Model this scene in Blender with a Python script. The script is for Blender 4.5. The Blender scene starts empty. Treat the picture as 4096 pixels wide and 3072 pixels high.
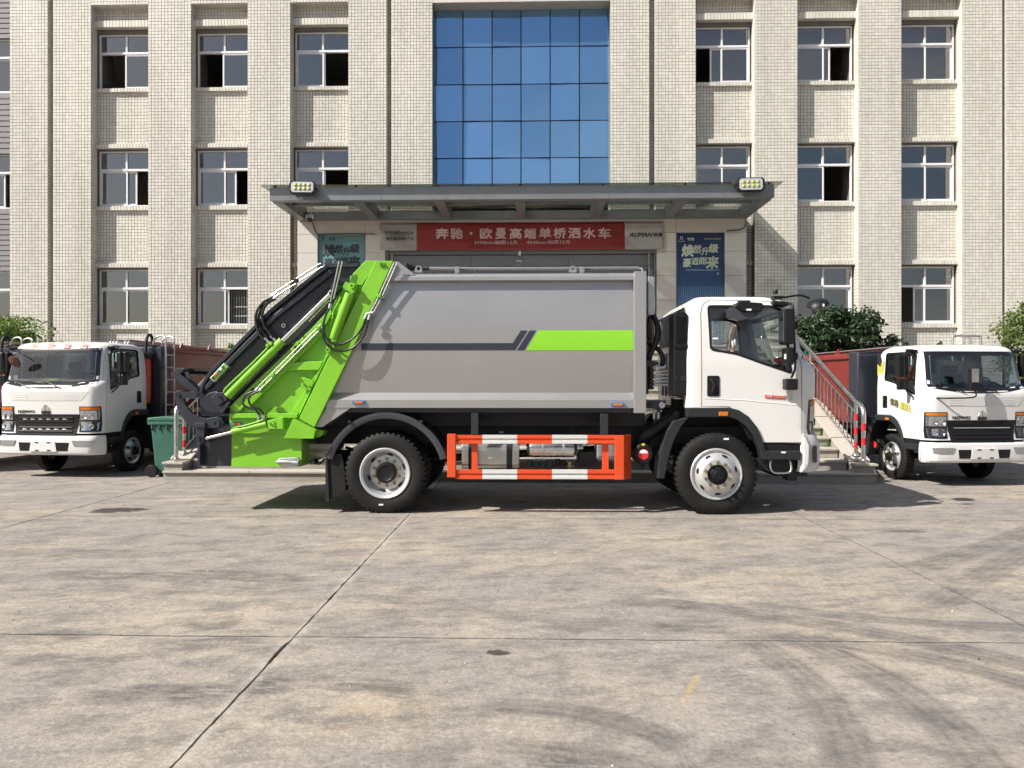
import bpy, bmesh, math, random
from mathutils import Vector, Matrix, noise
random.seed(7)
S = bpy.context.scene
R = math.radians
# ------------------------------------------------------------------ camera, sky, sun, exposure
F, CX, CY, CH, PSI = 3037.0, 2048.0, 1536.0, 1.51, R(1.5)
cam = bpy.data.objects.new('camera', bpy.data.cameras.new('camera'))
S.collection.objects.link(cam)
cam.location = (0, 0, CH); cam.rotation_euler = (R(90), 0, PSI)
cam.data.sensor_width = 36; cam.data.lens = 36 * F / 4096
cam.data.clip_start = .05; cam.data.clip_end = 3000
S.camera = cam
SUN_EL, SUN_AZ = R(43), R(63)          # azimuth off the facade normal, light comes from the left front
world = bpy.data.worlds.new('World'); S.world = world; world.use_nodes = True
wn = world.node_tree.nodes; wl = world.node_tree.links
sky = wn.new('ShaderNodeTexSky'); sky.sky_type = 'NISHITA'; sky.sun_disc = False
sky.sun_elevation = SUN_EL; sky.sun_rotation = R(180) + SUN_AZ
sky.air_density = 1.0; sky.dust_density = 2.2; sky.ozone_density = 1.0
geo = wn.new('ShaderNodeTexCoord'); cn = wn.new('ShaderNodeTexNoise'); cn.inputs['Scale'].default_value = 2.6; cn.inputs['Detail'].default_value = 6; cn.inputs['Roughness'].default_value = .55
cm = wn.new('ShaderNodeMapping'); cm.inputs['Scale'].default_value = (1, 1, 2.2); wl.new(geo.outputs['Generated'], cm.inputs[0]); wl.new(cm.outputs[0], cn.inputs['Vector'])
cr_ = wn.new('ShaderNodeMapRange'); cr_.inputs[1].default_value = .46; cr_.inputs[2].default_value = .68; cr_.inputs[4].default_value = .6; wl.new(cn.outputs[0], cr_.inputs[0])
cmx = wn.new('ShaderNodeMix'); cmx.data_type = 'RGBA'; cmx.inputs[7].default_value = (6.5, 6.6, 6.8, 1); wl.new(cr_.outputs[0], cmx.inputs[0]); wl.new(sky.outputs[0], cmx.inputs[6])
wl.new(cmx.outputs[2], wn['Background'].inputs[0]); wn['Background'].inputs[1].default_value = .060
sun = bpy.data.objects.new('sun', bpy.data.lights.new('sun', 'SUN'))
S.collection.objects.link(sun)
sun.data.energy = 4.6; sun.data.angle = R(.55); sun.data.color = (1, .955, .88)
ld = Vector((math.sin(SUN_AZ) * math.cos(SUN_EL), math.cos(SUN_AZ) * math.cos(SUN_EL), -math.sin(SUN_EL)))
sun.rotation_euler = ld.to_track_quat('-Z', 'Y').to_euler(); sun.location = (-20, -10, 25)
vs = S.view_settings
vs.view_transform = 'Standard'; vs.look = 'None'; vs.gamma = 1; vs.use_curve_mapping = False; vs.exposure = .80
S.cycles.use_denoising = True; S.cycles.max_bounces = 5; S.cycles.diffuse_bounces = 2; S.cycles.glossy_bounces = 3; S.cycles.adaptive_threshold = .03; S.cycles.transparent_max_bounces = 10; S.cycles.use_light_tree = False
S.cycles.caustics_reflective = False; S.cycles.caustics_refractive = False

# ------------------------------------------------------------------ helpers
def W(u, v, Y):
    "photo pixel (4096 wide) on the plane y = Y -> world x, z"
    x, z = (u - CX) / F, (CY - v) / F
    dx, dy = x * math.cos(PSI) - math.sin(PSI), x * math.sin(PSI) + math.cos(PSI)
    t = Y / dy
    return dx * t, CH + z * t
def G(u, v):
    "photo pixel on the ground -> world x, y"
    x, z = (u - CX) / F, (CY - v) / F
    dx, dy = x * math.cos(PSI) - math.sin(PSI), x * math.sin(PSI) + math.cos(PSI)
    t = -CH / z
    return dx * t, dy * t

class MB:
    def __init__(s): s.v = []; s.f = []; s.m = []; s.mi = 0
    def add(s, vs, fs):
        o = len(s.v); s.v += [tuple(p) for p in vs]
        for f in fs: s.f.append([i + o for i in f]); s.m.append(s.mi)
        return s
    def mat(s, i): s.mi = i; return s
    def box(s, x0, x1, y0, y1, z0, z1):
        return s.add([(x0,y0,z0),(x1,y0,z0),(x1,y1,z0),(x0,y1,z0),(x0,y0,z1),(x1,y0,z1),(x1,y1,z1),(x0,y1,z1)],
            [(0,3,2,1),(4,5,6,7),(0,1,5,4),(1,2,6,5),(2,3,7,6),(3,0,4,7)])
    def prism(s, poly, a0, a1, ax='y'):
        n = len(poly)
        mk = {'y': lambda p, a: (p[0], a, p[1]), 'x': lambda p, a: (a, p[0], p[1]), 'z': lambda p, a: (p[0], p[1], a)}[ax]
        vs = [mk(p, a0) for p in poly] + [mk(p, a1) for p in poly]
        fs = [list(range(n))[::-1], list(range(n, 2 * n))] + [(i, (i + 1) % n, n + (i + 1) % n, n + i) for i in range(n)]
        return s.add(vs, fs)
    def tube(s, pts, r, n=8):
        pts = [Vector(p) for p in pts]; rings = []; prev = None
        for i, p in enumerate(pts):
            d = (pts[min(i + 1, len(pts) - 1)] - pts[max(i - 1, 0)]).normalized()
            if prev is None:
                a = Vector((0, 0, 1)) if abs(d.z) < .9 else Vector((1, 0, 0))
                nrm = d.cross(a).normalized()
            else:
                nrm = (prev - d * prev.dot(d)).normalized()
            prev = nrm; b = d.cross(nrm)
            rr = r[i] if isinstance(r, (list, tuple)) else r
            rings.append([p + (nrm * math.cos(2 * math.pi * k / n) + b * math.sin(2 * math.pi * k / n)) * rr for k in range(n)])
        vs = [q for g in rings for q in g]; fs = []
        for i in range(len(pts) - 1):
            for k in range(n): fs.append((i*n+k, i*n+(k+1) % n, (i+1)*n+(k+1) % n, (i+1)*n+k))
        fs += [list(range(n))[::-1], [(len(pts) - 1) * n + k for k in range(n)]]
        return s.add(vs, fs)
    def cyl(s, p0, p1, r, r2=None, n=16): return s.tube([p0, p1], [r, r if r2 is None else r2], n)
    def lathe(s, prof, c, ax, n=32):
        ax = Vector(ax).normalized(); c = Vector(c)
        a = Vector((0, 0, 1)) if abs(ax.z) < .9 else Vector((1, 0, 0))
        e = ax.cross(a).normalized(); g = ax.cross(e); vs = []; fs = []; m = len(prof)
        for k in range(n):
            w = 2 * math.pi * k / n; d = e * math.cos(w) + g * math.sin(w)
            vs += [c + ax * t + d * r for r, t in prof]
        for k in range(n):
            for i in range(m - 1): fs.append((k*m+i, k*m+i+1, ((k+1) % n)*m+i+1, ((k+1) % n)*m+i))
        return s.add(vs, fs)
    def bar(s, p0, p1, w, h, up=(0, 1, 0)):
        "beam of section w (across up) x h (along up)"
        p0, p1, up = Vector(p0), Vector(p1), Vector(up)
        d = (p1 - p0).normalized(); b = d.cross(up).normalized() * w / 2; u = b.normalized().cross(d) * h / 2
        return s.add([p0-b-u, p0+b-u, p0+b+u, p0-b+u, p1-b-u, p1+b-u, p1+b+u, p1-b+u],
            [(0,3,2,1),(4,5,6,7),(0,1,5,4),(1,2,6,5),(2,3,7,6),(3,0,4,7)])
    def grid(s, fn, nu, nv):
        vs = [fn(i / nu, j / nv) for j in range(nv + 1) for i in range(nu + 1)]
        return s.add(vs, [(j*(nu+1)+i, j*(nu+1)+i+1, (j+1)*(nu+1)+i+1, (j+1)*(nu+1)+i) for j in range(nv) for i in range(nu)])

def curve(pts, n=6):
    "catmull-rom through the points"
    P = [Vector(p) for p in pts]; P = [P[0] * 2 - P[1]] + P + [P[-1] * 2 - P[-2]]; out = []
    for i in range(1, len(P) - 2):
        a, b, c, d = P[i-1:i+3]
        for k in range(n):
            t = k / n
            out.append(.5 * (2*b + (c-a)*t + (2*a-5*b+4*c-d)*t*t + (3*b-a-3*c+d)*t**3))
    return out + [P[-2]]
def arc(cx, cz, r, a0, a1, n=8):
    return [(cx + r * math.cos(R(a0 + (a1 - a0) * k / n)), cz + r * math.sin(R(a0 + (a1 - a0) * k / n))) for k in range(n + 1)]
def rnd_rect(x0, x1, z0, z1, r, n=4):
    return arc(x1-r, z1-r, r, 0, 90, n) + arc(x0+r, z1-r, r, 90, 180, n) + arc(x0+r, z0+r, r, 180, 270, n) + arc(x1-r, z0+r, r, 270, 360, n)

LOC = {}
def thing(name, loc, label, cat, group=None, rotz=0, scale=1):
    o = bpy.data.objects.new(name, None); S.collection.objects.link(o)
    o.empty_display_size = .2; o.location = loc; o.rotation_euler = (0, 0, rotz); o.scale = (scale,) * 3
    o['label'] = label; o['category'] = cat
    if group: o['group'] = group
    return o
def mesh(name, mb, mats, smooth=None, recalc=True):
    me = bpy.data.meshes.new(name); me.from_pydata(mb.v, [], mb.f)
    mats = mats if isinstance(mats, (list, tuple)) else [mats]
    for m in mats: me.materials.append(MAT[m] if isinstance(m, str) else m)
    if len(mats) > 1: me.polygons.foreach_set('material_index', mb.m)
    if recalc:
        bm = bmesh.new(); bm.from_mesh(me); bmesh.ops.recalc_face_normals(bm, faces=bm.faces); bm.to_mesh(me); bm.free()
    if smooth:
        me.polygons.foreach_set('use_smooth', [True] * len(me.polygons)); me.set_sharp_from_angle(angle=R(smooth))
    me.update(); return me
def O(name, mb, mats, parent=None, smooth=None, bevel=0, local=False, seg=2, recalc=True, **props):
    "one mesh object; vertices in world coordinates unless local"
    me = mb if isinstance(mb, bpy.types.Mesh) else mesh(name, mb, mats, smooth, recalc)
    o = bpy.data.objects.new(name, me); S.collection.objects.link(o)
    if parent is not None:
        o.parent = parent
        if not local and parent.type == 'EMPTY' and parent.parent is None: o.location = -parent.location
    if bevel:
        b = o.modifiers.new('bevel', 'BEVEL'); b.width = bevel; b.segments = seg; b.limit_method = 'ANGLE'; b.angle_limit = R(40)
    for k, v in props.items(): o[k] = v
    return o
def copy_tree(o, parent=None):
    c = o.copy(); S.collection.objects.link(c); c.parent = parent
    for ch in list(o.children): copy_tree(ch, c)
    return c
def boolean(mb_a, cutters, name='tmp'):
    "mesh of a minus every cutter"
    a = bpy.data.objects.new(name, mesh(name, mb_a, [])) if isinstance(mb_a, MB) else bpy.data.objects.new(name, mb_a)
    S.collection.objects.link(a); tmp = []
    for c in cutters:
        o = bpy.data.objects.new('cut', mesh('cut', c, [])); S.collection.objects.link(o); tmp.append(o)
        m = a.modifiers.new('b', 'BOOLEAN'); m.operation = 'DIFFERENCE'; m.solver = 'EXACT'; m.object = o
    bpy.context.view_layer.update()
    me = bpy.data.meshes.new_from_object(a.evaluated_get(bpy.context.evaluated_depsgraph_get()))
    for o in tmp + [a]: bpy.data.objects.remove(o)
    return me
def text(body, o, ax, ay, x0, x1, y0, y1, mat, parent, name='lettering', bold=0, shear=0, depth=.002, local=False, keep=False):
    "flat lettering fitted to the rectangle x0..x1, y0..y1 on the plane o + ax*x + ay*y"
    cu = bpy.data.curves.new('t', 'FONT'); cu.body = body; cu.shear = shear; cu.resolution_u = 2
    t = bpy.data.objects.new('t', cu); S.collection.objects.link(t); bpy.context.view_layer.update()
    me = bpy.data.meshes.new_from_object(t.evaluated_get(bpy.context.evaluated_depsgraph_get()))
    bpy.data.objects.remove(t)
    if not me.vertices: return None
    xs = [v.co.x for v in me.vertices]; ys = [v.co.y for v in me.vertices]
    o, ax, ay = Vector(o), Vector(ax), Vector(ay); sx = (x1 - x0) / (max(xs) - min(xs)); sy = (y1 - y0) / (max(ys) - min(ys))
    if keep: sx = sy = min(sx, sy)
    for v in me.vertices:
        v.co = o + ax * (x0 + (v.co.x - min(xs)) * sx) + ay * (y0 + (v.co.y - min(ys)) * sy)
    me.materials.clear(); me.materials.append(MAT[mat]); me.update()
    if bold:                                       # heavier strokes: shifted copies a hair apart in depth
        base = [v.co.copy() for v in me.vertices]; fs = [list(p.vertices) for p in me.polygons]; nn = ax.cross(ay).normalized()
        d = bold * min((x1 - x0) / max(1, len(body)), y1 - y0); vs_ = []; fa = []
        for k, (a_, b_) in enumerate(((0, 0), (1, 0), (-1, 0), (0, 1), (0, -1), (.7, .7), (-.7, -.7), (.7, -.7), (-.7, .7))):
            o_ = len(vs_); vs_ += [c + (ax * a_ + ay * b_) * d + nn * .00025 * k for c in base]; fa += [[i + o_ for i in f] for f in fs]
        mt = me.materials[0]; me = bpy.data.meshes.new('lettering'); me.from_pydata(vs_, [], fa); me.materials.append(mt); depth = 0
    ob = O(name, me, None, parent, local=local)
    if depth:
        so = ob.modifiers.new('thick', 'SOLIDIFY'); so.thickness = depth; so.offset = 0
    return ob

# ------------------------------------------------------------------ materials
MAT = {}
def node(nt, typ, **kw):
    n = nt.nodes.new(typ)
    for k, v in kw.items(): setattr(n, k, v)
    return n
def M(name, col, rough=.5, metal=0, var=.08, vs=6., bump=0, bs=80., coat=0, dirt=0, dcol=(.12, .10, .08), spec=.5, dust=0):
    m = bpy.data.materials.new(name); m.use_nodes = True; nt = m.node_tree; b = nt.nodes['Principled BSDF']; L = nt.links
    b.inputs['Base Color'].default_value = (*col, 1); b.inputs['Roughness'].default_value = rough
    b.inputs['Metallic'].default_value = metal; b.inputs['Coat Weight'].default_value = coat
    b.inputs['Specular IOR Level'].default_value = spec
    tc = node(nt, 'ShaderNodeTexCoord')
    if var or dirt:
        n1 = node(nt, 'ShaderNodeTexNoise'); n1.inputs['Scale'].default_value = vs; n1.inputs['Detail'].default_value = 6
        n1.inputs['Roughness'].default_value = .65
        L.new(tc.outputs['Object'], n1.inputs['Vector'])
        mr = node(nt, 'ShaderNodeMapRange'); mr.inputs[1].default_value = .3; mr.inputs[2].default_value = .7
        mr.inputs[3].default_value = 1 - var; mr.inputs[4].default_value = 1 + var
        L.new(n1.outputs[0], mr.inputs[0])
        mx = node(nt, 'ShaderNodeMix', data_type='RGBA', blend_type='MULTIPLY'); mx.inputs[0].default_value = 1
        mx.inputs[6].default_value = (*col, 1); L.new(mr.outputs[0], mx.inputs[7]); out = mx.outputs[2]
        if dirt:
            n2 = node(nt, 'ShaderNodeTexNoise'); n2.inputs['Scale'].default_value = vs * .45; n2.inputs['Detail'].default_value = 8
            n2.inputs['Roughness'].default_value = .7
            L.new(tc.outputs['Object'], n2.inputs['Vector'])
            m2 = node(nt, 'ShaderNodeMapRange'); m2.inputs[1].default_value = .45; m2.inputs[2].default_value = .75
            m2.inputs[3].default_value = 0; m2.inputs[4].default_value = dirt; L.new(n2.outputs[0], m2.inputs[0])
            mz = node(nt, 'ShaderNodeMix', data_type='RGBA'); mz.inputs[7].default_value = (*dcol, 1)
            L.new(m2.outputs[0], mz.inputs[0]); L.new(out, mz.inputs[6]); out = mz.outputs[2]
        L.new(out, b.inputs['Base Color'])
        mq = node(nt, 'ShaderNodeMapRange'); mq.inputs[3].default_value = max(.02, rough - .08); mq.inputs[4].default_value = min(1, rough + .1)
        L.new(n1.outputs[0], mq.inputs[0]); L.new(mq.outputs[0], b.inputs['Roughness'])
    if bump:
        n3 = node(nt, 'ShaderNodeTexNoise'); n3.inputs['Scale'].default_value = bs; n3.inputs['Detail'].default_value = 4
        L.new(tc.outputs['Object'], n3.inputs['Vector'])
        bp = node(nt, 'ShaderNodeBump'); bp.inputs['Strength'].default_value = bump; bp.inputs['Distance'].default_value = .01
        L.new(n3.outputs[0], bp.inputs['Height']); L.new(bp.outputs[0], b.inputs['Normal'])
    MAT[name] = m; return m
def glass(name, tint, refl, rough=.0, gcol=(1, 1, 1), dirt=0):
    "thin pane: tinted see-through plus a mirror share growing at grazing angles"
    m = bpy.data.materials.new(name); m.use_nodes = True; nt = m.node_tree; L = nt.links
    nt.nodes.remove(nt.nodes['Principled BSDF']); out = nt.nodes['Material Output']
    tr = node(nt, 'ShaderNodeBsdfTransparent'); tr.inputs[0].default_value = (*tint, 1)
    gl = node(nt, 'ShaderNodeBsdfGlossy'); gl.inputs['Color'].default_value = (*gcol, 1); gl.inputs['Roughness'].default_value = rough
    lw = node(nt, 'ShaderNodeLayerWeight'); lw.inputs[0].default_value = .35
    mr = node(nt, 'ShaderNodeMapRange'); mr.inputs[3].default_value = refl; mr.inputs[4].default_value = min(1, refl + .6)
    L.new(lw.outputs['Fresnel'], mr.inputs[0])
    mx = node(nt, 'ShaderNodeMixShader'); L.new(mr.outputs[0], mx.inputs[0]); L.new(tr.outputs[0], mx.inputs[1]); L.new(gl.outputs[0], mx.inputs[2])
    last = mx.outputs[0]
    if dirt:
        tc = node(nt, 'ShaderNodeTexCoord'); mp = node(nt, 'ShaderNodeMapping'); mp.inputs['Scale'].default_value = (.6, 2.2, 1)
        L.new(tc.outputs['Object'], mp.inputs[0])
        nz = node(nt, 'ShaderNodeTexNoise'); nz.inputs['Scale'].default_value = 1.3; nz.inputs['Detail'].default_value = 9; nz.inputs['Roughness'].default_value = .72
        L.new(mp.outputs[0], nz.inputs['Vector'])
        m2 = node(nt, 'ShaderNodeMapRange'); m2.inputs[1].default_value = .53; m2.inputs[2].default_value = .64; m2.inputs[3].default_value = .04; m2.inputs[4].default_value = dirt
        L.new(nz.outputs[0], m2.inputs[0])
        df = node(nt, 'ShaderNodeBsdfTranslucent'); df.inputs[0].default_value = (.20, .15, .09, 1)
        mz = node(nt, 'ShaderNodeMixShader'); L.new(m2.outputs[0], mz.inputs[0]); L.new(last, mz.inputs[1]); L.new(df.outputs[0], mz.inputs[2]); last = mz.outputs[0]
    L.new(last, out.inputs[0]); MAT[name] = m; return m

M('grout', (.17, .155, .135), .9, var=.15, vs=2)
M('stone_panel', (.60, .57, .53), .45, var=.05, vs=1.2, dirt=.25, dcol=(.40, .36, .31), bump=.1, bs=30)
M('grey_aluminium', (.20, .21, .22), .42, .35, var=.08, vs=2, dirt=.15, dcol=(.12, .12, .12))
M('white_frame', (.74, .74, .75), .4, var=.03)
M('plaster', (.46, .42, .37), .9, var=.06, vs=1)
M('ceiling_white', (.6, .58, .55), .9, var=.04)
M('wood_door', (.10, .07, .05), .5)
M('lap_panel', (.20, .192, .20), .7, var=.1, vs=2, bump=.2, bs=8)
M('concrete_step', (.33, .305, .27), .85, var=.14, vs=3, dirt=.45, dcol=(.19, .17, .14), bump=.35, bs=60)
M('granite_tread', (.42, .385, .335), .7, var=.12, vs=30, dirt=.3, dcol=(.24, .21, .17), bump=.2, bs=120)
M('stainless', (.63, .62, .60), .28, 1, var=.1, vs=8, dirt=.12, dcol=(.3, .27, .24))
M('chrome', (.75, .75, .77), .12, 1, var=.03)
M('galvanised', (.50, .51, .52), .4, .8, var=.12, vs=20)
M('red_tape', (.55, .02, .03), .4); M('white_tape', (.8, .8, .8), .4)
M('black_plastic', (.010, .010, .011), .42, spec=.3, var=.1, vs=12, bump=.08, bs=300)
M('black_gloss', (.012, .012, .013), .15, var=0, coat=.3)
M('grey_plastic', (.020, .021, .024), .5, spec=.35, var=.08)
M('rubber', (.009, .0088, .0088), .62, spec=.3, var=.2, vs=9, bump=.15, bs=120, dirt=.12, dcol=(.09, .08, .07))
M('hose', (.014, .014, .015), .38, var=.1)
M('cab_white', (.69, .68, .665), .3, var=.015, vs=3, coat=.35)
M('cab_white_dim', (.62, .61, .60), .45, var=.03)
M('body_grey', (.40, .388, .385), .30, .55, var=.05, vs=.8, coat=.25, bump=.10, bs=2.2, dirt=.10, dcol=(.25, .235, .22))
M('navy', (.021, .025, .036), .36, var=.08, vs=4, coat=.2, bump=.03, bs=40)
M('green', (.20, .50, .022), .38, var=.10, vs=3, coat=.25, bump=.08, bs=9, dirt=.16, dcol=(.09, .2, .015))
M('orange_red', (.66, .07, .014), .42, var=.05, vs=5, coat=.15)
M('tape_white', (.62, .62, .60), .45, var=.05)
M('chassis_black', (.010, .0105, .012), .55, var=.25, vs=12)
M('chassis_dark', (.017, .02, .024), .5, var=.2, vs=10)
M('aluminium', (.50, .49, .47), .34, .9, var=.08, vs=6)
M('silver_paint', (.62, .62, .62), .35, .55, var=.06, vs=10)
M('brass', (.35, .29, .17), .4, .9, var=.2, vs=40)
M('amber', (.60, .16, .01), .25, var=.05); M('lamp_blue', (.03, .16, .38), .35)
M('fender_edge', (.05, .054, .062), .45, var=.05); M('yellow', (.85, .62, .02), .5); M('red_label', (.70, .03, .03), .4); M('white_label', (.8, .8, .8), .5, var=0)
M('red_body', (.165, .021, .017), .4, var=.05, vs=2, coat=.2)
M('red_wrap', (.55, .06, .03), .35, var=.2, vs=14, bump=.5, bs=25)
M('bin_green', (.036, .135, .095), .5, var=.1, vs=5, dirt=.15, dcol=(.15, .2, .17))
M('lens_clear', (.48, .49, .52), .12, .85, var=.12, vs=40); M('lens_dark', (.05, .05, .06), .1)
M('interior_dark', (.045, .047, .055), .7, var=.1); M('seat_fabric', (.06, .06, .07), .9, var=.1)
M('letter_black', (.02, .02, .022), .5, var=0); M('letter_pink', (.55, .38, .38), .6, var=.03); M('letter_white', (.75, .74, .72), .6, var=.03)
M('letter_red', (.62, .07, .05), .5, var=0); M('letter_gold', (.50, .42, .2), .6); M('letter_cream', (.55, .62, .48), .6, var=.06); M('letter_pale', (.35, .5, .65), .6)
M('letter_dark', (.03, .04, .05), .6); M('decal_gold', (.45, .42, .08), .5, var=.3, vs=60); M('decal_dark', (.10, .095, .03), .5, var=.3, vs=60)
M('cloth_white', (.72, .71, .69), .85, var=.06, vs=8, bump=.2, bs=12)
M('teal_film', (.05, .45, .36), .4)
M('skin', (.50, .29, .19), .55, var=.05); M('hair', (.09, .035, .02), .5, var=.3, vs=60); M('shirt', (.75, .74, .72), .85, bump=.2, bs=30)
M('denim', (.10, .14, .22), .9); M('bag_blue', (.40, .48, .58), .7, bump=.2, bs=20); M('shoe', (.6, .58, .55), .6)
M('bark', (.10, .075, .05), .9, var=.2, vs=20, bump=.5, bs=40)
M('blue_dark', (.02, .03, .06), .3)
glass('window_glass', (.30, .32, .34), .24, gcol=(.92, .88, .84))
glass('cab_glass', (.80, .86, .86), .05)
glass('windscreen_glass', (.62, .68, .70), .07)
glass('canopy_glass', (.62, .68, .65), .06, dirt=.92)
glass('door_glass', (.2, .23, .25), .12)

def leafmat(name, c1, c2):
    m = bpy.data.materials.new(name); m.use_nodes = True; nt = m.node_tree; b = nt.nodes['Principled BSDF']; L = nt.links
    g = node(nt, 'ShaderNodeNewGeometry'); cr = node(nt, 'ShaderNodeValToRGB')
    cr.color_ramp.elements[0].color = (*c1, 1); cr.color_ramp.elements[1].color = (*c2, 1)
    L.new(g.outputs['Random Per Island'], cr.inputs[0]); L.new(cr.outputs[0], b.inputs['Base Color'])
    b.inputs['Roughness'].default_value = .5
    tl = node(nt, 'ShaderNodeBsdfTranslucent'); L.new(cr.outputs[0], tl.inputs[0])
    mx = node(nt, 'ShaderNodeMixShader'); mx.inputs[0].default_value = .25
    L.new(b.outputs[0], mx.inputs[1]); L.new(tl.outputs[0], mx.inputs[2]); L.new(mx.outputs[0], nt.nodes['Material Output'].inputs[0]); MAT[name] = m
leafmat('leaf_bright', (.05, .12, .012), (.20, .33, .035)); leafmat('leaf_dark', (.008, .022, .006), (.032, .07, .02)); leafmat('leaf_mid', (.05, .085, .015), (.17, .22, .05))

def tile_mat():
    m = bpy.data.materials.new('tile'); m.use_nodes = True; nt = m.node_tree; b = nt.nodes['Principled BSDF']; L = nt.links
    g = node(nt, 'ShaderNodeNewGeometry'); oi = node(nt, 'ShaderNodeObjectInfo')
    ad = node(nt, 'ShaderNodeMath', operation='ADD'); L.new(g.outputs['Random Per Island'], ad.inputs[0]); L.new(oi.outputs['Random'], ad.inputs[1])
    fr = node(nt, 'ShaderNodeMath', operation='FRACT'); L.new(ad.outputs[0], fr.inputs[0])
    cr = node(nt, 'ShaderNodeValToRGB')
    cr.color_ramp.elements[0].color = (.63, .602, .53, 1); cr.color_ramp.elements[1].color = (.715, .69, .628, 1)
    e = cr.color_ramp.elements.new(.5); e.color = (.672, .645, .575, 1)
    L.new(fr.outputs[0], cr.inputs[0])
    nz = node(nt, 'ShaderNodeTexNoise'); nz.inputs['Scale'].default_value = .55; nz.inputs['Detail'].default_value = 7; nz.inputs['Roughness'].default_value = .6
    mp = node(nt, 'ShaderNodeMapping'); mp.inputs['Scale'].default_value = (2.2, 2.2, .3); L.new(g.outputs['Position'], mp.inputs[0]); L.new(mp.outputs[0], nz.inputs['Vector'])
    mr = node(nt, 'ShaderNodeMapRange'); mr.inputs[1].default_value = .3; mr.inputs[2].default_value = .7; mr.inputs[3].default_value = .83; mr.inputs[4].default_value = 1.06
    L.new(nz.outputs[0], mr.inputs[0])
    mx = node(nt, 'ShaderNodeMix', data_type='RGBA', blend_type='MULTIPLY'); mx.inputs[0].default_value = 1
    L.new(cr.outputs[0], mx.inputs[6]); L.new(mr.outputs[0], mx.inputs[7]); L.new(mx.outputs[2], b.inputs['Base Color'])
    b.inputs['Roughness'].default_value = .5; MAT['tile'] = m
tile_mat()
def curtain_mat():
    m = bpy.data.materials.new('curtain_glass'); m.use_nodes = True; nt = m.node_tree; b = nt.nodes['Principled BSDF']; L = nt.links
    oi = node(nt, 'ShaderNodeObjectInfo'); mr = node(nt, 'ShaderNodeMapRange'); mr.inputs[3].default_value = .86; mr.inputs[4].default_value = 1.12
    L.new(oi.outputs['Random'], mr.inputs[0])
    mx = node(nt, 'ShaderNodeMix', data_type='RGBA', blend_type='MULTIPLY'); mx.inputs[0].default_value = 1
    mx.inputs[6].default_value = (.25, .46, .72, 1); L.new(mr.outputs[0], mx.inputs[7]); L.new(mx.outputs[2], b.inputs['Base Color'])
    b.inputs['Metallic'].default_value = .82; b.inputs['Roughness'].default_value = .06
    g = node(nt, 'ShaderNodeNewGeometry'); nz = node(nt, 'ShaderNodeTexNoise'); nz.inputs['Scale'].default_value = .9; nz.inputs['Detail'].default_value = 2
    L.new(g.outputs['Position'], nz.inputs['Vector']); bp = node(nt, 'ShaderNodeBump'); bp.inputs['Strength'].default_value = .25; bp.inputs['Distance'].default_value = .03
    L.new(nz.outputs[0], bp.inputs['Height']); L.new(bp.outputs[0], b.inputs['Normal']); MAT['curtain_glass'] = m
curtain_mat()
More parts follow.
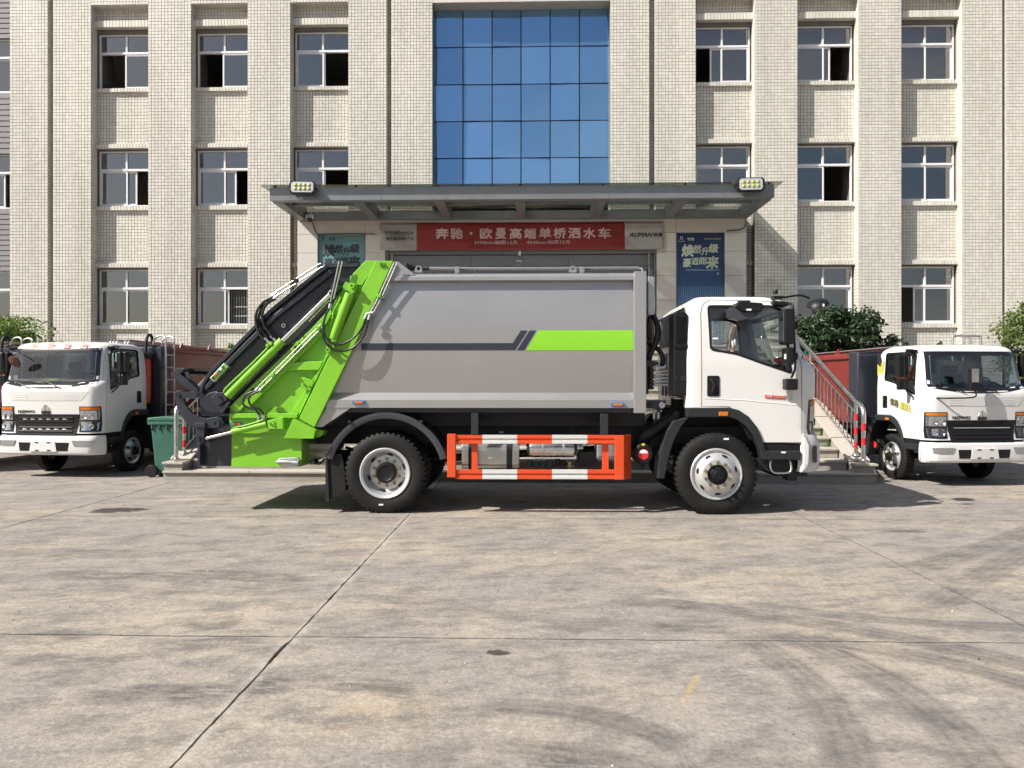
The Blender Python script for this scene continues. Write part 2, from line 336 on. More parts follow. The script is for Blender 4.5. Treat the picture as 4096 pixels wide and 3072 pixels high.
# ------------------------------------------------------------------ ground: concrete slabs on one sheet
def ground_mat():
    m = bpy.data.materials.new('concrete_yard'); m.use_nodes = True; nt = m.node_tree; b = nt.nodes['Principled BSDF']; L = nt.links
    pos = node(nt, 'ShaderNodeNewGeometry').outputs['Position']
    def noi(scale, detail=5, rough=.6, stretch=None, src=pos):
        n = node(nt, 'ShaderNodeTexNoise'); n.inputs['Scale'].default_value = scale; n.inputs['Detail'].default_value = detail; n.inputs['Roughness'].default_value = rough
        if stretch:
            mp = node(nt, 'ShaderNodeMapping', vector_type='TEXTURE'); mp.inputs['Scale'].default_value = (1 / stretch[0], 1 / stretch[1], 1); mp.inputs['Rotation'].default_value = (0, 0, R(stretch[2]))
            L.new(src, mp.inputs[0]); src = mp.outputs[0]
        L.new(src, n.inputs['Vector']); return n
    def rng(x, a, b_, c=0, d=1, smooth=True):
        r = node(nt, 'ShaderNodeMapRange', interpolation_type='SMOOTHSTEP' if smooth else 'LINEAR')
        for i, q in enumerate((a, b_, c, d)): r.inputs[i + 1].default_value = q
        L.new(x, r.inputs[0]); return r.outputs[0]
    def math_(op, a, b_=None):
        n = node(nt, 'ShaderNodeMath', operation=op)
        for i, q in enumerate((a, b_)):
            if q is None: continue
            if isinstance(q, (int, float)): n.inputs[i].default_value = q
            else: L.new(q, n.inputs[i])
        return n.outputs[0]
    def mix(f, a, b_, typ='MIX'):
        n = node(nt, 'ShaderNodeMix', data_type='RGBA', blend_type=typ)
        for i, q in ((0, f), (6, a), (7, b_)):
            if isinstance(q, (int, float)): n.inputs[i].default_value = q
            elif isinstance(q, tuple): n.inputs[i].default_value = (*q, 1)
            else: L.new(q, n.inputs[i])
        return n.outputs[2]
    wob = noi(.45, 3)
    vm = node(nt, 'ShaderNodeVectorMath', operation='MULTIPLY_ADD'); L.new(wob.outputs['Color'], vm.inputs[0]); vm.inputs[1].default_value = (.9, .9, 0); vm.inputs[2].default_value = (-.45, -.45, 0)
    va = node(nt, 'ShaderNodeVectorMath', operation='ADD'); L.new(pos, va.inputs[0]); L.new(vm.outputs[0], va.inputs[1]); wpos = va.outputs[0]
    def local(src, p, ang, sx, sy):
        mp = node(nt, 'ShaderNodeMapping', vector_type='TEXTURE'); mp.inputs['Location'].default_value = (*p, 0); mp.inputs['Rotation'].default_value = (0, 0, ang); mp.inputs['Scale'].default_value = (sx, sy, 1)
        L.new(src, mp.inputs[0]); return mp.outputs[0]
    def band(a, c, w, k, src=wpos):
        a, c = Vector(G(*a)), Vector(G(*c)); d = c - a
        sp = node(nt, 'ShaderNodeSeparateXYZ'); L.new(local(src, a, math.atan2(d.y, d.x), d.length, w), sp.inputs[0])
        y = rng(math_('ABSOLUTE', sp.outputs[1]), .55, 1.08, 1, 0)
        e = math_('MULTIPLY', rng(sp.outputs[0], -.05, .2), rng(sp.outputs[0], .8, 1.05, 1, 0))
        return math_('MULTIPLY', math_('MULTIPLY', y, e), k)
    def stain(c, rx, ry, ang, k=1, soft=.3):
        ln = node(nt, 'ShaderNodeVectorMath', operation='LENGTH'); L.new(local(pos, G(*c), R(ang), rx, ry), ln.inputs[0])
        return math_('MULTIPLY', rng(math_('ADD', ln.outputs['Value'], edge), 1 - soft, 1.0 + soft * .3, 1, 0), k)
    en = noi(5, 5, .7); edge = rng(en.outputs[0], .25, .75, -.55, .55, False)
    rz = lambda x, y: (2048 + .9258 * x, 1850 + .9258 * y)
    lz = lambda x, y: (.9258 * x, 1850 + .9258 * y)
    marks = [(rz(550, 690), rz(950, 720), .14, .8),
        (rz(1820, 560), rz(1900, 980), .2, .45), (rz(-50, 1050), rz(700, 1190), .12, .95), (rz(0, 1230), rz(800, 1340), .10, .8), (rz(820, 1120), rz(1010, 1185), .09, 1.), (rz(700, 990), rz(900, 1060), .07, .8),
        (rz(-300, 150), rz(900, 330), .2, .4), (lz(150, 480), lz(1450, 490), .16, .75), (lz(200, 530), lz(1300, 560), .10, .4), (lz(-100, 370), lz(750, 385), .22, .5), (lz(500, 330), lz(1700, 200), .25, .35),
        (lz(820, 700), lz(1060, 695), .12, .7), (lz(250, 1010), lz(1330, 955), .13, .8), (lz(650, 790), lz(1130, 790), .15, .6), (lz(-50, 870), lz(560, 850), .14, .5), (lz(1250, 930), lz(1800, 970), .13, .75),
        (lz(1500, 640), lz(2300, 700), .25, .35), (lz(100, 690), lz(500, 740), .12, .6), (lz(60, 1010), lz(130, 1160), .06, .7), (rz(100, 400), rz(800, 480), .3, .3)]
    blot = noi(3.2, 5, .7); gran = noi(16, 5, .8); mid = noi(4.5, 5, .7)
    def slope(a):
        p, q = Vector(G(*a[0])), Vector(G(*a[1])); d = q - p; return math.degrees(math.atan2(d.y, d.x)) if d.x > 0 else math.degrees(math.atan2(-d.y, -d.x))
    def group(sel, ang):
        tot = None
        for a in sel:
            v = band(*a); tot = v if tot is None else math_('MAXIMUM', tot, v)
        st_ = noi(10, 5, .75, (.35, 1.9, sum(slope(a) for a in sel) / len(sel)))
        return math_('MULTIPLY', tot, rng(st_.outputs[0], .36, .60, .1, 1)), st_
    acc, streak = group([a for a in marks if abs(slope(a)) < 22], 3)
    def ring(p1, p2, p3, w, k):
        a, b_, c = (Vector(G(*rz(*p))) for p in (p1, p2, p3))
        d = 2 * (a.x * (b_.y - c.y) + b_.x * (c.y - a.y) + c.x * (a.y - b_.y))
        ox = (a.length_squared * (b_.y - c.y) + b_.length_squared * (c.y - a.y) + c.length_squared * (a.y - b_.y)) / d
        oy = (a.length_squared * (c.x - b_.x) + b_.length_squared * (a.x - c.x) + c.length_squared * (b_.x - a.x)) / d
        rad = (a - Vector((ox, oy))).length; half = (c - a).length / 2; m = (a + c) / 2
        def dist(q):
            n = node(nt, 'ShaderNodeVectorMath', operation='DISTANCE'); L.new(flat, n.inputs[0]); n.inputs[1].default_value = (q[0], q[1], 0); return n.outputs['Value']
        e = math_('SUBTRACT', dist((ox, oy)), rad)
        lug = math_('MULTIPLY_ADD', math_('SINE', math_('MULTIPLY', e, 95)), .16); lug.node.inputs[2].default_value = .84
        v = math_('MULTIPLY', rng(math_('ABSOLUTE', e), w * .55, w * 1.1, k, 0), lug)
        return math_('MULTIPLY', v, rng(dist(m), half * .8, half * 1.15, 1, 0))
    fl_ = node(nt, 'ShaderNodeVectorMath', operation='MULTIPLY'); L.new(pos, fl_.inputs[0]); fl_.inputs[1].default_value = (1, 1, 0); flat = fl_.outputs[0]
    ra = None
    for a in (((480, 590), (1300, 690), (2350, 900), .14, .85), ((980, 740), (1260, 930), (1470, 1380), .13, .8), ((1120, 730), (1540, 900), (2080, 1380), .14, .85), ((1700, 470), (2050, 365), (2400, 200), .17, .75),
              ((1780, 640), (2080, 460), (2400, 290), .17, .7), ((1080, 620), (1700, 685), (2400, 715), .11, .8), ((1250, 765), (1800, 850), (2400, 1010), .12, .85), ((-120, 1050), (350, 1095), (760, 1240), .10, .9), ((-100, 1220), (400, 1275), (900, 1400), .09, .8), ((-500, 560), (300, 700), (900, 700), .16, .4)):
        v = ring(*a); ra = v if ra is None else math_('MAXIMUM', ra, v)
    ac2 = math_('MULTIPLY', math_('MULTIPLY', ra, rng(gran.outputs[0], .34, .60, .42, 1)), rng(mid.outputs[0], .32, .58, .55, 1))
    acc = math_('MAXIMUM', acc, ac2)
    acc = math_('MULTIPLY', acc, rng(blot.outputs[0], .30, .58, .35, 1))
    big = noi(.32, 6, .6); warm = noi(.75, 5, .6); fine = noi(38, 3, .75); lay = noi(3.6, 6, .75, (.65, 1.25, 12))
    col = mix(rng(warm.outputs[0], .35, .66), (.268, .238, .214), (.382, .323, .252))
    col = mix(rng(big.outputs[0], .36, .62, 0, .75), col, (.27, .243, .225))
    col = mix(rng(lay.outputs[0], .42, .66, 0, .75), col, (.145, .133, .122))
    col = mix(rng(mid.outputs[0], .52, .74, 0, .5), col, (.155, .142, .133))
    pale = noi(1.1, 6, .72, (.6, 1.3, -6)); col = mix(rng(pale.outputs[0], .56, .70, 0, .6), col, (.45, .40, .335))
    col = mix(1.0, col, rng(gran.outputs[0], .32, .68, .80, 1.18, False), 'MULTIPLY')
    col = mix(acc, col, (.075, .068, .068))
    yl = math_('MAXIMUM', band(rz(905, 740), rz(680, 1140), .02, .35, pos), band(rz(1300, 425), rz(1130, 510), .025, .4, pos))
    col = mix(math_('MULTIPLY', yl, rng(mid.outputs[0], .45, .6)), col, (.52, .34, .13))
    rust = math_('MULTIPLY', band(lz(1400, 1060), lz(1900, 1090), .4, .2), rng(blot.outputs[0], .4, .65)); col = mix(rust, col, (.46, .32, .17))
    def joint(p, q, w, k):
        p, q = Vector(p), Vector(q); d = q - p
        sp2 = node(nt, 'ShaderNodeSeparateXYZ'); L.new(local(jpos, p, math.atan2(d.y, d.x), d.length, w), sp2.inputs[0])
        return math_('MULTIPLY', rng(math_('ABSOLUTE', sp2.outputs[1]), .2, 1, 1, 0), math_('MULTIPLY', math_('COMPARE', sp2.outputs[0], .5), k))
    jn = noi(1.8, 6, .7)
    v2 = node(nt, 'ShaderNodeVectorMath', operation='MULTIPLY_ADD'); L.new(jn.outputs['Color'], v2.inputs[0]); v2.inputs[1].default_value = (.05, .05, 0); v2.inputs[2].default_value = (-.025, -.025, 0)
    v3 = node(nt, 'ShaderNodeVectorMath', operation='ADD'); L.new(pos, v3.inputs[0]); L.new(v2.outputs[0], v3.inputs[1]); jpos = v3.outputs[0]
    lightj = None; darkj = None
    for p, q, w, k in (((-1.42, 0), (-1.42, 9), .07, .55), ((-10, 4.5), (10, 4.5), .05, .3)):
        v = joint(p, q, w, k); lightj = v if lightj is None else math_('MAXIMUM', lightj, v)
    for p, q, w, k in (((-12, 4.5), (12, 4.5), .017, .8), ((-12, 8.55), (12, 8.55), .02, .6), ((3.07, 0), (3.07, 13), .016, .6), ((-5.55, 8.6), (-5.55, 13), .016, .5)):
        v = joint(p, q, w, k); darkj = v if darkj is None else math_('MAXIMUM', darkj, v)
    col = mix(math_('MULTIPLY', lightj, rng(mid.outputs[0], .38, .6)), col, (.42, .39, .35))
    col = mix(math_('MULTIPLY', darkj, rng(blot.outputs[0], .3, .55, .25, 1)), col, (.05, .046, .042))
    wet = None
    for s in ((470, 2040, .36, .17, 4), (415, 2047, .2, .1, 0), (520, 2038, .22, .08, 0), (1998, 2612, .075, .05, 0), (3868, 2016, .13, .06, 0), (3620, 2125, .25, .08, 0, .5)):
        v = stain(s[:2], *s[2:]); wet = v if wet is None else math_('MAXIMUM', wet, v)
    col = mix(math_('MULTIPLY', wet, .88), col, (.035, .030, .026))
    col = mix(1.0, col, rng(fine.outputs[0], .3, .7, .80, 1.18, False), 'MULTIPLY')
    sp = noi(70, 2, .5); col = mix(rng(sp.outputs[0], .70, .74, 0, .6), col, (.06, .05, .05))
    L.new(col, b.inputs['Base Color'])
    ro = math_('SUBTRACT', .88, math_('MULTIPLY', wet, .45)); L.new(ro, b.inputs['Roughness']); b.inputs['Specular IOR Level'].default_value = .35
    h = math_('ADD', math_('MULTIPLY', fine.outputs[0], .5), math_('ADD', math_('MULTIPLY', mid.outputs[0], 1.3), math_('MULTIPLY', streak.outputs[0], .7)))
    bp = node(nt, 'ShaderNodeBump'); bp.inputs['Strength'].default_value = .45; bp.inputs['Distance'].default_value = .018
    L.new(math_('ADD', h, gran.outputs[0]), bp.inputs['Height']); L.new(bp.outputs[0], b.inputs['Normal']); MAT['concrete_yard'] = m
ground_mat()
M('joint_dirt', (.05, .045, .035), .95, var=.3, vs=8)
g = O('ground', MB().add([(-400, -400, -.03), (400, -400, -.03), (400, 600, -.03), (-400, 600, -.03)], [(0, 1, 2, 3)]), 'concrete_yard', kind='structure')
gj = O('joint_bed', MB().box(-19.2, 16.8, -3.6, 22.9, -.028, -.022), 'joint_dirt', g)
XS = [-19.05, -14.55, -10.05, -5.55, -1.42, 3.07, 7.57, 12.1, 16.6]; YS = [-3.5, .45, 4.5, 8.55, 12.6, 16.6, 20.6, 22.85]
def jag(p, q, w, side):
    "slab edge between two corners, chipped; side pushes it inwards"
    out = []; n = max(2, int((q - p).length / .035)); d = (q - p).normalized(); nn = Vector((-d.y, d.x))
    for k in range(n):
        t = k / n; pt = p.lerp(q, t); e = w
        if 0 < k: e += w * 1.6 * abs(noise.noise(Vector((pt.x * 3.1, pt.y * 3.1, side)))) + .004 * noise.noise(Vector((pt.x * 25, pt.y * 25, side)))
        big = noise.noise(Vector((pt.x * 1.3, pt.y * 1.3, side * 3)))
        if k and big > .42: e += (big - .42) * .06
        out.append(pt + nn * e)
    return out
for i in range(len(XS) - 1):
    for j in range(len(YS) - 1):
        c = [Vector((XS[i], YS[j])), Vector((XS[i+1], YS[j])), Vector((XS[i+1], YS[j+1])), Vector((XS[i], YS[j+1]))]
        wd = []
        for k in range(4):
            p = (c[k] + c[(k + 1) % 4]) / 2
            ver = abs(c[k].x - c[(k + 1) % 4].x) < .01
            wd.append({-1.42: .0045, 3.07: .0012, -5.55: .006}.get(round(c[k].x, 2), .003) if ver else (.0028 if abs(p.y - 4.5) < .1 else .0035))
        near = abs((XS[i] + XS[i+1]) / 2) < 9 and YS[j] > -1
        poly = sum([jag(c[k], c[(k + 1) % 4], wd[k], k + (i * 7 + j)) for k in range(4)], []) if near else [q + (sum(c, Vector((0, 0))) / 4 - q).normalized() * .006 for q in c]
        O('concrete_slab', MB().prism([tuple(p) for p in poly], -.021, 0, 'z'), 'concrete_yard', g)
mb = MB()
for k in range(420):
    x, y = random.uniform(-6, 7), random.uniform(2.2, 12) ** 1.0; r = random.choice((.004, .005, .006, .009)) * random.uniform(.7, 1.4)
    q = [(x + r * random.uniform(.6, 1.2) * math.cos(a), y + r * random.uniform(.6, 1.2) * math.sin(a), .001) for a in (0, 1.3, 2.5, 3.8, 5)]
    mb.mat(random.choice((0, 0, 1))).add(q + [(x, y, r * .8)], [(0, 1, 5), (1, 2, 5), (2, 3, 5), (3, 4, 5), (4, 0, 5), (4, 3, 2, 1, 0)])
M('grit_dark', (.07, .06, .055), .9); M('grit_light', (.5, .47, .43), .9)
O('grit', mb, ['grit_dark', 'grit_light'], kind='stuff', label='loose grit and crumbs scattered on the concrete yard', category='grit')

# ------------------------------------------------------------------ office building
YF, YP, YW = 23.0, 23.32, 23.40                    # column face, recessed panel face, window plane
bld = thing('office_building', (0, YF, 0), 'tall office building clad in cream square tiles with a blue glass curtain wall', 'building')
fx = lambda u: W(u, 700, YF)[0]
zl = lambda v, Y=YP: W(480, v, Y)[1]
cols = [(39, 191), (212, 364), (593, 764), (991, 1161), (1394, 1546), (1566, 1730), (2441, 2597), (2621, 2783), (3019, 3190), (3435, 3606), (3850, 4010), (4024, 4200)]
cols = [(fx(a), fx(b)) for a, b in cols]
bays = [(cols[1][1], cols[2][0]), (cols[2][1], cols[3][0]), (cols[3][1], cols[4][0]), (cols[7][1], cols[8][0]), (cols[8][1], cols[9][0]), (cols[9][1], cols[10][0])]
grooves = [(cols[0][1], cols[1][0]), (cols[4][1], cols[5][0]), (cols[6][1], cols[7][0]), (cols[10][1], cols[11][0])]
ZT, ZB = 15.0, -.02
Z_SOFFIT = zl(19, YF)
P = .099; GAP = .0092; TH = .008
tl = []                                              # every tile: centre, u, v, n, half sizes
def tiles(o, u, v, w, h, pu=P, pv=P):
    o, u, v = Vector(o), Vector(u), Vector(v); n = u.cross(v)
    nu, nv = max(1, round(w / pu)), max(1, round(h / pv)); du, dv = w / nu, h / nv
    for i in range(nu):
        for j in range(nv):
            tl.append((o + u * du * (i + .5) + v * dv * (j + .5), u, v, n, (du - GAP) / 2, (dv - GAP) / 2))
wall = MB()
PX0, PX1 = fx(1190), fx(2985); Z_PORCH = 6.95       # the stone porch covers the wall below
for a, b in cols:
    inp = b > PX0 and a < PX1 - .2
    wall.box(a, b, YF + TH, YF + 1.2, Z_PORCH - .3 if inp and a > PX0 else ZB, ZT)
    z0 = 3.0 if not (b > PX0 and a < PX1) else Z_PORCH - .1
    if not (b > PX0 and a < PX1): z0 = 0
    tiles((a, YF + TH, z0), (1, 0, 0), (0, 0, 1), b - a, ZT - z0)
for a, b in grooves:
    wall.box(a, b, YF + .28, YF + 1.2, Z_PORCH - .3 if PX0 < a < PX1 - .2 else ZB, ZT)
    tiles((a, YF + .272, 2.6), (1, 0, 0), (0, 0, 1), b - a, ZT - 2.6)
    tiles((a, YF + .01, 2.6), (0, 1, 0), (0, 0, 1), .26, ZT - 2.6); tiles((b, YF + .27, 2.6), (0, -1, 0), (0, 0, 1), .26, ZT - 2.6)
rows = [(zl(134), zl(356)), (zl(602), zl(825)), (zl(1077), zl(1301))]      # window top, bottom
win_state = [[(.48, .47), (0, .17), (0, .48)], [(.48, .46), (0, .20), (0, .06)], [(0, .02), (0, .02), None],
             [(.28, .48), (0, .48), None], [(0, .12), (0, .0), (0, .48)], [(0, .48), (0, .48), (.30, .5)]]
def make_window(x0, x1, z0, z1, Y, st, bars=False):
    fw = .045; W_ = x1 - x0; zt = z1 - (z1 - z0) * .34; xm = (x0 + x1) / 2
    f = MB()
    f.box(x0, x0 + fw, Y, Y + .09, z0, z1).box(x1 - fw, x1, Y, Y + .09, z0, z1).box(x0 + fw, x1 - fw, Y + .001, Y + .089, z1 - fw, z1).box(x0 + fw, x1 - fw, Y + .001, Y + .089, z0, z0 + fw)
    f.box(x0 + fw, x1 - fw, Y - .003, Y + .089, zt - .035, zt + .035).box(xm - .03, xm + .03, Y + .002, Y + .08, zt + .035, z1 - fw)
    w = O('window', f, 'white_frame', bld, bevel=.006)
    for a, b in ((x0 + fw, xm - .03), (xm + .03, x1 - fw)):
        O('pane', MB().box(a, b, Y + .045, Y + .05, zt + .035, z1 - fw), 'window_glass', w)
    iw = W_ - 2 * fw; sw = iw * .52; za, zb = z0 + fw, zt - .035
    for k, s in enumerate(st):
        a = x0 + fw + min(s, .48) * iw; b = a + sw; y = Y + .012 + .036 * (1 - k if st[0] > .2 else k); q = .05
        sh = MB().box(a, a + q, y, y + .03, za, zb).box(b - q, b, y, y + .03, za, zb).box(a + q, b - q, y + .001, y + .029, za, za + q).box(a + q, b - q, y + .001, y + .029, zb - q, zb)
        O('sash', sh, 'white_frame', w, bevel=.005)
        O('pane', MB().box(a + q, b - q, y + .012, y + .017, za + q, zb - q), 'window_glass', w)
    if bars:
        bb = MB()
        for k in range(9):
            x = x0 + fw + iw * (.5 + .05 * k); bb.cyl((x, Y + .14, za), (x, Y + .14, zb), .008, n=6)
        for z in (za + .25, (za + zb) / 2, zb - .25): bb.cyl((xm, Y + .14, z), (x1 - fw, Y + .14, z), .007, n=6)
        O('security_bars', bb, 'galvanised', w)
for bi, (a, b) in enumerate(bays):
    # side reveals, soffit, panels, ledges
    lo = Z_PORCH if bi in (2, 3) else 2.4
    tiles((a, YF + .01, lo), (0, 1, 0), (0, 0, 1), YP - YF - .01, Z_SOFFIT - lo, .105)
    tiles((b, YP, lo), (0, -1, 0), (0, 0, 1), YP - YF - .01, Z_SOFFIT - lo, .105)
    wall.box(a, b, YF + TH, YF + 1.2, Z_SOFFIT, ZT)
    tiles((a, YF + TH, Z_SOFFIT), (1, 0, 0), (0, 0, 1), b - a, ZT - Z_SOFFIT)
    tiles((a, YF + .01, Z_SOFFIT), (0, 1, 0), (1, 0, 0), YP - YF, b - a)
    def panel(z0, z1):
        wall.box(a, b, YP + TH, YP + .25, z0, z1); tiles((a, YP + TH, z0), (1, 0, 0), (0, 0, 1), b - a, z1 - z0)
    def ledge(z0, z1, pr):
        wall.box(a + .002, b - .002, YP - pr, YP + .1, z0, z1)
        tiles((a, YP - pr, z0), (1, 0, 0), (0, 0, 1), b - a, z1 - z0, P, z1 - z0)
        tiles((a, YP - pr, z1), (1, 0, 0), (0, 1, 0), b - a, pr, P, pr); tiles((a, YP, z0), (1, 0, 0), (0, -1, 0), b - a, pr, P, pr)
    panel(zl(92), Z_SOFFIT); ledge(zl(119), zl(92), .16); wall.box(a, b, YP + .02, YP + .25, rows[0][0], zl(119))
    panel(zl(578), zl(372)); ledge(zl(372), zl(357), .07); ledge(zl(597), zl(580), .09); wall.box(a, b, YP + .03, YP + .25, rows[1][0], zl(597))
    panel(zl(1054), zl(844)); ledge(zl(844), zl(827), .07); ledge(zl(1072), zl(1055), .09); wall.box(a, b, YP + .03, YP + .25, rows[2][0], zl(1072))
    if bi in (2, 3): panel(-.02, zl(1054) - .002)
    else: panel(-.02, zl(1318)); ledge(zl(1318), zl(1302), .07)
    for ri, st in enumerate(win_state[bi]):
        if st: make_window(a + .03, b - .03, rows[ri][1] + .004, rows[ri][0] - .004, YW, st, bars=(bi == 1 and ri == 2))
# left return wing seen at the edge
lx0, lx1 = -27.0, cols[0][0]
wing = MB()
zz = [ZB, zl(1301), zl(1095), zl(1083)]
for z0, z1 in ((0, rows[2][1]), (rows[2][0], rows[1][1]), (rows[1][0], rows[0][1]), (rows[0][0], ZT)):
    wing.box(lx0, lx1, YF + .55, YF + .8, z0, z1)
    n = int((z1 - z0) / .16)
    for k in range(n):
        h = (z1 - z0) / n; O('lap_board', MB().add([(lx0, YF + .53, z0 + k * h), (lx1, YF + .53, z0 + k * h), (lx1, YF + .548, z0 + (k + 1) * h), (lx0, YF + .548, z0 + (k + 1) * h), (lx0, YF + .549, z0 + k * h), (lx1, YF + .549, z0 + k * h)], [(0, 1, 2, 3), (0, 4, 5, 1)]), 'lap_panel', bld)
O('wing_wall', wing, 'grout', bld)
for ri in range(3):
  for wx in (3.2, 6.4): make_window(lx1 - wx - 1.75, lx1 - wx - .02, rows[ri][1] + .004, rows[ri][0] - .004, YF + .5, (0, .48))
for ri in range(3): make_window(lx1 - 1.75, lx1 - .02, rows[ri][1] + .004, rows[ri][0] - .004, YF + .62, (0, .15 if ri == 1 else .48))
O('wall', wall, 'grout', bld, kind='stuff')
# tiles: the 300 largest in the picture one by one, the rest as one cladding
def tile_geo(c, u, v, n, hu, hv, o=Vector((0, 0, 0)), t=TH):
    q = [c + u * a * hu + v * b * hv - o for a, b in ((-1, -1), (1, -1), (1, 1), (-1, 1))]
    vs = q + [p + n * t - (p - (c - o)) * .05 for p in q]
    return vs, [(4, 5, 6, 7), (0, 1, 5, 4), (1, 2, 6, 5), (2, 3, 7, 6), (3, 0, 4, 7)]
front = [t for t in tl if abs(t[3].y + 1) < .01 and t[0].y < YF + .05 and 2.9 < t[0].z < 13 and fx(593) < t[0].x < fx(3606)]
front.sort(key=lambda t: (t[0].x ** 2 + (t[0].z - 8.2) ** 2))
single = set(id(t) for t in front[:300]); shared = {}
rest = MB()
for t in tl:
    if t[0].x < -19.2 or t[0].x > 17.5: continue
    if id(t) in single:
        k = (round(t[4], 4), round(t[5], 4))
        if k not in shared:
            mb = MB().add(*tile_geo(Vector((0, 0, 0)), *t[1:])); shared[k] = mesh('tile', mb, 'tile', recalc=False)
        o = O('tile', shared[k], None, bld); o.location = t[0] - bld.location
    else: rest.add(*tile_geo(*t))
O('tile_cladding', rest, 'tile', bld, recalc=False, kind='stuff')
# curtain wall
cu = [1736, 1852, 1968.5, 2084, 2200.5, 2317.5, 2437]; cv = [28, 187, 337, 484, 632, 790]
YC = 23.5; cxs = [W(u, 400, YC)[0] for u in cu]; czs = [W(2086, v, YC)[1] for v in cv]
czs[0] = Z_SOFFIT + .35
for i in range(6):
    for j in range(5):
        t1, t2 = random.uniform(-.012, .012), random.uniform(-.012, .012)
        x0, x1, z0, z1 = cxs[i] + .017, cxs[i+1] - .017, czs[j+1] + .017, czs[j] - .017
        q = [(x0, YC + t1 - t2, z0), (x1, YC - t1 - t2, z0), (x1, YC - t1 + t2, z1), (x0, YC + t1 + t2, z1)]
        O('curtain_pane', MB().add(q + [(a, y + .012, z) for a, y, z in q], [(0, 1, 2, 3), (0, 4, 5, 1), (1, 5, 6, 2), (2, 6, 7, 3), (3, 7, 4, 0)]), 'curtain_glass', bld)
mb = MB()
for x in cxs: mb.box(x - .012, x + .012, YC + .002, YC + .08, czs[-1], czs[0])
for z in czs: mb.box(cxs[0], cxs[-1], YC + .004, YC + .078, z - .011, z + .011)
O('curtain_mullions', mb, 'black_plastic', bld)
mb = MB().box(cols[5][1] + .001, cxs[0], YF + .15, YC + .1, czs[-1], ZT).box(cxs[-1], cols[6][0] - .001, YF + .15, YC + .1, czs[-1], ZT)
O('curtain_jambs', mb, 'grey_aluminium', bld)
zc = W(2086, 6, YF)[1]
O('curtain_head', MB().box(cols[5][1], cols[6][0], YF, YC + .4, zc, ZT), 'stone_panel', bld)
O('curtain_spandrel', MB().box(cxs[0], cxs[-1], YC + .085, YC + .12, czs[-1] - .3, czs[0]), 'blue_dark', bld)
# interior: back wall, slabs and partitions behind the windows
mb = MB().box(-19, 16.5, 28.0, 28.2, ZB, ZT)
O('interior_wall', mb, 'plaster', bld)
mb = MB()
for z in (rows[0][0] + .55, rows[1][0] + .55, rows[2][0] + .55): mb.box(-19, 16.5, YF + .75, 28, z - .2, z)
O('floor_slab', mb, 'ceiling_white', bld)
for x in (-18.7, cols[2][0] + .3, cols[3][0] + .4, cols[4][1] + .2, cols[7][0] - .2, cols[8][0] + .5, cols[9][0] + .5, 16.2): O('partition', MB().box(x, x + .15, YF + 1.2, 28, 2.2, ZT), 'plaster', bld)
for x, z in ((-13.6, rows[0][1] - .9), (-7.4, rows[0][1] - .9), (-10.3, rows[1][1] - 1.4), (4.9, rows[0][1] - .9), (9.2, rows[0][1] - .95), (9.3, rows[1][1] - 1.3), (12.6, rows[1][1] - .9), (12.2, rows[0][1] - .9)):
    O('room_door', MB().box(x, x + 1.1, 27.93, 27.99, z, z + 2.1), 'wood_door', bld)
# stone porch wall
YS_ = 22.9
zs = lambda v: W(2100, v, YS_)[1]
ux = lambda u: W(u, 900, YS_)[0]
mb = MB(); segs = [(1190, 1270), (1462, 1540), (2627, 2704), (2900, 2985)]
cuts = [zs(933), zs(1008), zs(1105), zs(1202), zs(1300), 2.42]
for a, b in segs:
    x0, x1 = ux(a), ux(b)
    mb.box(x0 + .01, x1 - .01, YS_ + .03, YF + .3, ZB, cuts[0])
    for k in range(5): O('stone_panel', MB().box(x0, x1, YS_, YS_ + .03, cuts[k+1] + .004, cuts[k] - .004), 'stone_panel', bld, bevel=.003)
top = [(1190, 1462), (1462, 1800), (1800, 2100), (2100, 2400), (2400, 2704), (2704, 2985)]
for a, b in top: O('stone_panel', MB().box(ux(a) + .003, ux(b) - .003, YS_, YS_ + .03, cuts[0] + .004, zs(870)), 'stone_panel', bld, bevel=.003)
mb.box(ux(1190) + .01, ux(2985) - .01, YS_ + .03, YF + .3, cuts[0], zs(868) + .1)
O('porch_wall', mb, 'plaster', bld)
O('porch_side', MB().box(ux(2985) - .012, ux(2985), YS_ + .001, YF + .05, ZB, zs(868)).box(ux(1190), ux(1190) + .012, YS_ + .001, YF + .05, ZB, zs(868)), 'stone_panel', bld)
# entrance header and doors
dx0, dx1 = ux(1540), ux(2627)
xs_ = [dx0, W(1882, 1000, 23.2)[0], W(2273, 1000, 23.2)[0], dx1]
for k in range(3): O('header_panel', MB().box(xs_[k] + .004, xs_[k+1] - .004, 23.2, 23.25, zs(1058), zs(1014)), 'grey_aluminium', bld, bevel=.004)
O('header_ledge', MB().box(dx0, dx1, 23.05, 23.3, zs(1012), zs(985)), 'grey_aluminium', bld)
zd = zs(1060)
mb = MB()
for k in range(7):
    x = dx0 + (dx1 - dx0) * k / 6; mb.box(x - .04, x + .04, 23.2, 23.28, 2.35, zd - .002)
mb.box(dx0, dx1, 23.21, 23.27, zd - .09, zd - .002).box(dx0, dx1, 23.21, 23.27, 2.35, 2.5)
O('door_frame', mb, 'grey_aluminium', bld)
for k in range(6):
    x0, x1 = dx0 + (dx1 - dx0) * k / 6 + .04, dx0 + (dx1 - dx0) * (k + 1) / 6 - .04
    O('door_pane', MB().box(x0, x1, 23.235, 23.245, 2.5, zd - .09), 'door_glass', bld)
M('poster_blue', (.05, .20, .42), .5, var=.4, vs=3)
O('door_poster', MB().box(dx1 - 1.6, dx1 - .08, 23.25, 23.255, 2.9, zd - .1), 'poster_blue', bld)
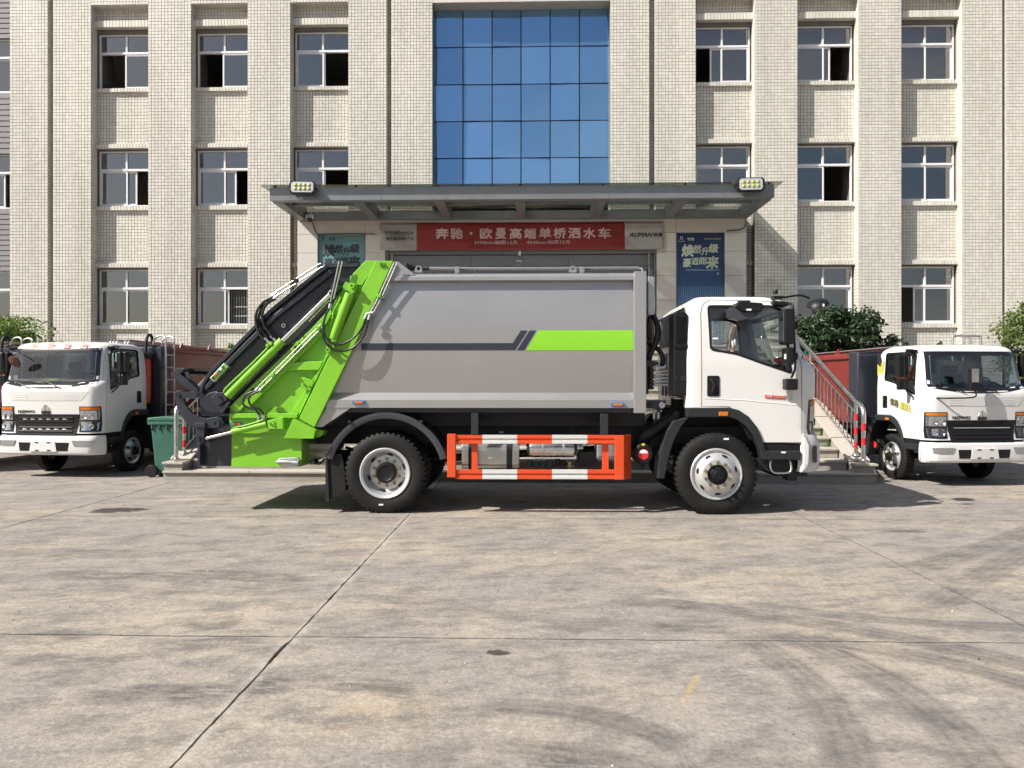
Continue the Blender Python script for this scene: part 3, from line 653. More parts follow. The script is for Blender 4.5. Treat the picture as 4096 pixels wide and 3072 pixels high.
O('door_sensor', MB().box(W(2065, 1020, 23.15)[0], W(2090, 1020, 23.15)[0], 23.14, 23.2, zs(1041), zs(1033)), 'aluminium', bld, bevel=.01)
O('door_lamp', MB().box(W(2073, 1000, 22.9)[0], W(2084, 1000, 22.9)[0], 23.0, 23.05, zs(1019), zs(1001)), 'white_frame', bld, bevel=.005)
# posters in the side windows
def poster_mat(name, dark):
    m = bpy.data.materials.new(name); m.use_nodes = True; nt = m.node_tree; b = nt.nodes['Principled BSDF']; L = nt.links
    tc = node(nt, 'ShaderNodeTexCoord'); sp = node(nt, 'ShaderNodeSeparateXYZ'); L.new(tc.outputs['Generated'], sp.inputs[0])
    cr = node(nt, 'ShaderNodeValToRGB'); els = cr.color_ramp.elements
    if dark:
        els[0].color = (.20, .33, .48, 1); els[1].color = (.012, .028, .09, 1)
        for p, c in ((.35, (.09, .19, .34)), (.52, (.02, .062, .17)), (.8, (.012, .034, .11))): e = els.new(p); e.color = (*c, 1)
    else:
        els[0].color = (.2, .36, .38, 1); els[1].color = (.12, .26, .29, 1)
    L.new(sp.outputs[2], cr.inputs[0]); col = cr.outputs[0]
    if not dark:
        vm = node(nt, 'ShaderNodeVectorMath', operation='DISTANCE'); vm.inputs[1].default_value = (1.05, .5, 1.02); L.new(tc.outputs['Generated'], vm.inputs[0])
        c2 = node(nt, 'ShaderNodeValToRGB'); e = c2.color_ramp.elements; e[0].position = .05; e[0].color = (.45, .03, .03, 1); e[1].position = .3; e[1].color = (.6, .45, .12, 1)
        L.new(vm.outputs['Value'], c2.inputs[0])
        f = node(nt, 'ShaderNodeMapRange'); f.inputs[1].default_value = .33; f.inputs[2].default_value = .24; L.new(vm.outputs['Value'], f.inputs[0])
        mx = node(nt, 'ShaderNodeMix', data_type='RGBA'); L.new(f.outputs[0], mx.inputs[0]); L.new(col, mx.inputs[6]); L.new(c2.outputs[0], mx.inputs[7]); col = mx.outputs[2]
    else:
        # printed water jets
        wv = node(nt, 'ShaderNodeTexWave', wave_type='BANDS', bands_direction='X'); wv.inputs['Scale'].default_value = 7.2; wv.inputs['Distortion'].default_value = .6
        L.new(tc.outputs['Generated'], wv.inputs['Vector'])
        a = node(nt, 'ShaderNodeMapRange'); a.inputs[1].default_value = .75; a.inputs[2].default_value = 1; a.inputs[4].default_value = .35; L.new(wv.outputs['Fac'], a.inputs[0])
        h1 = node(nt, 'ShaderNodeMapRange'); h1.inputs[1].default_value = .22; h1.inputs[2].default_value = .5; L.new(sp.outputs[2], h1.inputs[0])
        h2 = node(nt, 'ShaderNodeMath', operation='LESS_THAN'); h2.inputs[1].default_value = .515; L.new(sp.outputs[2], h2.inputs[0])
        m1 = node(nt, 'ShaderNodeMath', operation='MULTIPLY'); L.new(a.outputs[0], m1.inputs[0]); L.new(h1.outputs[0], m1.inputs[1])
        m2 = node(nt, 'ShaderNodeMath', operation='MULTIPLY'); L.new(m1.outputs[0], m2.inputs[0]); L.new(h2.outputs[0], m2.inputs[1])
        mx = node(nt, 'ShaderNodeMix', data_type='RGBA'); mx.inputs[7].default_value = (.35, .52, .66, 1); L.new(m2.outputs[0], mx.inputs[0]); L.new(col, mx.inputs[6]); col = mx.outputs[2]
    L.new(col, b.inputs['Base Color']); b.inputs['Roughness'].default_value = .35; MAT[name] = m
poster_mat('poster_dark', True); poster_mat('poster_light', False)
YQ = 22.98
def poster(u0, u1, label, mat, c1, c2, c3):
    x0, x1 = W(u0, 1000, YQ)[0], W(u1, 1000, YQ)[0]; z1, z0 = W(2100, 930, YQ)[1], 2.7
    t = thing('window_poster', ((x0 + x1) / 2, YQ, z0), label, 'poster', 'posters beside the entrance')
    O('sheet', MB().box(x0, x1, YQ, YQ + .006, z0, z1), mat, t)
    O('frame', MB().box(x0, x0 + .03, YQ - .02, YQ + .02, z0, z1 - .03).box(x1 - .03, x1, YQ - .02, YQ + .02, z0, z1 - .03).box(x0, x1, YQ - .021, YQ + .021, z1 - .03, z1), 'grey_aluminium', t)
    zx = lambda a, b: W(u0 - 2704 + 2700 + a * 300 / 1555, 880 + b * 300 / 1555, YQ)
    def tx(s, a0, a1, b0, b1, m, **k):
        p, q = zx(a0, b1), zx(a1, b0)
        text(s, (0, YQ - .004, 0), (1, 0, 0), (0, 0, 1), p[0], q[0], p[1], q[1], m, t, **k)
    tx('专致', 250, 400, 365, 430, c2, bold=.02)
    tx('强势突围 向新而行', 605, 955, 372, 412, c3, bold=.01, shear=.2)
    for s, a0, a1, b0, b1 in (('焕', 135, 380, 510, 755), ('然', 370, 540, 520, 690), ('升', 545, 695, 570, 725), ('级', 695, 890, 500, 675),
                              ('豪', 165, 335, 795, 975), ('迈', 345, 490, 790, 925), ('而', 500, 665, 780, 920), ('来', 650, 895, 755, 1005)):
        tx(s, a0, a1, b0, b1, c1, bold=.045, shear=.12, depth=.004)
    tx('东风汽车股份有限公司智能制造中心', 230, 955, 1018, 1055, 'letter_pale', bold=.01)
    for cx_, cy_, r in ((135, 365, 27), (890, 1110, 22)):
        p = zx(cx_, cy_); rr = r * 300 / 1555 / 132
        em = MB()
        for s_ in (-1, 1):
            pts = [(p[0] + s_ * rr * (.25 + .55 * math.sin(R(a))), YQ - .004, p[1] + rr * math.cos(R(a))) for a in range(10, 175, 18)]; em.tube(pts, rr * .2, 6)
        em.lathe([(rr * .25, 0), (rr * .25, .003), (0, .003)], (p[0], YQ - .002, p[1]), (0, -1, 0), 10)
        O('emblem', em, c2, t)
    tx('东风汽车', 90, 178, 398, 416, c2); tx('乘龙 DONGFENG', 65, 205, 430, 455, c2)
poster(1270, 1462, 'pale teal poster with black brush lettering left of the entrance', 'poster_light', 'letter_dark', 'letter_dark', 'letter_gold')
poster(2704, 2900, 'dark blue poster with pale brush lettering right of the entrance', 'poster_dark', 'letter_cream', 'letter_white', 'letter_gold')

# banner over the door
YB = 22.86
bx = [W(u, 940, YB)[0] for u in (1522, 1540, 1667, 2499, 2627, 2653)]; bz0, bz1 = W(2100, 999, YB)[1], W(2100, 890, YB)[1]
M('banner_red', (.22, .017, .017), .5, var=.1, vs=1.5, bump=.05, bs=10); M('banner_white', (.36, .345, .335), .6, var=.06, vs=3)
ban = thing('banner', ((bx[0] + bx[5]) / 2, YB, bz0), 'long red cloth banner with white ends strung under the canopy', 'banner')
def sheet(x0, x1, mat, nm):
    wr = lambda x, z: .016 * noise.noise(Vector((x * .9, z * 5, 2))) + .008 * noise.noise(Vector((x * 4, z * 14, 5)))
    n = max(6, int((x1 - x0) / .06))
    mb = MB().grid(lambda a, b: (x0 + (x1 - x0) * a, YB - .012 + wr(x0 + (x1 - x0) * a, bz0 + (bz1 - bz0) * b), bz0 + (bz1 - bz0) * b - .012 * math.sin(math.pi * a)), n, 12)
    o = O(nm, mb, mat, ban, smooth=60); s = o.modifiers.new('s', 'SOLIDIFY'); s.thickness = .003
sheet(bx[0], bx[2], 'banner_white', 'white_end'); sheet(bx[2], bx[3], 'banner_red', 'red_cloth'); sheet(bx[3], bx[5], 'banner_white', 'white_end')
def btext(s, u0, u1, v0, v1, m, **k):
    p, q = W(u0, v1, YB), W(u1, v0, YB); text(s, (0, YB - .045, 0), (1, 0, 0), (0, 0, 1), p[0], q[0], p[1], q[1], m, ban, **k)
r3 = lambda x, y: (1000 + x / 1.9235, 650 + y / 1.9235); r4 = lambda x, y: (2050 + x / 1.9235, 650 + y / 1.9235)
xs3 = [(1433, 1527), (1545, 1636), None, (1772, 1862), (1890, 1970), (2000, 2088), (2112, 2200)]
for ch, e in zip('奔驰·欧曼高端', xs3):
    if e: btext(ch, r3(e[0], 0)[0], r3(e[1], 0)[0], r3(0, 508)[1], r3(0, 588)[1], 'letter_pink', bold=.035)
for ch, a in zip('单桥洒水车', (205, 318, 430, 545, 662)):
    btext(ch, r4(a, 0)[0], r4(a + 90, 0)[0], r4(0, 506)[1], r4(0, 585)[1], 'letter_pink', bold=.035)
p = W(*r3(1702, 548), YB); O('lettering', MB().lathe([(0, 0), (.045, 0), (.045, .003), (0, .003)], (p[0], YB - .045, p[1]), (0, -1, 0), 16), 'letter_pink', ban)
btext('3950mm轴距13方', r3(1727, 0)[0], r3(2060, 0)[0], r3(0, 600)[1], r3(0, 633)[1], 'letter_pink', bold=.012)
btext('4500mm轴距15方', r4(110, 0)[0], r4(445, 0)[0], r4(0, 598)[1], r4(0, 631)[1], 'letter_pink', bold=.012)
btext('F', r3(1044, 0)[0], r3(1058, 0)[0], r3(0, 528)[1], r3(0, 554)[1], 'letter_black', bold=.05); btext('OTON', r3(1062, 0)[0], r3(1135, 0)[0], r3(0, 533)[1], r3(0, 554)[1], 'letter_black', bold=.05)
btext('D', r3(1140, 0)[0], r3(1160, 0)[0], r3(0, 528)[1], r3(0, 554)[1], 'letter_black', bold=.05); btext('AIMLER', r3(1163, 0)[0], r3(1262, 0)[0], r3(0, 533)[1], r3(0, 554)[1], 'letter_black', bold=.05)
btext('— AUTOMOTIVE —', r3(1046, 0)[0], r3(1262, 0)[0], r3(0, 559)[1], r3(0, 570)[1], 'letter_black')
btext('福田戴姆勒汽车', r3(1046, 0)[0], r3(1265, 0)[0], r3(0, 574)[1], r3(0, 602)[1], 'letter_black', bold=.01)
btext('AUMAN', r4(895, 0)[0], r4(1078, 0)[0], r4(0, 542)[1], r4(0, 574)[1], 'letter_black', bold=.04, shear=.35)
btext('欧曼', r4(1086, 0)[0], r4(1152, 0)[0], r4(0, 543)[1], r4(0, 572)[1], 'letter_black', bold=.03)

# glass canopy
YK = 20.3
kz0, kz1 = W(2100, 796, YK)[1], W(2100, 744, YK)[1]
kx0, kx1 = W(1078, 760, YK)[0], W(3098, 760, YK)[0]
can = O('canopy', MB().box(kx0 + .01, kx1 - .01, YK + .012, YK + .3, kz0 + .01, kz1 - .01), 'grey_aluminium', bld)
fu = [1078, 1526, 1978, 2435, 2897, 3098]
for a, b in zip(fu, fu[1:]): O('fascia_panel', MB().box(W(a, 760, YK)[0] + .004, W(b, 760, YK)[0] - .004, YK, YK + .011, kz0, kz1), 'grey_aluminium', can)
bxs = [kx0 + (kx1 - kx0 - .26) * k / 6 for k in range(7)]
for x in bxs: O('beam', MB().box(x, x + .26, YK + .31, YS_ - .002, kz0 + .002, kz1 - .012), 'grey_aluminium', can, bevel=.004)
O('purlin', MB().box(kx0 + .27, kx1 - .27, YK + 1.2, YK + 1.3, 6.60, 6.73), 'grey_aluminium', can)
for k in range(3): O('wall_band', MB().box(kx0 + (kx1 - kx0) * k / 3 + .003, kx0 + (kx1 - kx0) * (k + 1) / 3 - .003, YS_ - .2, YS_ - .004, kz0 + .004, kz0 + .24), 'grey_aluminium', can)
gx = [kx0 - .2] + [(bxs[k] + .13) for k in range(1, 6)] + [kx1 + .2]
for a, b in zip(gx, gx[1:]):
    for y0, y1 in ((YK - .12, YK + 1.3), (YK + 1.31, YF - .02)): O('glass_pane', MB().box(a + .006, b - .006, y0, y1, kz1 + .03, kz1 + .042), 'canopy_glass', can)
for x in bxs:
    for y in (YK + .05, YK + 1.2): O('glass_fixing', MB().cyl((x + .13, y, kz1 - .01), (x + .13, y, kz1 + .06), .03, n=10), 'black_plastic', can)
# floodlights on the canopy edge
def floodlight(u0, u1, v0, v1, label, tilt):
    Y = YK - .22; cxm, czm = W((u0 + u1) / 2, (v0 + v1) / 2, Y)
    w = (u1 - u0) / F * Y / 2; h = (v1 - v0) / F * Y / 2
    t = thing('floodlight', (cxm, Y, czm), label, 'floodlight', 'floodlights on the canopy'); t.rotation_euler = (R(-8), 0, R(tilt))
    c = .06
    octo = lambda s, k: [(-w*s+k, -h*s), (w*s-k, -h*s), (w*s, -h*s+k), (w*s, h*s-k), (w*s-k, h*s), (-w*s+k, h*s), (-w*s, h*s-k), (-w*s, -h*s+k)]
    O('housing', MB().prism(octo(1, c), 0, .09), 'black_plastic', t, bevel=.008, local=True)
    O('reflector', MB().prism(octo(.84, c * .8), -.006, -.001), 'silver_paint', t, local=True)
    for i in range(4):
        for j in range(2):
            O('lamp_lens', MB().lathe([(0, .022), (.035, .018), (.052, 0), (.052, -.004)], (w * (-.52 + .345 * i), -.006, h * (.33 - .62 * j)), (0, -1, 0), 14), 'lens_yellow', t, smooth=50, local=True)
    O('bracket', MB().box(-w - .02, -w - .005, .0, .16, -.02, .02).box(w + .005, w + .02, .0, .16, -.02, .02).box(-w - .02, w + .02, .16, .175, -.02, .02), 'black_plastic', t, local=True)
M('lens_yellow', (.36, .36, .10), .25, var=.1, vs=60)
floodlight(1156, 1261, 722, 774, 'rectangular black floodlight on the left end of the canopy', 4)
floodlight(2950, 3058, 708, 764, 'rectangular black floodlight on the right end of the canopy', -3)
# security camera and cables
p = W(1237, 870, 22.5)
t = thing('security_camera', (p[0], 22.6, p[1] - .1), 'small white dome security camera with two aerials under the left canopy corner', 'camera')
O('mount', MB().box(p[0] - .13, p[0] + .1, 22.5, 22.64, p[1] - .02, p[1] + .1), 'white_frame', t, bevel=.02)
O('dome', MB().lathe([(.001, -.1), (.05, -.085), (.075, -.03), (.075, .02), (.001, .025)], (p[0], 22.52, p[1] - .04), (0, 0, 1), 16), 'black_gloss', t, smooth=50)
for d in (-.04, .04): O('aerial', MB().cyl((p[0] + d, 22.55, p[1] + .1), (p[0] + d * .6, 22.55, p[1] + .34), .008, n=6), 'white_frame', t)
wp = lambda pts, Y: [(W(u, v, Y)[0], Y, W(u, v, Y)[1]) for u, v in pts]
O('cable', MB().tube(curve(wp([(1247, 885), (1255, 905), (1268, 935), (1300, 936), (1420, 935), (1500, 936)], 22.88)), .014, 6), 'hose', label='thin black cable hanging from the security camera along the stone lintel', category='cable')
O('cable', MB().tube(curve(wp([(2985, 862), (2983, 895), (2970, 915), (2940, 921), (2905, 923)], 22.87)), .016, 6), 'hose', label='thin black cable looping down the right end of the porch', category='cable')

# ------------------------------------------------------------------ entrance stairs, cheek walls, railings
sx0, sx1 = W(648, 1900, 11.67)[0], W(3512, 1900, 11.67)[0]
RISE, RUN, Y0, NS = .157, .345, 11.67, 15
st = thing('entrance_stairs', ((sx0 + sx1) / 2, Y0, 0), 'wide flight of weathered stone steps up to the entrance', 'stairs')
PW = .31
for k in range(NS):
    y = Y0 + RUN * k; a, b = (sx0, sx1) if k == 0 else (sx0 + PW, sx1 - PW)
    stp = O('step', MB().box(a + .01, b - .01, y + .03, y + RUN + .1 if k < NS - 1 else 22.85, -.02 if k == 0 else RISE * k, RISE * (k + 1) - .036), 'concrete_step', st)
    n = 8
    for q in range(n):
        x0, x1 = a + (b - a) * q / n, a + (b - a) * (q + 1) / n
        O('tread', MB().box(x0 + .003, x1 - .003, y, y + RUN + .02 if k < NS - 1 else 22.84, RISE * (k + 1) - .036, RISE * (k + 1)), 'granite_tread', stp, bevel=.006)
    tt = None
ztop = RISE * NS
for x0, x1 in ((sx0, sx0 + PW), (sx1 - PW, sx1)):
    ya, yb, zo = Y0 + .02, Y0 + RUN * NS + .1, .13
    poly = [(ya + .3, RISE + .001), (ya + .02, RISE + .001), (ya + .02, RISE + .10), (ya + .28, RISE + .10 + .03), (yb, ztop + zo), (yb + 5.8, ztop + zo), (yb + 5.8, 0), (ya + .3, 0)]
    O('cheek_wall', MB().prism(poly, x0 + .015, x1 - .015, 'x'), 'concrete_step', st)
    s = Vector((0, yb - ya - .28, ztop + zo - RISE - .13)).normalized()
    n = 7
    for q in range(n):
        p0 = Vector((0, ya + .28, RISE + .13)).lerp(Vector((0, yb, ztop + zo)), q / n); p1 = Vector((0, ya + .28, RISE + .13)).lerp(Vector((0, yb, ztop + zo)), (q + 1) / n - .004)
        O('coping', MB().prism([(p0.y, p0.z), (p1.y, p1.z), (p1.y - .015, p1.z + .035), (p0.y - .015, p0.z + .035)], x0 - .012, x1 + .012, 'x'), 'granite_tread', st, bevel=.004)
    O('coping', MB().box(x0 - .012, x1 + .012, ya - .01, ya + .26, RISE + .10, RISE + .136), 'granite_tread', st, bevel=.005)
    O('coping', MB().box(x0 - .012, x1 + .012, yb, yb + 5.8, ztop + zo, ztop + zo + .036), 'granite_tread', st, bevel=.005)
cope = lambda y: RISE + .165 + max(0, y - Y0 - .3) * (ztop + .13 - RISE - .13) / (RUN * NS + .1 - .3)
def railing(x, label, side):
    t = thing('stair_railing', (x, Y0 + .3, cope(Y0 + .2)), label, 'railing', 'railings on the stair cheek walls')
    yA, yB_, yE = Y0 + .42, Y0 + RUN * NS + .1, 22.6; H = .86; zE = ztop + .17 + H
    zA = cope(yA) + H
    pts = [(x, Y0 + .14, cope(Y0 + .14) + .02), (x, Y0 + .14, cope(Y0 + .14) + H - .16), (x, Y0 + .16, cope(Y0 + .16) + H - .07), (x, Y0 + .24, cope(Y0 + .2) + H - .01), (x, yA, zA), (x, yB_, zE), (x, yE, zE)]
    O('handrail', MB().tube(pts, .034, 12), 'stainless', t, smooth=60)
    O('foot_collar', MB().lathe([(.034, .03), (.06, .02), (.062, 0)], (x, Y0 + .14, cope(Y0 + .14)), (0, 0, 1), 16), 'stainless', t, smooth=60)
    ps = [yA, Y0 + 2.35, Y0 + 4.2, yB_, yB_ + 2.3, yB_ + 4.6]
    for q, y in enumerate(ps):
        zb = cope(y) if y < yB_ else ztop + .17; zt = zA + (zE - zA) * min(1, max(0, (y - yA) / (yB_ - yA)))
        po = O('post', MB().cyl((x, y, zb - .01), (x, y, zt), .028, n=12).lathe([(.028, .05), (.055, .03), (.06, 0)], (x, y, zb), (0, 0, 1), 16), 'stainless', t, smooth=60)
        if q == 0:
            for i in range(5):
                z = zb + .12 + i * .11
                O('tape_band', MB().lathe([(.0292, 0), (.0292, .11)], (x, y, z), (0, 0, 1), 14), 'red_tape' if i % 2 == 0 else 'stainless', po, smooth=60)
    for i in range(5): O('tape_band', MB().lathe([(.0352, 0), (.0352, .11)], (x, Y0 + .14, cope(Y0) + .14 + i * .11), (0, 0, 1), 14), ('red_tape' if i % 2 else 'stainless') if side > 0 else 'stainless', t, smooth=60)
    lo, hi = (lambda y, o: (cope(y) if y < yB_ else ztop + .17) + o), None
    for o in (.10, .68):
        O('rail', MB().tube([(x, yA, lo(yA, o)), (x, yB_ - .01, lo(yB_ - .01, o)), (x, yE, ztop + .17 + o)], .014, 8), 'stainless', t, smooth=60)
    for a, b in zip(ps, ps[1:]):
        m = round((b - a) / .165)
        for q in range(1, m):
            y = a + (b - a) * q / m; O('baluster', MB().cyl((x, y, lo(y, .10)), (x, y, lo(y, .68)), .010, n=6), 'stainless', t, smooth=60)
railing(sx1 - PW / 2, 'stainless stair railing with red banded posts on the right beside the parked truck', 1)
railing(sx0 + PW / 2, 'stainless stair railing on the left behind the tailgate', -1)
# ------------------------------------------------------------------ truck cab (template in truck coordinates: x forward, y left, z up, origin under the front axle)
TY = 9.9
XF = W(2865, 1896, 8.83)[0]
def zoomed(sc, ox, oy):
    def f(x, y, yl=-1.13):
        X, Z = W(ox + x * sc, oy + y * sc, TY + yl); return X - XF, Z
    return f
zA, zB, zC, zD = zoomed(1100 / 2028, 600, 1000), zoomed(1200 / 2212, 1500, 1000), zoomed(900 / 1493, 2500, 1100), zoomed(1500 / 2212, 1200, 1550)
def lerp_tab(tab, z):
    if z <= tab[0][0]: return tab[0][1]
    for (a, p), (b, q) in zip(tab, tab[1:]):
        if z <= b: return p + (q - p) * (z - a) / (b - a)
    return tab[-1][1]
T_XF = [(.48, 1.19), (.8, 1.20), (.95, 1.165), (1.0, 1.16), (1.48, 1.19), (1.62, 1.195), (1.70, 1.18), (1.77, 1.12), (1.81, 1.06), (2.27, .965), (2.40, .925), (2.47, .88), (2.51, .82), (2.54, .72), (2.558, .55), (2.567, .35)]
T_HW = [(.48, 1.035), (1.75, 1.04), (2.1, 1.015), (2.38, .985), (2.46, .955), (2.51, .905), (2.54, .83), (2.558, .7), (2.567, .45)]
T_XR = [(.48, -.334), (2.28, -.334), (2.38, -.315), (2.47, -.27), (2.53, -.2), (2.555, -.11), (2.567, .05)]
T_RF = [(.48, .22), (1.7, .22), (1.85, .26), (2.4, .26), (2.567, .2)]
def Xf(y, z, off=0):
    xf, hw, rf = lerp_tab(T_XF, z), lerp_tab(T_HW, z), lerp_tab(T_RF, z)
    x = xf + .05 * (1 - (y / hw) ** 2); e = abs(y) - (hw - rf)
    if e > 0: x -= rf - math.sqrt(max(0, rf * rf - min(e, rf) ** 2))
    return x + off
def cab_loop(z, ins=0):
    hw, xr = lerp_tab(T_HW, z) - ins, lerp_tab(T_XR, z) + ins; pts = []
    rf = lerp_tab(T_RF, z); rr = .07
    ys = [-hw * math.sin(R(90) * 1)]
    fr = []
    for k in range(13): a = R(90 * k / 12); fr.append(-(hw - rf) - rf * math.cos(a))      # right corner
    for k in range(1, 12): fr.append(-(hw - rf) + 2 * (hw - rf) * k / 12)
    fr += [-y for y in fr[:13]][::-1]
    sc = (hw + ins) / hw
    pts += [(xr + rr * (1 - math.sin(R(a))), -hw + rr * (1 - math.cos(R(a)))) for a in (90, 60, 30, 0)]
    x_side = Xf(hw + ins, z) - ins
    for t in (.25, .5, .75): pts.append((xr + rr + (x_side - xr - rr) * t, -hw))
    pts += [(Xf(y * sc, z) - ins, y) for y in fr]
    for t in (.75, .5, .25): pts.append((xr + rr + (x_side - xr - rr) * t, hw))
    pts += [(xr + rr * (1 - math.sin(R(a))), hw - rr * (1 - math.cos(R(a)))) for a in (0, 30, 60, 90)]
    return pts
def loft(levels, ins=0, zfix=None):
    mb = MB(); n = None; vs = []; fs = []
    for i, z in enumerate(levels):
        lp = cab_loop(z, ins); n = len(lp); vs += [(x, y, z) for x, y in lp]
        if i:
            for k in range(n): fs.append(((i-1)*n+k, (i-1)*n+(k+1) % n, i*n+(k+1) % n, i*n+k))
    fs += [list(range(n))[::-1], [(len(levels) - 1) * n + k for k in range(n)]]
    return mb.add(vs, fs)
def boolx(a_mesh, cutter, op):
    a = bpy.data.objects.new('a', a_mesh.copy()); c = bpy.data.objects.new('c', mesh('c', cutter, []) if isinstance(cutter, MB) else cutter)
    for o in (a, c): S.collection.objects.link(o)
    m = a.modifiers.new('b', 'BOOLEAN'); m.operation = op; m.solver = 'EXACT'; m.object = c; bpy.context.view_layer.update()
    me = bpy.data.meshes.new_from_object(a.evaluated_get(bpy.context.evaluated_depsgraph_get()))
    for o in (a, c): bpy.data.objects.remove(o)
    return me
def finish(me, mats, smooth=30):
    me.materials.clear()
    for m in mats: me.materials.append(MAT[m])
    me.polygons.foreach_set('use_smooth', [True] * len(me.polygons)); me.set_sharp_from_angle(angle=R(smooth)); me.update(); return me
c2 = lambda pts, yl=-1.04: [zC(x, y, yl) for x, y in pts]
def smooth_poly(pts, r=.03, n=3):
    "round the corners of a polygon"
    out = []; P = [Vector(p) for p in pts]
    for i, p in enumerate(P):
        a, b = P[i-1] - p, P[(i+1) % len(P)] - p; d = min(r, a.length * .45, b.length * .45)
        s, e = p + a.normalized() * d, p + b.normalized() * d
        for k in range(n + 1): t = k / n; out.append(tuple((1-t)**2 * s + 2*t*(1-t) * p + t*t * e))
    return out
WIN = smooth_poly(c2([(553, 195), (985, 195), (1072, 232), (1112, 660), (900, 588), (740, 530), (565, 500)]), .05, 5)
WIN_IN = smooth_poly(c2([(566, 212), (980, 210), (1058, 242), (1096, 640), (905, 575), (745, 515), (578, 487)]), .05, 5)
DOOR = c2([(512, 872), (512, 250), (520, 212), (542, 180), (585, 160), (960, 170), (1040, 186), (1078, 220), (1120, 330), (1168, 545), (1175, 1110), (915, 1110), (892, 1050), (848, 985), (790, 932), (730, 900), (690, 872)])
def grow(poly, d):
    c = sum((Vector(p) for p in poly), Vector((0, 0))) / len(poly)
    out = []
    for i, p in enumerate(poly):
        a, b = Vector(poly[i-1]), Vector(poly[(i+1) % len(poly)]); t = (b - a).normalized(); n = Vector((t.y, -t.x))
        if n.dot(Vector(p) - c) < 0: n = -n
        out.append(tuple(Vector(p) + n * d))
    return out
lev = [.83, 1.0, 1.25, 1.48, 1.62, 1.70, 1.77, 1.81, 1.95, 2.1, 2.27, 2.34, 2.40, 2.44, 2.47, 2.49, 2.51, 2.525, 2.54, 2.55, 2.558, 2.567]
levi = [1.28, 1.48, 1.62, 1.70, 1.77, 1.81, 2.1, 2.27, 2.40, 2.47, 2.50]
WSC = [(-.80, 2.40), (.80, 2.40), (.85, 1.82), (.5, 1.745), (0, 1.72), (-.5, 1.745), (-.85, 1.82)]
shell = boolean(loft(lev), [loft(levi, .045),
    MB().prism([(-.6, .4), (-.6, 1.234), (.167, 1.234), (.26, 1.205), (.343, 1.146), (.41, 1.075), (.466, .988), (.545, .825), (.62, .4)], -1.5, 1.5),
    MB().prism(WIN, -1.5, 1.5), MB().prism(smooth_poly(WSC, .08, 4), .4, 1.6, 'x'), MB().prism(smooth_poly([(-.85, 2.04), (.85, 2.04), (.82, 2.39), (-.82, 2.39)], .06), -.6, .1, 'x')])
door_r = finish(boolx(shell, MB().prism(DOOR, -1.4, -.83), 'INTERSECT'), ['cab_white'])
door_l = finish(boolx(shell, MB().prism(DOOR, .83, 1.4), 'INTERSECT'), ['cab_white'])
big = grow(DOOR, .009)
body = boolx(boolx(shell, MB().prism(big, -1.4, -.83), 'DIFFERENCE'), MB().prism(big, .83, 1.4), 'DIFFERENCE')
finish(body, ['cab_white'])

def fpatch(yb0, yb1, yt0, yt1, z0, z1, off, thick=.02, ny=10, nz=2, prof=None):
    "solid plate lying on the cab front"
    mb = MB()
    def at(a, b, o):
        z = z0 + (z1 - z0) * b; y = (yb0 + (yb1 - yb0) * a) * (1 - b) + (yt0 + (yt1 - yt0) * a) * b
        return (Xf(y, z, o + (prof(a, b) if prof else 0)), y, z)
    w = ny + 1; nv = (ny + 1) * (nz + 1)
    vs = [at(i / ny, j / nz, off) for j in range(nz + 1) for i in range(ny + 1)] + [at(i / ny, j / nz, off - thick) for j in range(nz + 1) for i in range(ny + 1)]
    fs = []
    for j in range(nz):
        for i in range(ny):
            q = (j*w+i, j*w+i+1, (j+1)*w+i+1, (j+1)*w+i); fs += [q, tuple(k + nv for k in q[::-1])]
    for i in range(ny):
        fs += [(i, i + 1, nv + i + 1, nv + i), (nz*w+i, nv+nz*w+i, nv+nz*w+i+1, nz*w+i+1)]
    for j in range(nz):
        fs += [(j*w, nv+j*w, nv+(j+1)*w, (j+1)*w), (j*w+ny, (j+1)*w+ny, nv+(j+1)*w+ny, nv+j*w+ny)]
    return mb.add(vs, fs)
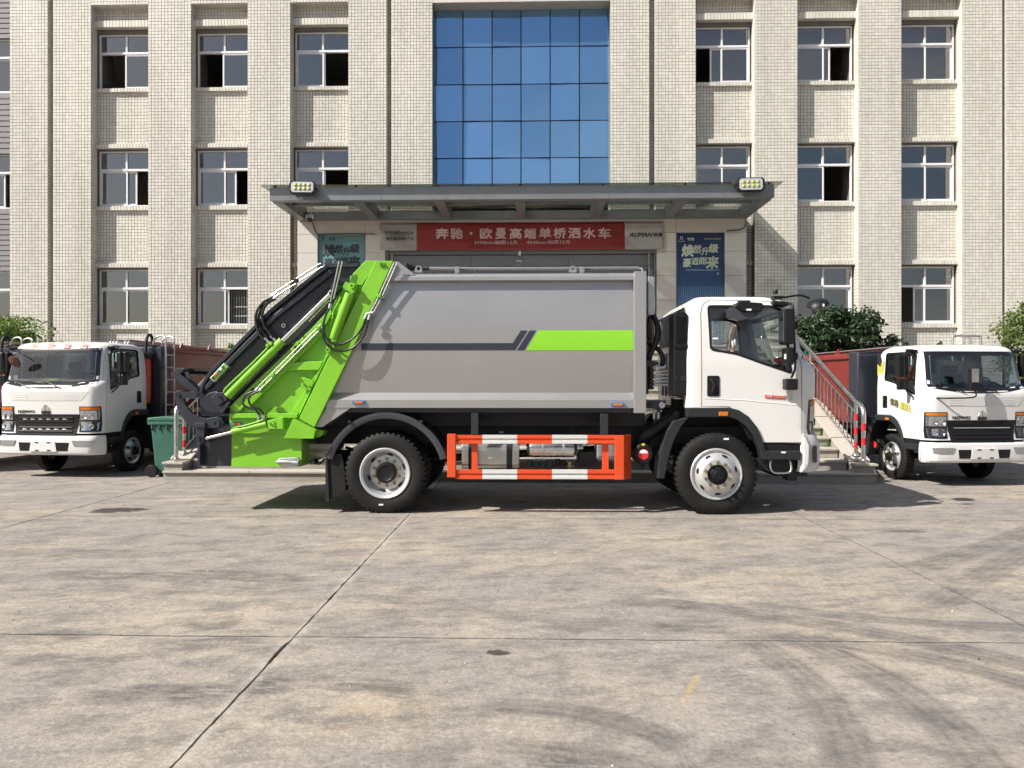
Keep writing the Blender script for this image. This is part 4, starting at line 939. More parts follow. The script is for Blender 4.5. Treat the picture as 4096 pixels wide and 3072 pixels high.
def build_cab(root, kind):
    "kind: main (big truck), plain / chrome (small parked trucks)"
    K = dict(local=True)
    cab = O('cab', body, None, root, **K)
    def side(nm, mk, mats, parent, smooth=None, bevel=0, sides=(-1, 1)):
        for s in sides:
            mb = mk(s)
            if s > 0: mb.v = [(x, -y, z) for x, y, z in mb.v]
            O(nm, mb, mats, parent, smooth=smooth, bevel=bevel, **K)
    for s, me in ((-1, door_r), (1, door_l)):
        d = O('door', me, None, root, **K)
        fl = (lambda mb: mb) if s < 0 else (lambda mb: (setattr(mb, 'v', [(x, -y, z) for x, y, z in mb.v]), mb)[1])
        ysf = lambda z: -lerp_tab(T_HW, z)
        ring = MB(); n = len(WIN)
        vs = [(x, ysf(z) - .004, z) for x, z in WIN] + [(x, ysf(z) - .004, z) for x, z in WIN_IN] + [(x, ysf(z) + .03, z) for x, z in WIN] + [(x, ysf(z) + .03, z) for x, z in WIN_IN]
        fs = []
        for k in range(n):
            m = (k + 1) % n; fs += [(k, m, n + m, n + k), (2*n+k, 3*n+k, 3*n+m, 2*n+m), (k, 2*n+k, 2*n+m, m), (n+k, n+m, 3*n+m, 3*n+k)]
        O('window_seal', fl(ring.add(vs, fs)), 'black_plastic', d, **K)
        O('window_glass', fl(MB().add([(x, ysf(z) + .012, z) for x, z in WIN], [list(range(n))])), 'cab_glass', d, **K)
        hx0, hz0 = zC(545, 805, -1.04); hx1, hz1 = zC(627, 668, -1.04)
        h = O('door_handle', fl(MB().prism(rnd_rect(hx0, hx1, hz0, hz1, .02), -1.048, -1.03)), 'black_plastic', d, bevel=.004, **K)
        O('handle_grip', fl(MB().tube([(hx0 + .05, -1.05, hz0 + .04), (hx0 + .06, -1.065, hz0 + .08), (hx0 + .075, -1.068, hz0 + .13), (hx0 + .05, -1.066, hz0 + .185), (hx0 + .03, -1.05, hz0 + .20)], .014, 8)), 'black_gloss', h, smooth=60, **K)
        cr = [(*zC(x, y, -1.04), 0) for x, y in ((520, 818), (800, 832), (1165, 866))]
        O('crease', fl(MB().tube([(a, -1.036, b) for a, b, _ in cr], .007, 6)), 'cab_white', d, smooth=80, **K)
    # wheel arch trim, marker lamp, rear mudguard, step
    TR = [(405, 880), (690, 880), (755, 897), (820, 940), (875, 1010), (905, 1080), (930, 1165), (1162, 1165), (1162, 1227), (905, 1227), (885, 1150), (850, 1070), (800, 1005), (745, 962), (690, 945), (410, 945)]
    side('wheel_arch', lambda s: MB().prism(c2(TR), -1.065, -.93), 'grey_plastic', root, bevel=.012)
    side('side_lamp', lambda s: MB().box(*[zC(622, 0, -1.06)[0], zC(683, 0, -1.06)[0]], -1.078, -1.06, zC(0, 934, -1.06)[1], zC(0, 907, -1.06)[1]), 'amber', root, bevel=.005)
    MG = [(320, 968), (420, 946), (370, 1010), (330, 1085), (290, 1200), (262, 1352), (215, 1352), (232, 1190), (270, 1050)]
    side('mudguard', lambda s: MB().prism(c2(MG), -1.05, -.72), 'grey_plastic', root, bevel=.008)
    side('sill', lambda s: MB().prism(c2([(912, 1112), (1165, 1112), (1165, 1168), (930, 1168)]), -1.02, -.8), 'black_plastic', root)
    if kind == 'main':
        side('step', lambda s: MB().tube(curve([(*zC(965, 1232, -1.0)[:1], -1.0, zC(965, 1232)[1]), (zC(985, 1285)[0], -1.02, zC(985, 1285)[1]), (zC(1010, 1315)[0], -1.03, zC(1010, 1318)[1]), (zC(1100, 1318)[0], -1.03, zC(1100, 1318)[1]), (zC(1122, 1300)[0], -1.03, zC(1122, 1295)[1]), (zC(1120, 1240)[0], -1.0, zC(1120, 1235)[1])]), .013, 8), 'stainless', root, smooth=60)
        side('step_bracket', lambda s: MB().prism(c2([(900, 1225), (1165, 1225), (1170, 1375), (1110, 1375), (1105, 1330), (1040, 1330), (940, 1300), (905, 1300)]), -.9, -.7), 'chassis_black', root)
    # windscreen: curved glass with a black painted border
    mb = MB(); NA, NB = 28, 18
    def ws(a, b):
        y = (-1 + 2 * a); ya = y * (.93 - .05 * b); zb = 1.665 + .10 * abs(y) ** 2.2
        z = zb + (2.425 - zb) * b; return (Xf(ya, z, .004), ya, z)
    vs = [ws(i / NA, j / NB) for j in range(NB + 1) for i in range(NA + 1)]
    o = len(mb.v); mb.v += vs
    for j in range(NB):
        for i in range(NA):
            edge = i < 1 or i >= NA - 1 or j < 2 or j >= NB - 2
            mb.f.append([j*(NA+1)+i, j*(NA+1)+i+1, (j+1)*(NA+1)+i+1, (j+1)*(NA+1)+i]); mb.m.append(1 if edge else 0)
    O('windscreen', mb, ['windscreen_glass', 'black_gloss'], root, smooth=60, **K)
    O('rear_window', MB().box(-.32, -.315, -.84, .84, 2.05, 2.385), 'cab_glass', root, **K)
    O('rear_window_seal', MB().box(-.337, -.325, -.88, .88, 2.0, 2.04).box(-.337, -.325, -.88, .88, 2.385, 2.415), 'black_plastic', root, **K)
    for k in range(6): O('back_rib', MB().box(-.35, -.33, -.75 + .26 * k, -.68 + .26 * k, 1.35, 1.92), 'cab_white', cab, bevel=.01, **K)
    # interior
    O('dashboard', MB().prism([(.62, 1.3), (1.05, 1.3), (1.08, 1.72), (.98, 1.76), (.80, 1.72), (.66, 1.58)], -.92, .92), 'interior_dark', root, bevel=.03, **K)
    for y in (-.5, .5):
        s_ = O('seat', MB().box(-.2, .32, y - .25, y + .25, 1.3, 1.5), 'seat_fabric', root, bevel=.05, **K)
        O('seat_back', MB().prism([(-.25, 1.45), (-.1, 1.45), (-.17, 2.02), (-.28, 2.02)], y - .23, y + .23), 'seat_fabric', s_, bevel=.05, **K)
        O('headrest', MB().box(-.29, -.2, y - .13, y + .13, 2.04, 2.2), 'seat_fabric', s_, bevel=.03, **K)
    ring = [(.55 + .16 * math.cos(R(a)) * .6, .48 + .2 * math.sin(R(a)), 1.80 + .2 * math.cos(R(a)) * .75) for a in range(0, 361, 20)]
    w_ = O('steering_wheel', MB().tube(ring, .016, 8), 'black_plastic', root, smooth=60, **K)
    O('steering_column', MB().cyl((.55, .48, 1.8), (.85, .48, 1.6), .04, n=10), 'black_plastic', w_, **K)
    O('headliner', MB().box(-.2, .72, -.85, .85, 2.44, 2.46), 'interior_dark', root, **K)
    # front: grille, lamps, lettering, bumper
    gz0, gz1 = (.84 if kind == 'main' else .80), 1.185
    gr = O('grille', fpatch(-.60, .60, -.66, .66, gz0, gz1, .012, .03, 14, 3), 'black_plastic', root, **K)
    for j, z in enumerate((.86, .93, 1.04, 1.11)):
        O('grille_bar', fpatch(-.54, .54, -.55, .55, z, z + .022, .03, .03, 12, 1), 'chrome' if (kind == 'chrome' and j == 2) else 'black_plastic', gr, bevel=.006, **K)
    if kind == 'plain':
        for z in (.90, 1.085):
            for q in range(6): O('grille_tooth', fpatch(-.46 + .16 * q, -.36 + .16 * q, -.44 + .16 * q, -.42 + .16 * q, z, z + .022, .034, .02, 2, 1), 'silver_paint', gr, **K)
    if kind != 'main':
        def ft(s, y0, y1, z0, z1, m, off=.006, **k):
            ym = (y0 + y1) / 2; text(s, (Xf(ym, z0) + off, 0, 0), (0, -1 if False else 1, 0), (0, 0, 1), y0, y1, z0, z1, m, root, local=True, **k)
        ft('HOWO', -.56, -.22, 1.21, 1.255, 'letter_black', bold=.13, depth=.006)
        em = MB()
        for s in (-1, 1): em.prism([(s * .008, 1.25), (s * .095, 1.25), (s * .055, 1.315), (s * .008, 1.365)], Xf(0, 1.3) - .01, Xf(0, 1.3) + .016, 'x')
        e = O('emblem', em, 'chrome', root, bevel=.006, **K)
        O('emblem_base', MB().box(Xf(0, 1.2) - .01, Xf(0, 1.2) + .014, -.085, .085, 1.195, 1.238), 'black_gloss', e, **K)
        O('vent_panel', fpatch(-.70, .70, -.84, .84, 1.435, 1.60, .004, .012, 14, 2), 'cab_white_dim', root, **K)
        for s in (-1, 1):
            for q in range(3): O('vent_slot', fpatch(s * .62, s * .36, s * .62, s * .36, 1.455 + .042 * q, 1.466 + .042 * q, .007, .01, 4, 1), 'cab_white', root, **K)
        for y0 in (-.35, .28):
            wp_ = O('wiper', MB().tube([(Xf(y0, 1.70, .03), y0, 1.69), (Xf(y0 - .2, 1.76, .04), y0 - .22, 1.76), (Xf(y0 - .45, 1.83, .03), y0 - .45, 1.82)], .009, 6), 'black_plastic', root, **K)
    for s in (-1, 1):
        a, b = s * .66, s * 1.005
        hl = O('headlight', fpatch(a, b, a, b, .86, 1.33, .01, .03, 12, 4), 'black_gloss', root, **K)
        O('indicator', fpatch(a + s * .02, b - s * .012, a + s * .02, b - s * .012, 1.268, 1.315, .016, .01, 12, 2), 'amber', hl, smooth=40, **K)
        O('main_lens', fpatch(a + s * .02, b - s * .015, a + s * .02, b - s * .012, 1.08, 1.255, .018, .01, 12, 2, prof=lambda p, q: .008 * math.sin(9 * p)), 'lens_clear', hl, smooth=40, **K)
        O('low_lens', fpatch(a + s * .05, b - s * .03, a + s * .02, b - s * .015, .885, 1.05, .018, .01, 12, 2, prof=lambda p, q: .012 * math.sin(6 * p)), 'lens_clear' if kind != 'chrome' else 'lens_dark', hl, smooth=40, **K)
        for yb_, zb_, rb_ in ((.755, 1.155, .06), (.88, 1.15, .05), (.76, .965, .06), (.88, .965, .05)):
            if kind != 'main': O('lamp_bowl', MB().lathe([(rb_, .012), (rb_ * .9, .014), (rb_ * .55, -.005), (rb_ * .2, -.012), (rb_ * .15, .01), (.001, .014)], (Xf(s * yb_, zb_, .02), s * yb_, zb_), (1, s * .35, 0), 16), 'chrome', hl, smooth=40, **K)
        if kind == 'chrome': O('fog_bulb', fpatch(a + s * .08, a + s * .26, a + s * .08, a + s * .26, .91, 1.03, .024, .01, 6, 2), 'lens_clear', hl, **K)
    # bumper wraps the front corners
    zs_ = [.487, .53, .60, .80, .90, .935] if kind == 'main' else [.43, .465, .53, .67, .755, .79]; oo = [.0, .045, .055, .05, .035, .0]; bm_ = MB(); L_ = []
    xs_side = zC(1185, 0, -1.04)[0]
    for z, o in zip(zs_, oo):
        hw = lerp_tab(T_HW, z) + .5 * o; pts = [(xs_side, -hw)]
        for k in range(11): a = R(90 * k / 10); y = -(hw - .22) - .22 * math.cos(a); pts.append((Xf(max(-1.034, y), z) + o, y))
        for k in range(1, 10): y = -(hw - .22) + 2 * (hw - .22) * k / 10; pts.append((Xf(y, z) + o, y))
        pts += [(x, -y) for x, y in pts[:12]][::-1]; L_.append(pts)
    n = len(L_[0]); vs = [(x, y, z) for z, p in zip(zs_, L_) for x, y in p] + [(x - .05, y * .93, z) for z, p in zip(zs_, L_) for x, y in p]
    nv = n * len(zs_); fs = []
    for j in range(len(zs_) - 1):
        for k in range(n - 1): fs += [(j*n+k, j*n+k+1, (j+1)*n+k+1, (j+1)*n+k), (nv+j*n+k, nv+(j+1)*n+k, nv+(j+1)*n+k+1, nv+j*n+k+1)]
        for k in (0, n - 1): fs.append((j*n+k, (j+1)*n+k, nv+(j+1)*n+k, nv+j*n+k))
    for k in range(n - 1): fs += [(k, nv + k, nv + k + 1, k + 1), ((len(zs_)-1)*n+k, (len(zs_)-1)*n+k+1, nv+(len(zs_)-1)*n+k+1, nv+(len(zs_)-1)*n+k)]
    bp = O('bumper', MB().add(vs, fs), 'cab_white_dim' if kind == 'main' else 'cab_white', root, smooth=35, **K)
    if kind != 'main':
        for s in (-1, 1):
            O('fog_lamp', fpatch(s * .60, s * .93, s * .56, s * .95, .60, .70, .062, .03, 8, 1), 'lens_clear', bp, **K)
            O('bumper_slot', fpatch(s * .26, s * .48, s * .26, s * .5, .51, .665, .057, .03, 4, 1), 'black_plastic', bp, **K)
        pl = O('plate_mount', fpatch(-.27, .27, -.24, .24, .50, .68, .068, .02, 6, 1), 'cab_white', bp, **K)
        for y in (-.12, .12):
            for z in (.51, .655): O('plate_bolt', fpatch(y - .035, y + .035, y - .035, y + .035, z, z + .02, .072, .01, 1, 1), 'black_plastic', pl, **K)
    else:
        side('fog_recess', lambda s: MB().prism(rnd_rect(1.12, 1.16, .60, .80, .02), -1.05, -1.0), 'black_gloss', bp)
    O('under_bumper', MB().box(.75, 1.12, -.85, .85, .42, .56), 'chassis_black', root, **K)
    O('front_panel_gap', MB().box(.95, 1.14, -.9, .9, .9, 1.0), 'chassis_black', root, **K)
    # mirrors
    def q(x, y, yl): X, Z = zC(x, y, yl); return (X, yl, Z)
    def rod(pts, r=.013): return MB().tube(curve([q(*p) for p in pts], 5), r, 8)
    sd = (-1, 1)
    for s in sd:
        fl = (lambda mb: mb) if s < 0 else (lambda mb: (setattr(mb, 'v', [(x + (.16 if kind == 'main' else 0), -y, z) for x, y, z in mb.v]), mb)[1])
        mr = O('mirror_arm', fl(rod([(1040, 192, -1.0), (1085, 190, -1.12), (1110, 200, -1.2), (1119, 260, -1.22), (1123, 400, -1.22), (1127, 540, -1.22), (1128, 620, -1.18), (1105, 680, -1.06)])), 'black_plastic', root, smooth=60, **K)
        O('arm_base', fl(MB().prism([q(x, y, -1.04)[::2] for x, y in ((975, 172), (1085, 180), (1078, 205), (1050, 212), (990, 200))], -1.08, -.95)), 'black_plastic', mr, bevel=.01, **K)
        x0, z0 = zC(1032, 462, -1.2); x1, z1 = zC(1105, 228, -1.2)
        O('main_mirror', fl(MB().prism(rnd_rect(x0, x1, z0, z1, .03), -1.32, -1.12)), 'black_plastic', mr, bevel=.02, **K)
        O('mirror_face', fl(MB().box(x0 - .004, x0 - .001, -1.30, -1.14, z0 + .03, z1 - .03)), 'chrome', mr, **K)
        x0, z0 = zC(1050, 598, -1.2); x1, z1 = zC(1102, 482, -1.2)
        O('wide_mirror', fl(MB().prism(rnd_rect(x0, x1, z0, z1, .02), -1.31, -1.13)), 'black_plastic', mr, bevel=.02, **K)
        if kind == 'main':
            for cy in (335, 540): O('mirror_pivot', fl(MB().cyl(q(1085, cy, -1.24), q(1140, cy, -1.24), .043, n=16)), 'black_plastic', mr, smooth=40, **K)
            x0, z0 = zC(1054, 763, -1.12); x1, z1 = zC(1134, 688, -1.12)
            O('low_mirror', fl(MB().prism(rnd_rect(x0, x1, z0, z1, .02), -1.2, -1.06)), 'black_plastic', mr, bevel=.015, **K)
    if kind == 'main':
        kb = O('kerb_mirror', MB().prism(smooth_poly([q(x, y, -1.2)[::2] for x, y in ((725, 190), (765, 182), (895, 190), (903, 205), (890, 250), (775, 250), (722, 218))], .015), -1.3, -1.08), 'black_plastic', root, bevel=.015, **K)
        O('mirror_bracket', MB().prism([q(x, y, -1.12)[::2] for x, y in ((756, 168), (828, 168), (835, 200), (815, 212), (780, 205))], -1.14, -1.02), 'black_plastic', kb, bevel=.006, **K)
        O('mirror_lens', MB().prism(smooth_poly([q(x, y, -1.16)[::2] for x, y in ((682, 222), (735, 220), (790, 252), (880, 255), (850, 285), (760, 302), (690, 285))], .012), -1.25, -1.05), 'lens_dark', kb, **K)
        fm = O('front_mirror', rod([(1000, 150, -1.0), (1060, 148, -1.0), (1120, 138, -1.0), (1175, 136, -1.0), (1225, 155, -1.0)], .013), 'black_plastic', root, smooth=60, **K)
        O('arm_base', MB().prism(smooth_poly([q(x, y, -.98)[::2] for x, y in ((980, 140), (1045, 140), (1045, 160), (980, 160))], .01), -1.02, -.9), 'black_plastic', fm, **K)
        c = q(1280, 190, -1.0)
        O('mirror_bowl', MB().lathe([(.001, .05), (.06, .045), (.105, .02), (.125, -.01), (.115, -.02), (.001, -.015)], c, (-.28, -.42, .86), 24), 'black_plastic', fm, smooth=50, **K)
        O('roof_lamp', MB().lathe([(.03, 0), (.03, .03), (.022, .05), (.001, .055)], q(998, 125, -.95), (0, 0, 1), 12), 'black_plastic', root, smooth=40, **K)
    if kind == 'plain':
        fm = O('front_mirror', rod([(985, 165, -.95), (1060, 165, -.99), (1200, 190, -.95), (1225, 250, -.75), (1230, 300, -.62)], .012), 'black_plastic', root, smooth=60, **K)
        O('mirror_bowl', MB().lathe([(.001, .03), (.09, .02), (.125, 0), (.12, -.012), (.001, -.01)], (q(1230, 370, -.62)[0] + .05, -.58, q(0, 370, -.62)[2]), (.8, -.1, -.5), 24), 'hair', fm, smooth=50, **K)
    if kind == 'chrome':
        zb = 1.58
        fm = O('front_mirror', MB().tube(curve([(Xf(-.86, zb, .0), -.86, zb), (Xf(-.7, zb, .12), -.72, zb), (Xf(-.4, zb, .2), -.32, zb + .02), (Xf(-.4, zb, .2), -.29, zb + .12), (Xf(-.4, zb, .18), -.29, zb + .26)], 6), .013, 8), 'black_plastic', root, smooth=60, **K)
        O('mirror_head', MB().box(Xf(-.3, 1.7) + .16, Xf(-.3, 1.7) + .24, -.40, -.22, 1.72, 2.12), 'black_plastic', fm, bevel=.03, **K)
        O('mirror_face', MB().box(Xf(-.3, 1.7) + .24, Xf(-.3, 1.7) + .245, -.385, -.25, 1.86, 2.10), 'chrome', fm, **K)
    return cab

# ------------------------------------------------------------------ wheels
def wheel(root, x, yo, s, r, w, style, dual=False):
    "yo = outer face of the tyre (y), s = outward direction -1 or 1"
    cz = r - .006; c = (x, yo, cz); ax = (0, s, 0)
    k = r / .475; ri = .292 * k
    def tyre(off):
        t = MB().lathe([(ri, -w + off + .02), (ri + .03, -w + off + .004), (r * .8, -w + off), (r * .955, -w + off + .02), (r - .012, -w + off + .05), (r - .012, off - .05), (r * .955, off - .018), (r * .90, off - .004), (r * .80, off), (r * .72, off - .004), (ri + .025, off - .012), (ri, off - .022)], c, ax, 56)
        nb = 46
        for q in range(nb):
            a = 2 * math.pi * q / nb; ca, sa = math.cos(a), math.sin(a); da = .6 * math.pi / nb
            for e0, e1 in ((off - .062, off - .014), (off - w + .014, off - w + .062)):
                vs = []
                for aa in (a - da, a + da):
                    for rr in (r * .935, r):
                        for e in (e0, e1 if rr < r else e1 - .012 if e1 > off - w * .5 else e1): vs.append((c[0] + rr * math.cos(aa), c[1] + s * e, c[2] + rr * math.sin(aa)))
                t.add(vs, [(0, 1, 3, 2), (4, 6, 7, 5), (0, 4, 5, 1), (2, 3, 7, 6), (0, 2, 6, 4), (1, 5, 7, 3)])
            for e in (-.25, 0, .25):
                vs = []
                for aa in (a - da * .9, a + da * .9):
                    for rr in (r * .96, r - .002):
                        for e_ in (off - w / 2 + e * w - .025, off - w / 2 + e * w + .025): vs.append((c[0] + rr * math.cos(aa), c[1] + s * e_, c[2] + rr * math.sin(aa)))
                t.add(vs, [(0, 1, 3, 2), (4, 6, 7, 5), (0, 4, 5, 1), (2, 3, 7, 6), (0, 2, 6, 4), (1, 5, 7, 3)])
        return t
    wh = O('wheel', tyre(0), 'rubber', root, smooth=28, local=True)
    if dual: O('inner_tyre', tyre(-w - .05), 'rubber', wh, smooth=28, local=True)
    if style == 'front':
        prof = [(ri + .004, -.03), (ri + .008, -.006), (ri - .002, .002), (ri - .02, -.004), (ri - .03, -.022), (ri - .045, -.018), (.235 * k, .004), (.21 * k, .018), (.18 * k, .042), (.168 * k, .046), (.10 * k, .046), (.10 * k, -.06)]
        rim = O('rim', MB().lathe(prof, c, ax, 48), 'silver_paint', wh, smooth=35, local=True)
        hub = [(.118 * k, .044), (.116 * k, .052), (.09 * k, .046), (.075 * k, .075), (.055 * k, .08), (.05 * k, .10), (.001, .104)]; nr, nt_, sl, slr = .143 * k, .046, 7, .226 * k
    elif style == 'rear':
        prof = [(ri + .004, -.03), (ri + .006, -.004), (ri - .006, .0), (ri - .03, -.012), (ri - .05, -.05), (ri - .055, -.10), (.225 * k, -.115), (.205 * k, -.13), (.19 * k, -.125), (.115 * k, -.125), (.115 * k, -.2)]
        rim = O('rim', MB().lathe(prof, c, ax, 48), 'silver_paint', wh, smooth=35, local=True)
        hub = [(.122 * k, -.126), (.122 * k, -.06), (.115 * k, -.045), (.095 * k, -.04), (.08 * k, -.05), (.03, -.048), (.001, -.048)]; nr, nt_, sl, slr = .157 * k, -.125, 6, .214 * k
    else:
        prof = [(ri + .004, -.03), (ri + .006, -.004), (ri - .008, 0), (ri - .03, -.015), (ri - .05, -.03), (.20 * k, .0), (.17 * k, .03), (.10 * k, .035), (.10 * k, -.05)]
        rim = O('rim', MB().lathe(prof, c, ax, 40), 'silver_paint', wh, smooth=35, local=True)
        hub = [(.10 * k, .03), (.085 * k, .07), (.06 * k, .075), (.05 * k, .1), (.001, .1)]; nr, nt_, sl, slr = .135 * k, .034, 5, .215 * k
    O('hub', MB().lathe(hub, c, ax, 28), 'black_plastic', wh, smooth=40, local=True)
    nn = 10 if style != 'small' else 6
    for q in range(nn):
        a = 2 * math.pi * (q + .5) / nn; p = Vector((c[0] + nr * math.cos(a), c[1] + s * nt_, c[2] + nr * math.sin(a)))
        O('wheel_nut', MB().cyl(p, p + Vector((0, s * .026, 0)), .021, n=6).cyl(p, p + Vector((0, s * .042, 0)), .012, n=8), 'brass', rim, local=True)
    for q in range(sl):
        a = 2 * math.pi * (q + .3) / sl; e = Vector((math.cos(a), 0, math.sin(a))); t = Vector((-e.z, 0, e.x))
        off = .012 if style == 'front' else (-.112 if style == 'rear' else .004)
        p = Vector(c) + e * slr + Vector((0, s * off, 0)); L1, L2 = (.036, .013) if style != 'small' else (.035, .035)
        poly = [p + t * L1 * math.cos(R(g_)) * k + e * L2 * math.sin(R(g_)) * k for g_ in range(0, 360, 30)]
        slope = Vector((0, s, 0)) * .0
        tl_ = .35 if style == 'front' else (-.9 if style == 'rear' else .9)
        v0 = [v + Vector((0, s * (.004 - (v - p).dot(e) * tl_), 0)) for v in poly]
        O('vent_hole', MB().add([*v0, *[v - Vector((0, s * .004, 0)) for v in v0]], [list(range(12))] + [(i, (i + 1) % 12, 12 + (i + 1) % 12, 12 + i) for i in range(12)]), 'chassis_black', rim, local=True)
    return wh
# ------------------------------------------------------------------ refuse truck in the middle
trk = thing('garbage_truck', (XF, TY, 0), 'large refuse truck side-on in front of the steps, grey body, lime green tailgate, white cab', 'truck')
LK = dict(local=True)
build_cab(trk, 'main')
RX = W(1539, 1899, 8.8)[0] - XF
wheel(trk, 0, -1.09, -1, .475, .25, 'front'); wheel(trk, 0, 1.09, 1, .475, .25, 'front')
wheel(trk, RX, -1.10, -1, .475, .25, 'rear', True); wheel(trk, RX, 1.10, 1, .475, .25, 'rear', True)
zE = zoomed(460 / 1526, 660, 1380); zH = zoomed(460 / 1908, 1040, 1020); zG = zoomed(260 / 918, 2540, 1230); zL = zoomed(300 / 1106, 2500, 1550)
def Pr(name, f, pts, y0, y1, mat, parent=trk, bevel=0, smooth=None, rnd=0):
    poly = [f(x, y, y0) for x, y in pts]
    if rnd: poly = smooth_poly(poly, rnd)
    return O(name, MB().prism(poly, y0, y1), mat, parent, bevel=bevel, smooth=smooth, **LK)
def pt(f, x, y, yl): X, Z = f(x, y, yl); return (X, yl, Z)
def Tu(name, f, pts, r, mat, parent=trk, n=8, sm=True, yl=None):
    P3 = [pt(f, *(p if len(p) == 3 else (*p, yl))) for p in pts]
    return O(name, MB().tube(curve(P3, 6) if sm and len(P3) > 2 else P3, r, n), mat, parent, smooth=60, **LK)
def Cy(name, f, a, b, yl, r, mat, parent=trk, n=20): return O(name, MB().cyl(pt(f, *a, yl), pt(f, *b, yl), r, n=n), mat, parent, smooth=40, bevel=.004, **LK)
# --- body
bz = lambda y: zB(1000, y, -1.13)[1]
yp = lambda z: -1.066 - .05 * math.sin(math.pi * min(1, max(0, (bz(236) - z) / (bz(236) - bz(1052)))))
sec = [(-.6, bz(160)), (-1.06, bz(167)), (-1.115, bz(178)), (-1.13, bz(196)), (-1.132, bz(222)), (-1.085, bz(230)), (-1.066, bz(236))]
sec += [(yp(z), z) for z in [bz(236) + (bz(1052) - bz(236)) * k / 24 for k in range(1, 25)]]
sec += [(-1.13, bz(1106)), (-1.13, bz(1164)), (-1.02, bz(1170))]
full = sec + [(-y, z) for y, z in sec[::-1]]
(sa, za_), (sb, zb_) = zA(1745, 80, -1.13), zA(1165, 1310, -1.13)
slant = lambda z: sb + (sa - sb) * (z - zb_) / (za_ - zb_)
xr_ = zB(1925, 0, -1.13)[0]
n = len(full); vs = [(slant(z), y, z) for y, z in full] + [(xr_, y, z) for y, z in full]
bd = O('body', MB().add(vs, [list(range(n)), list(range(n, 2 * n))[::-1]] + [(i, n + i, n + (i + 1) % n, (i + 1) % n) for i in range(n)]), 'body_grey', trk, smooth=22, **LK)
Pr('front_post', zB, [(1912, 157), (2002, 157), (2000, 1203), (1910, 1203)], -1.15, 1.15, 'body_grey', bd, bevel=.006)
Tu('weld_seam', zB, [(1909, 190), (1908, 500), (1907, 900), (1906, 1130)], .007, 'body_grey', bd, n=6, yl=-1.135, sm=False)
Pr('corner_gusset', zA, [(1770, 85), (1830, 85), (1960, 185), (1700, 200)], -1.125, -.6, 'body_grey', bd, bevel=.004)
Pr('rear_skirt', zA, [(1500, 1150), (1300, 1165), (1210, 1305), (1270, 1305), (1480, 1165)], -1.12, 1.12, 'body_grey', bd)
def decal(l, r, y0, y1, mat, nz=10):
    def P3(f, y):
        z = bz(y); return (zB(f(y), y, -1.1)[0], yp(z) - .003, z)
    mb = MB(); ys = [y0 + (y1 - y0) * k / nz for k in range(nz + 1)]
    for k in range(nz):
        mb.add([P3(l, ys[k]), P3(r, ys[k]), P3(r, ys[k+1]), P3(l, ys[k+1])], [(0, 1, 2, 3)])
    return O('stripe', mb, mat, bd, smooth=60, **LK)
li = lambda p, q: (lambda y: p[0] + (q[0] - p[0]) * (y - p[1]) / (q[1] - p[1]))
M('stripe_navy', (.028, .034, .05), .35, var=.03); M('stripe_green', (.25, .60, .03), .35, var=.02)
decal(lambda y: -100, li((1017, 688), (1017, 740)) if False else li((1065, 688), (1033, 740)), 686, 738, 'stripe_navy')
decal(li((1015, 688), (1075, 593)), li((1066, 688), (1125, 593)), 593, 686, 'stripe_navy')
decal(li((1047, 740), (1140, 593)), li((1100, 740), (1188, 593)), 593, 740, 'stripe_navy')
decal(li((1113, 740), (1203, 593)), lambda y: 1908, 592, 740, 'stripe_green')
for f, x0, x1, y0, y1, yl in ((zB, 1738, 1842, 1127, 1154, -1.13), (zD, 310, 388, 77, 98, -1.13), (zA, 598, 690, 1268, 1294, -1.07)):
    (a, d), (b, c) = f(x0, y1, yl), f(x1, y0, yl)
    lp = O('marker_lamp', MB().prism(rnd_rect(a, b, d, c, (c - d) * .4), yl - .022, yl), 'lamp_blue', trk, bevel=.004, **LK)
    O('lens', MB().box(a + .03, b - .03, yl - .028, yl - .021, d + .008, c - .008), 'amber', lp, bevel=.002, **LK)
# --- on the roof: pipes, lifting lugs
for k, yy in enumerate((-.86, -.80, -.74)):
    Tu('roof_pipe', zB, [(400, 132 + 4 * k, yy), (900, 134 + 4 * k, yy), (1500, 132 + 4 * k, yy), (1930, 128 + 4 * k, yy), (1968, 135, yy), (1978, 170, yy), (1978, 220, yy)], .014, 'aluminium', sm=False)
for x in (605, 1528):
    Pr('pipe_clamp', zB, [(x - 14, 122), (x + 14, 122), (x + 16, 168), (x - 16, 168)], -.90, -.70, 'aluminium', bevel=.004)
for x in (322, 1458):
    a = O('lifting_lug', boolean(MB().prism(smooth_poly([zB(x - 32, 166, -.98), zB(x - 18, 118, -.98), zB(x + 18, 118, -.98), zB(x + 32, 166, -.98)], .02), -1.0, -.97), [MB().lathe([(0, -.1), (.022, -.1), (.022, .1), (0, .1)], (zB(x, 138, -.98)[0], -.985, zB(x, 138, -.98)[1]), (0, 1, 0), 14)]), None, trk, **LK)
    a.data.materials.clear(); a.data.materials.append(MAT['body_grey'])
for pts in ([(230, 105, -.9), (260, 120, -.88), (330, 135, -.85), (400, 132, -.86)], [(215, 125, -.8), (270, 138, -.8), (340, 140, -.78), (400, 136, -.80)]):
    Tu('roof_hose', zB, pts, .02, 'hose')
Pr('electric_box', zB, [(2012, 195), (2060, 195), (2060, 478), (2012, 478)], -.85, -.45, 'galvanised', bevel=.008)
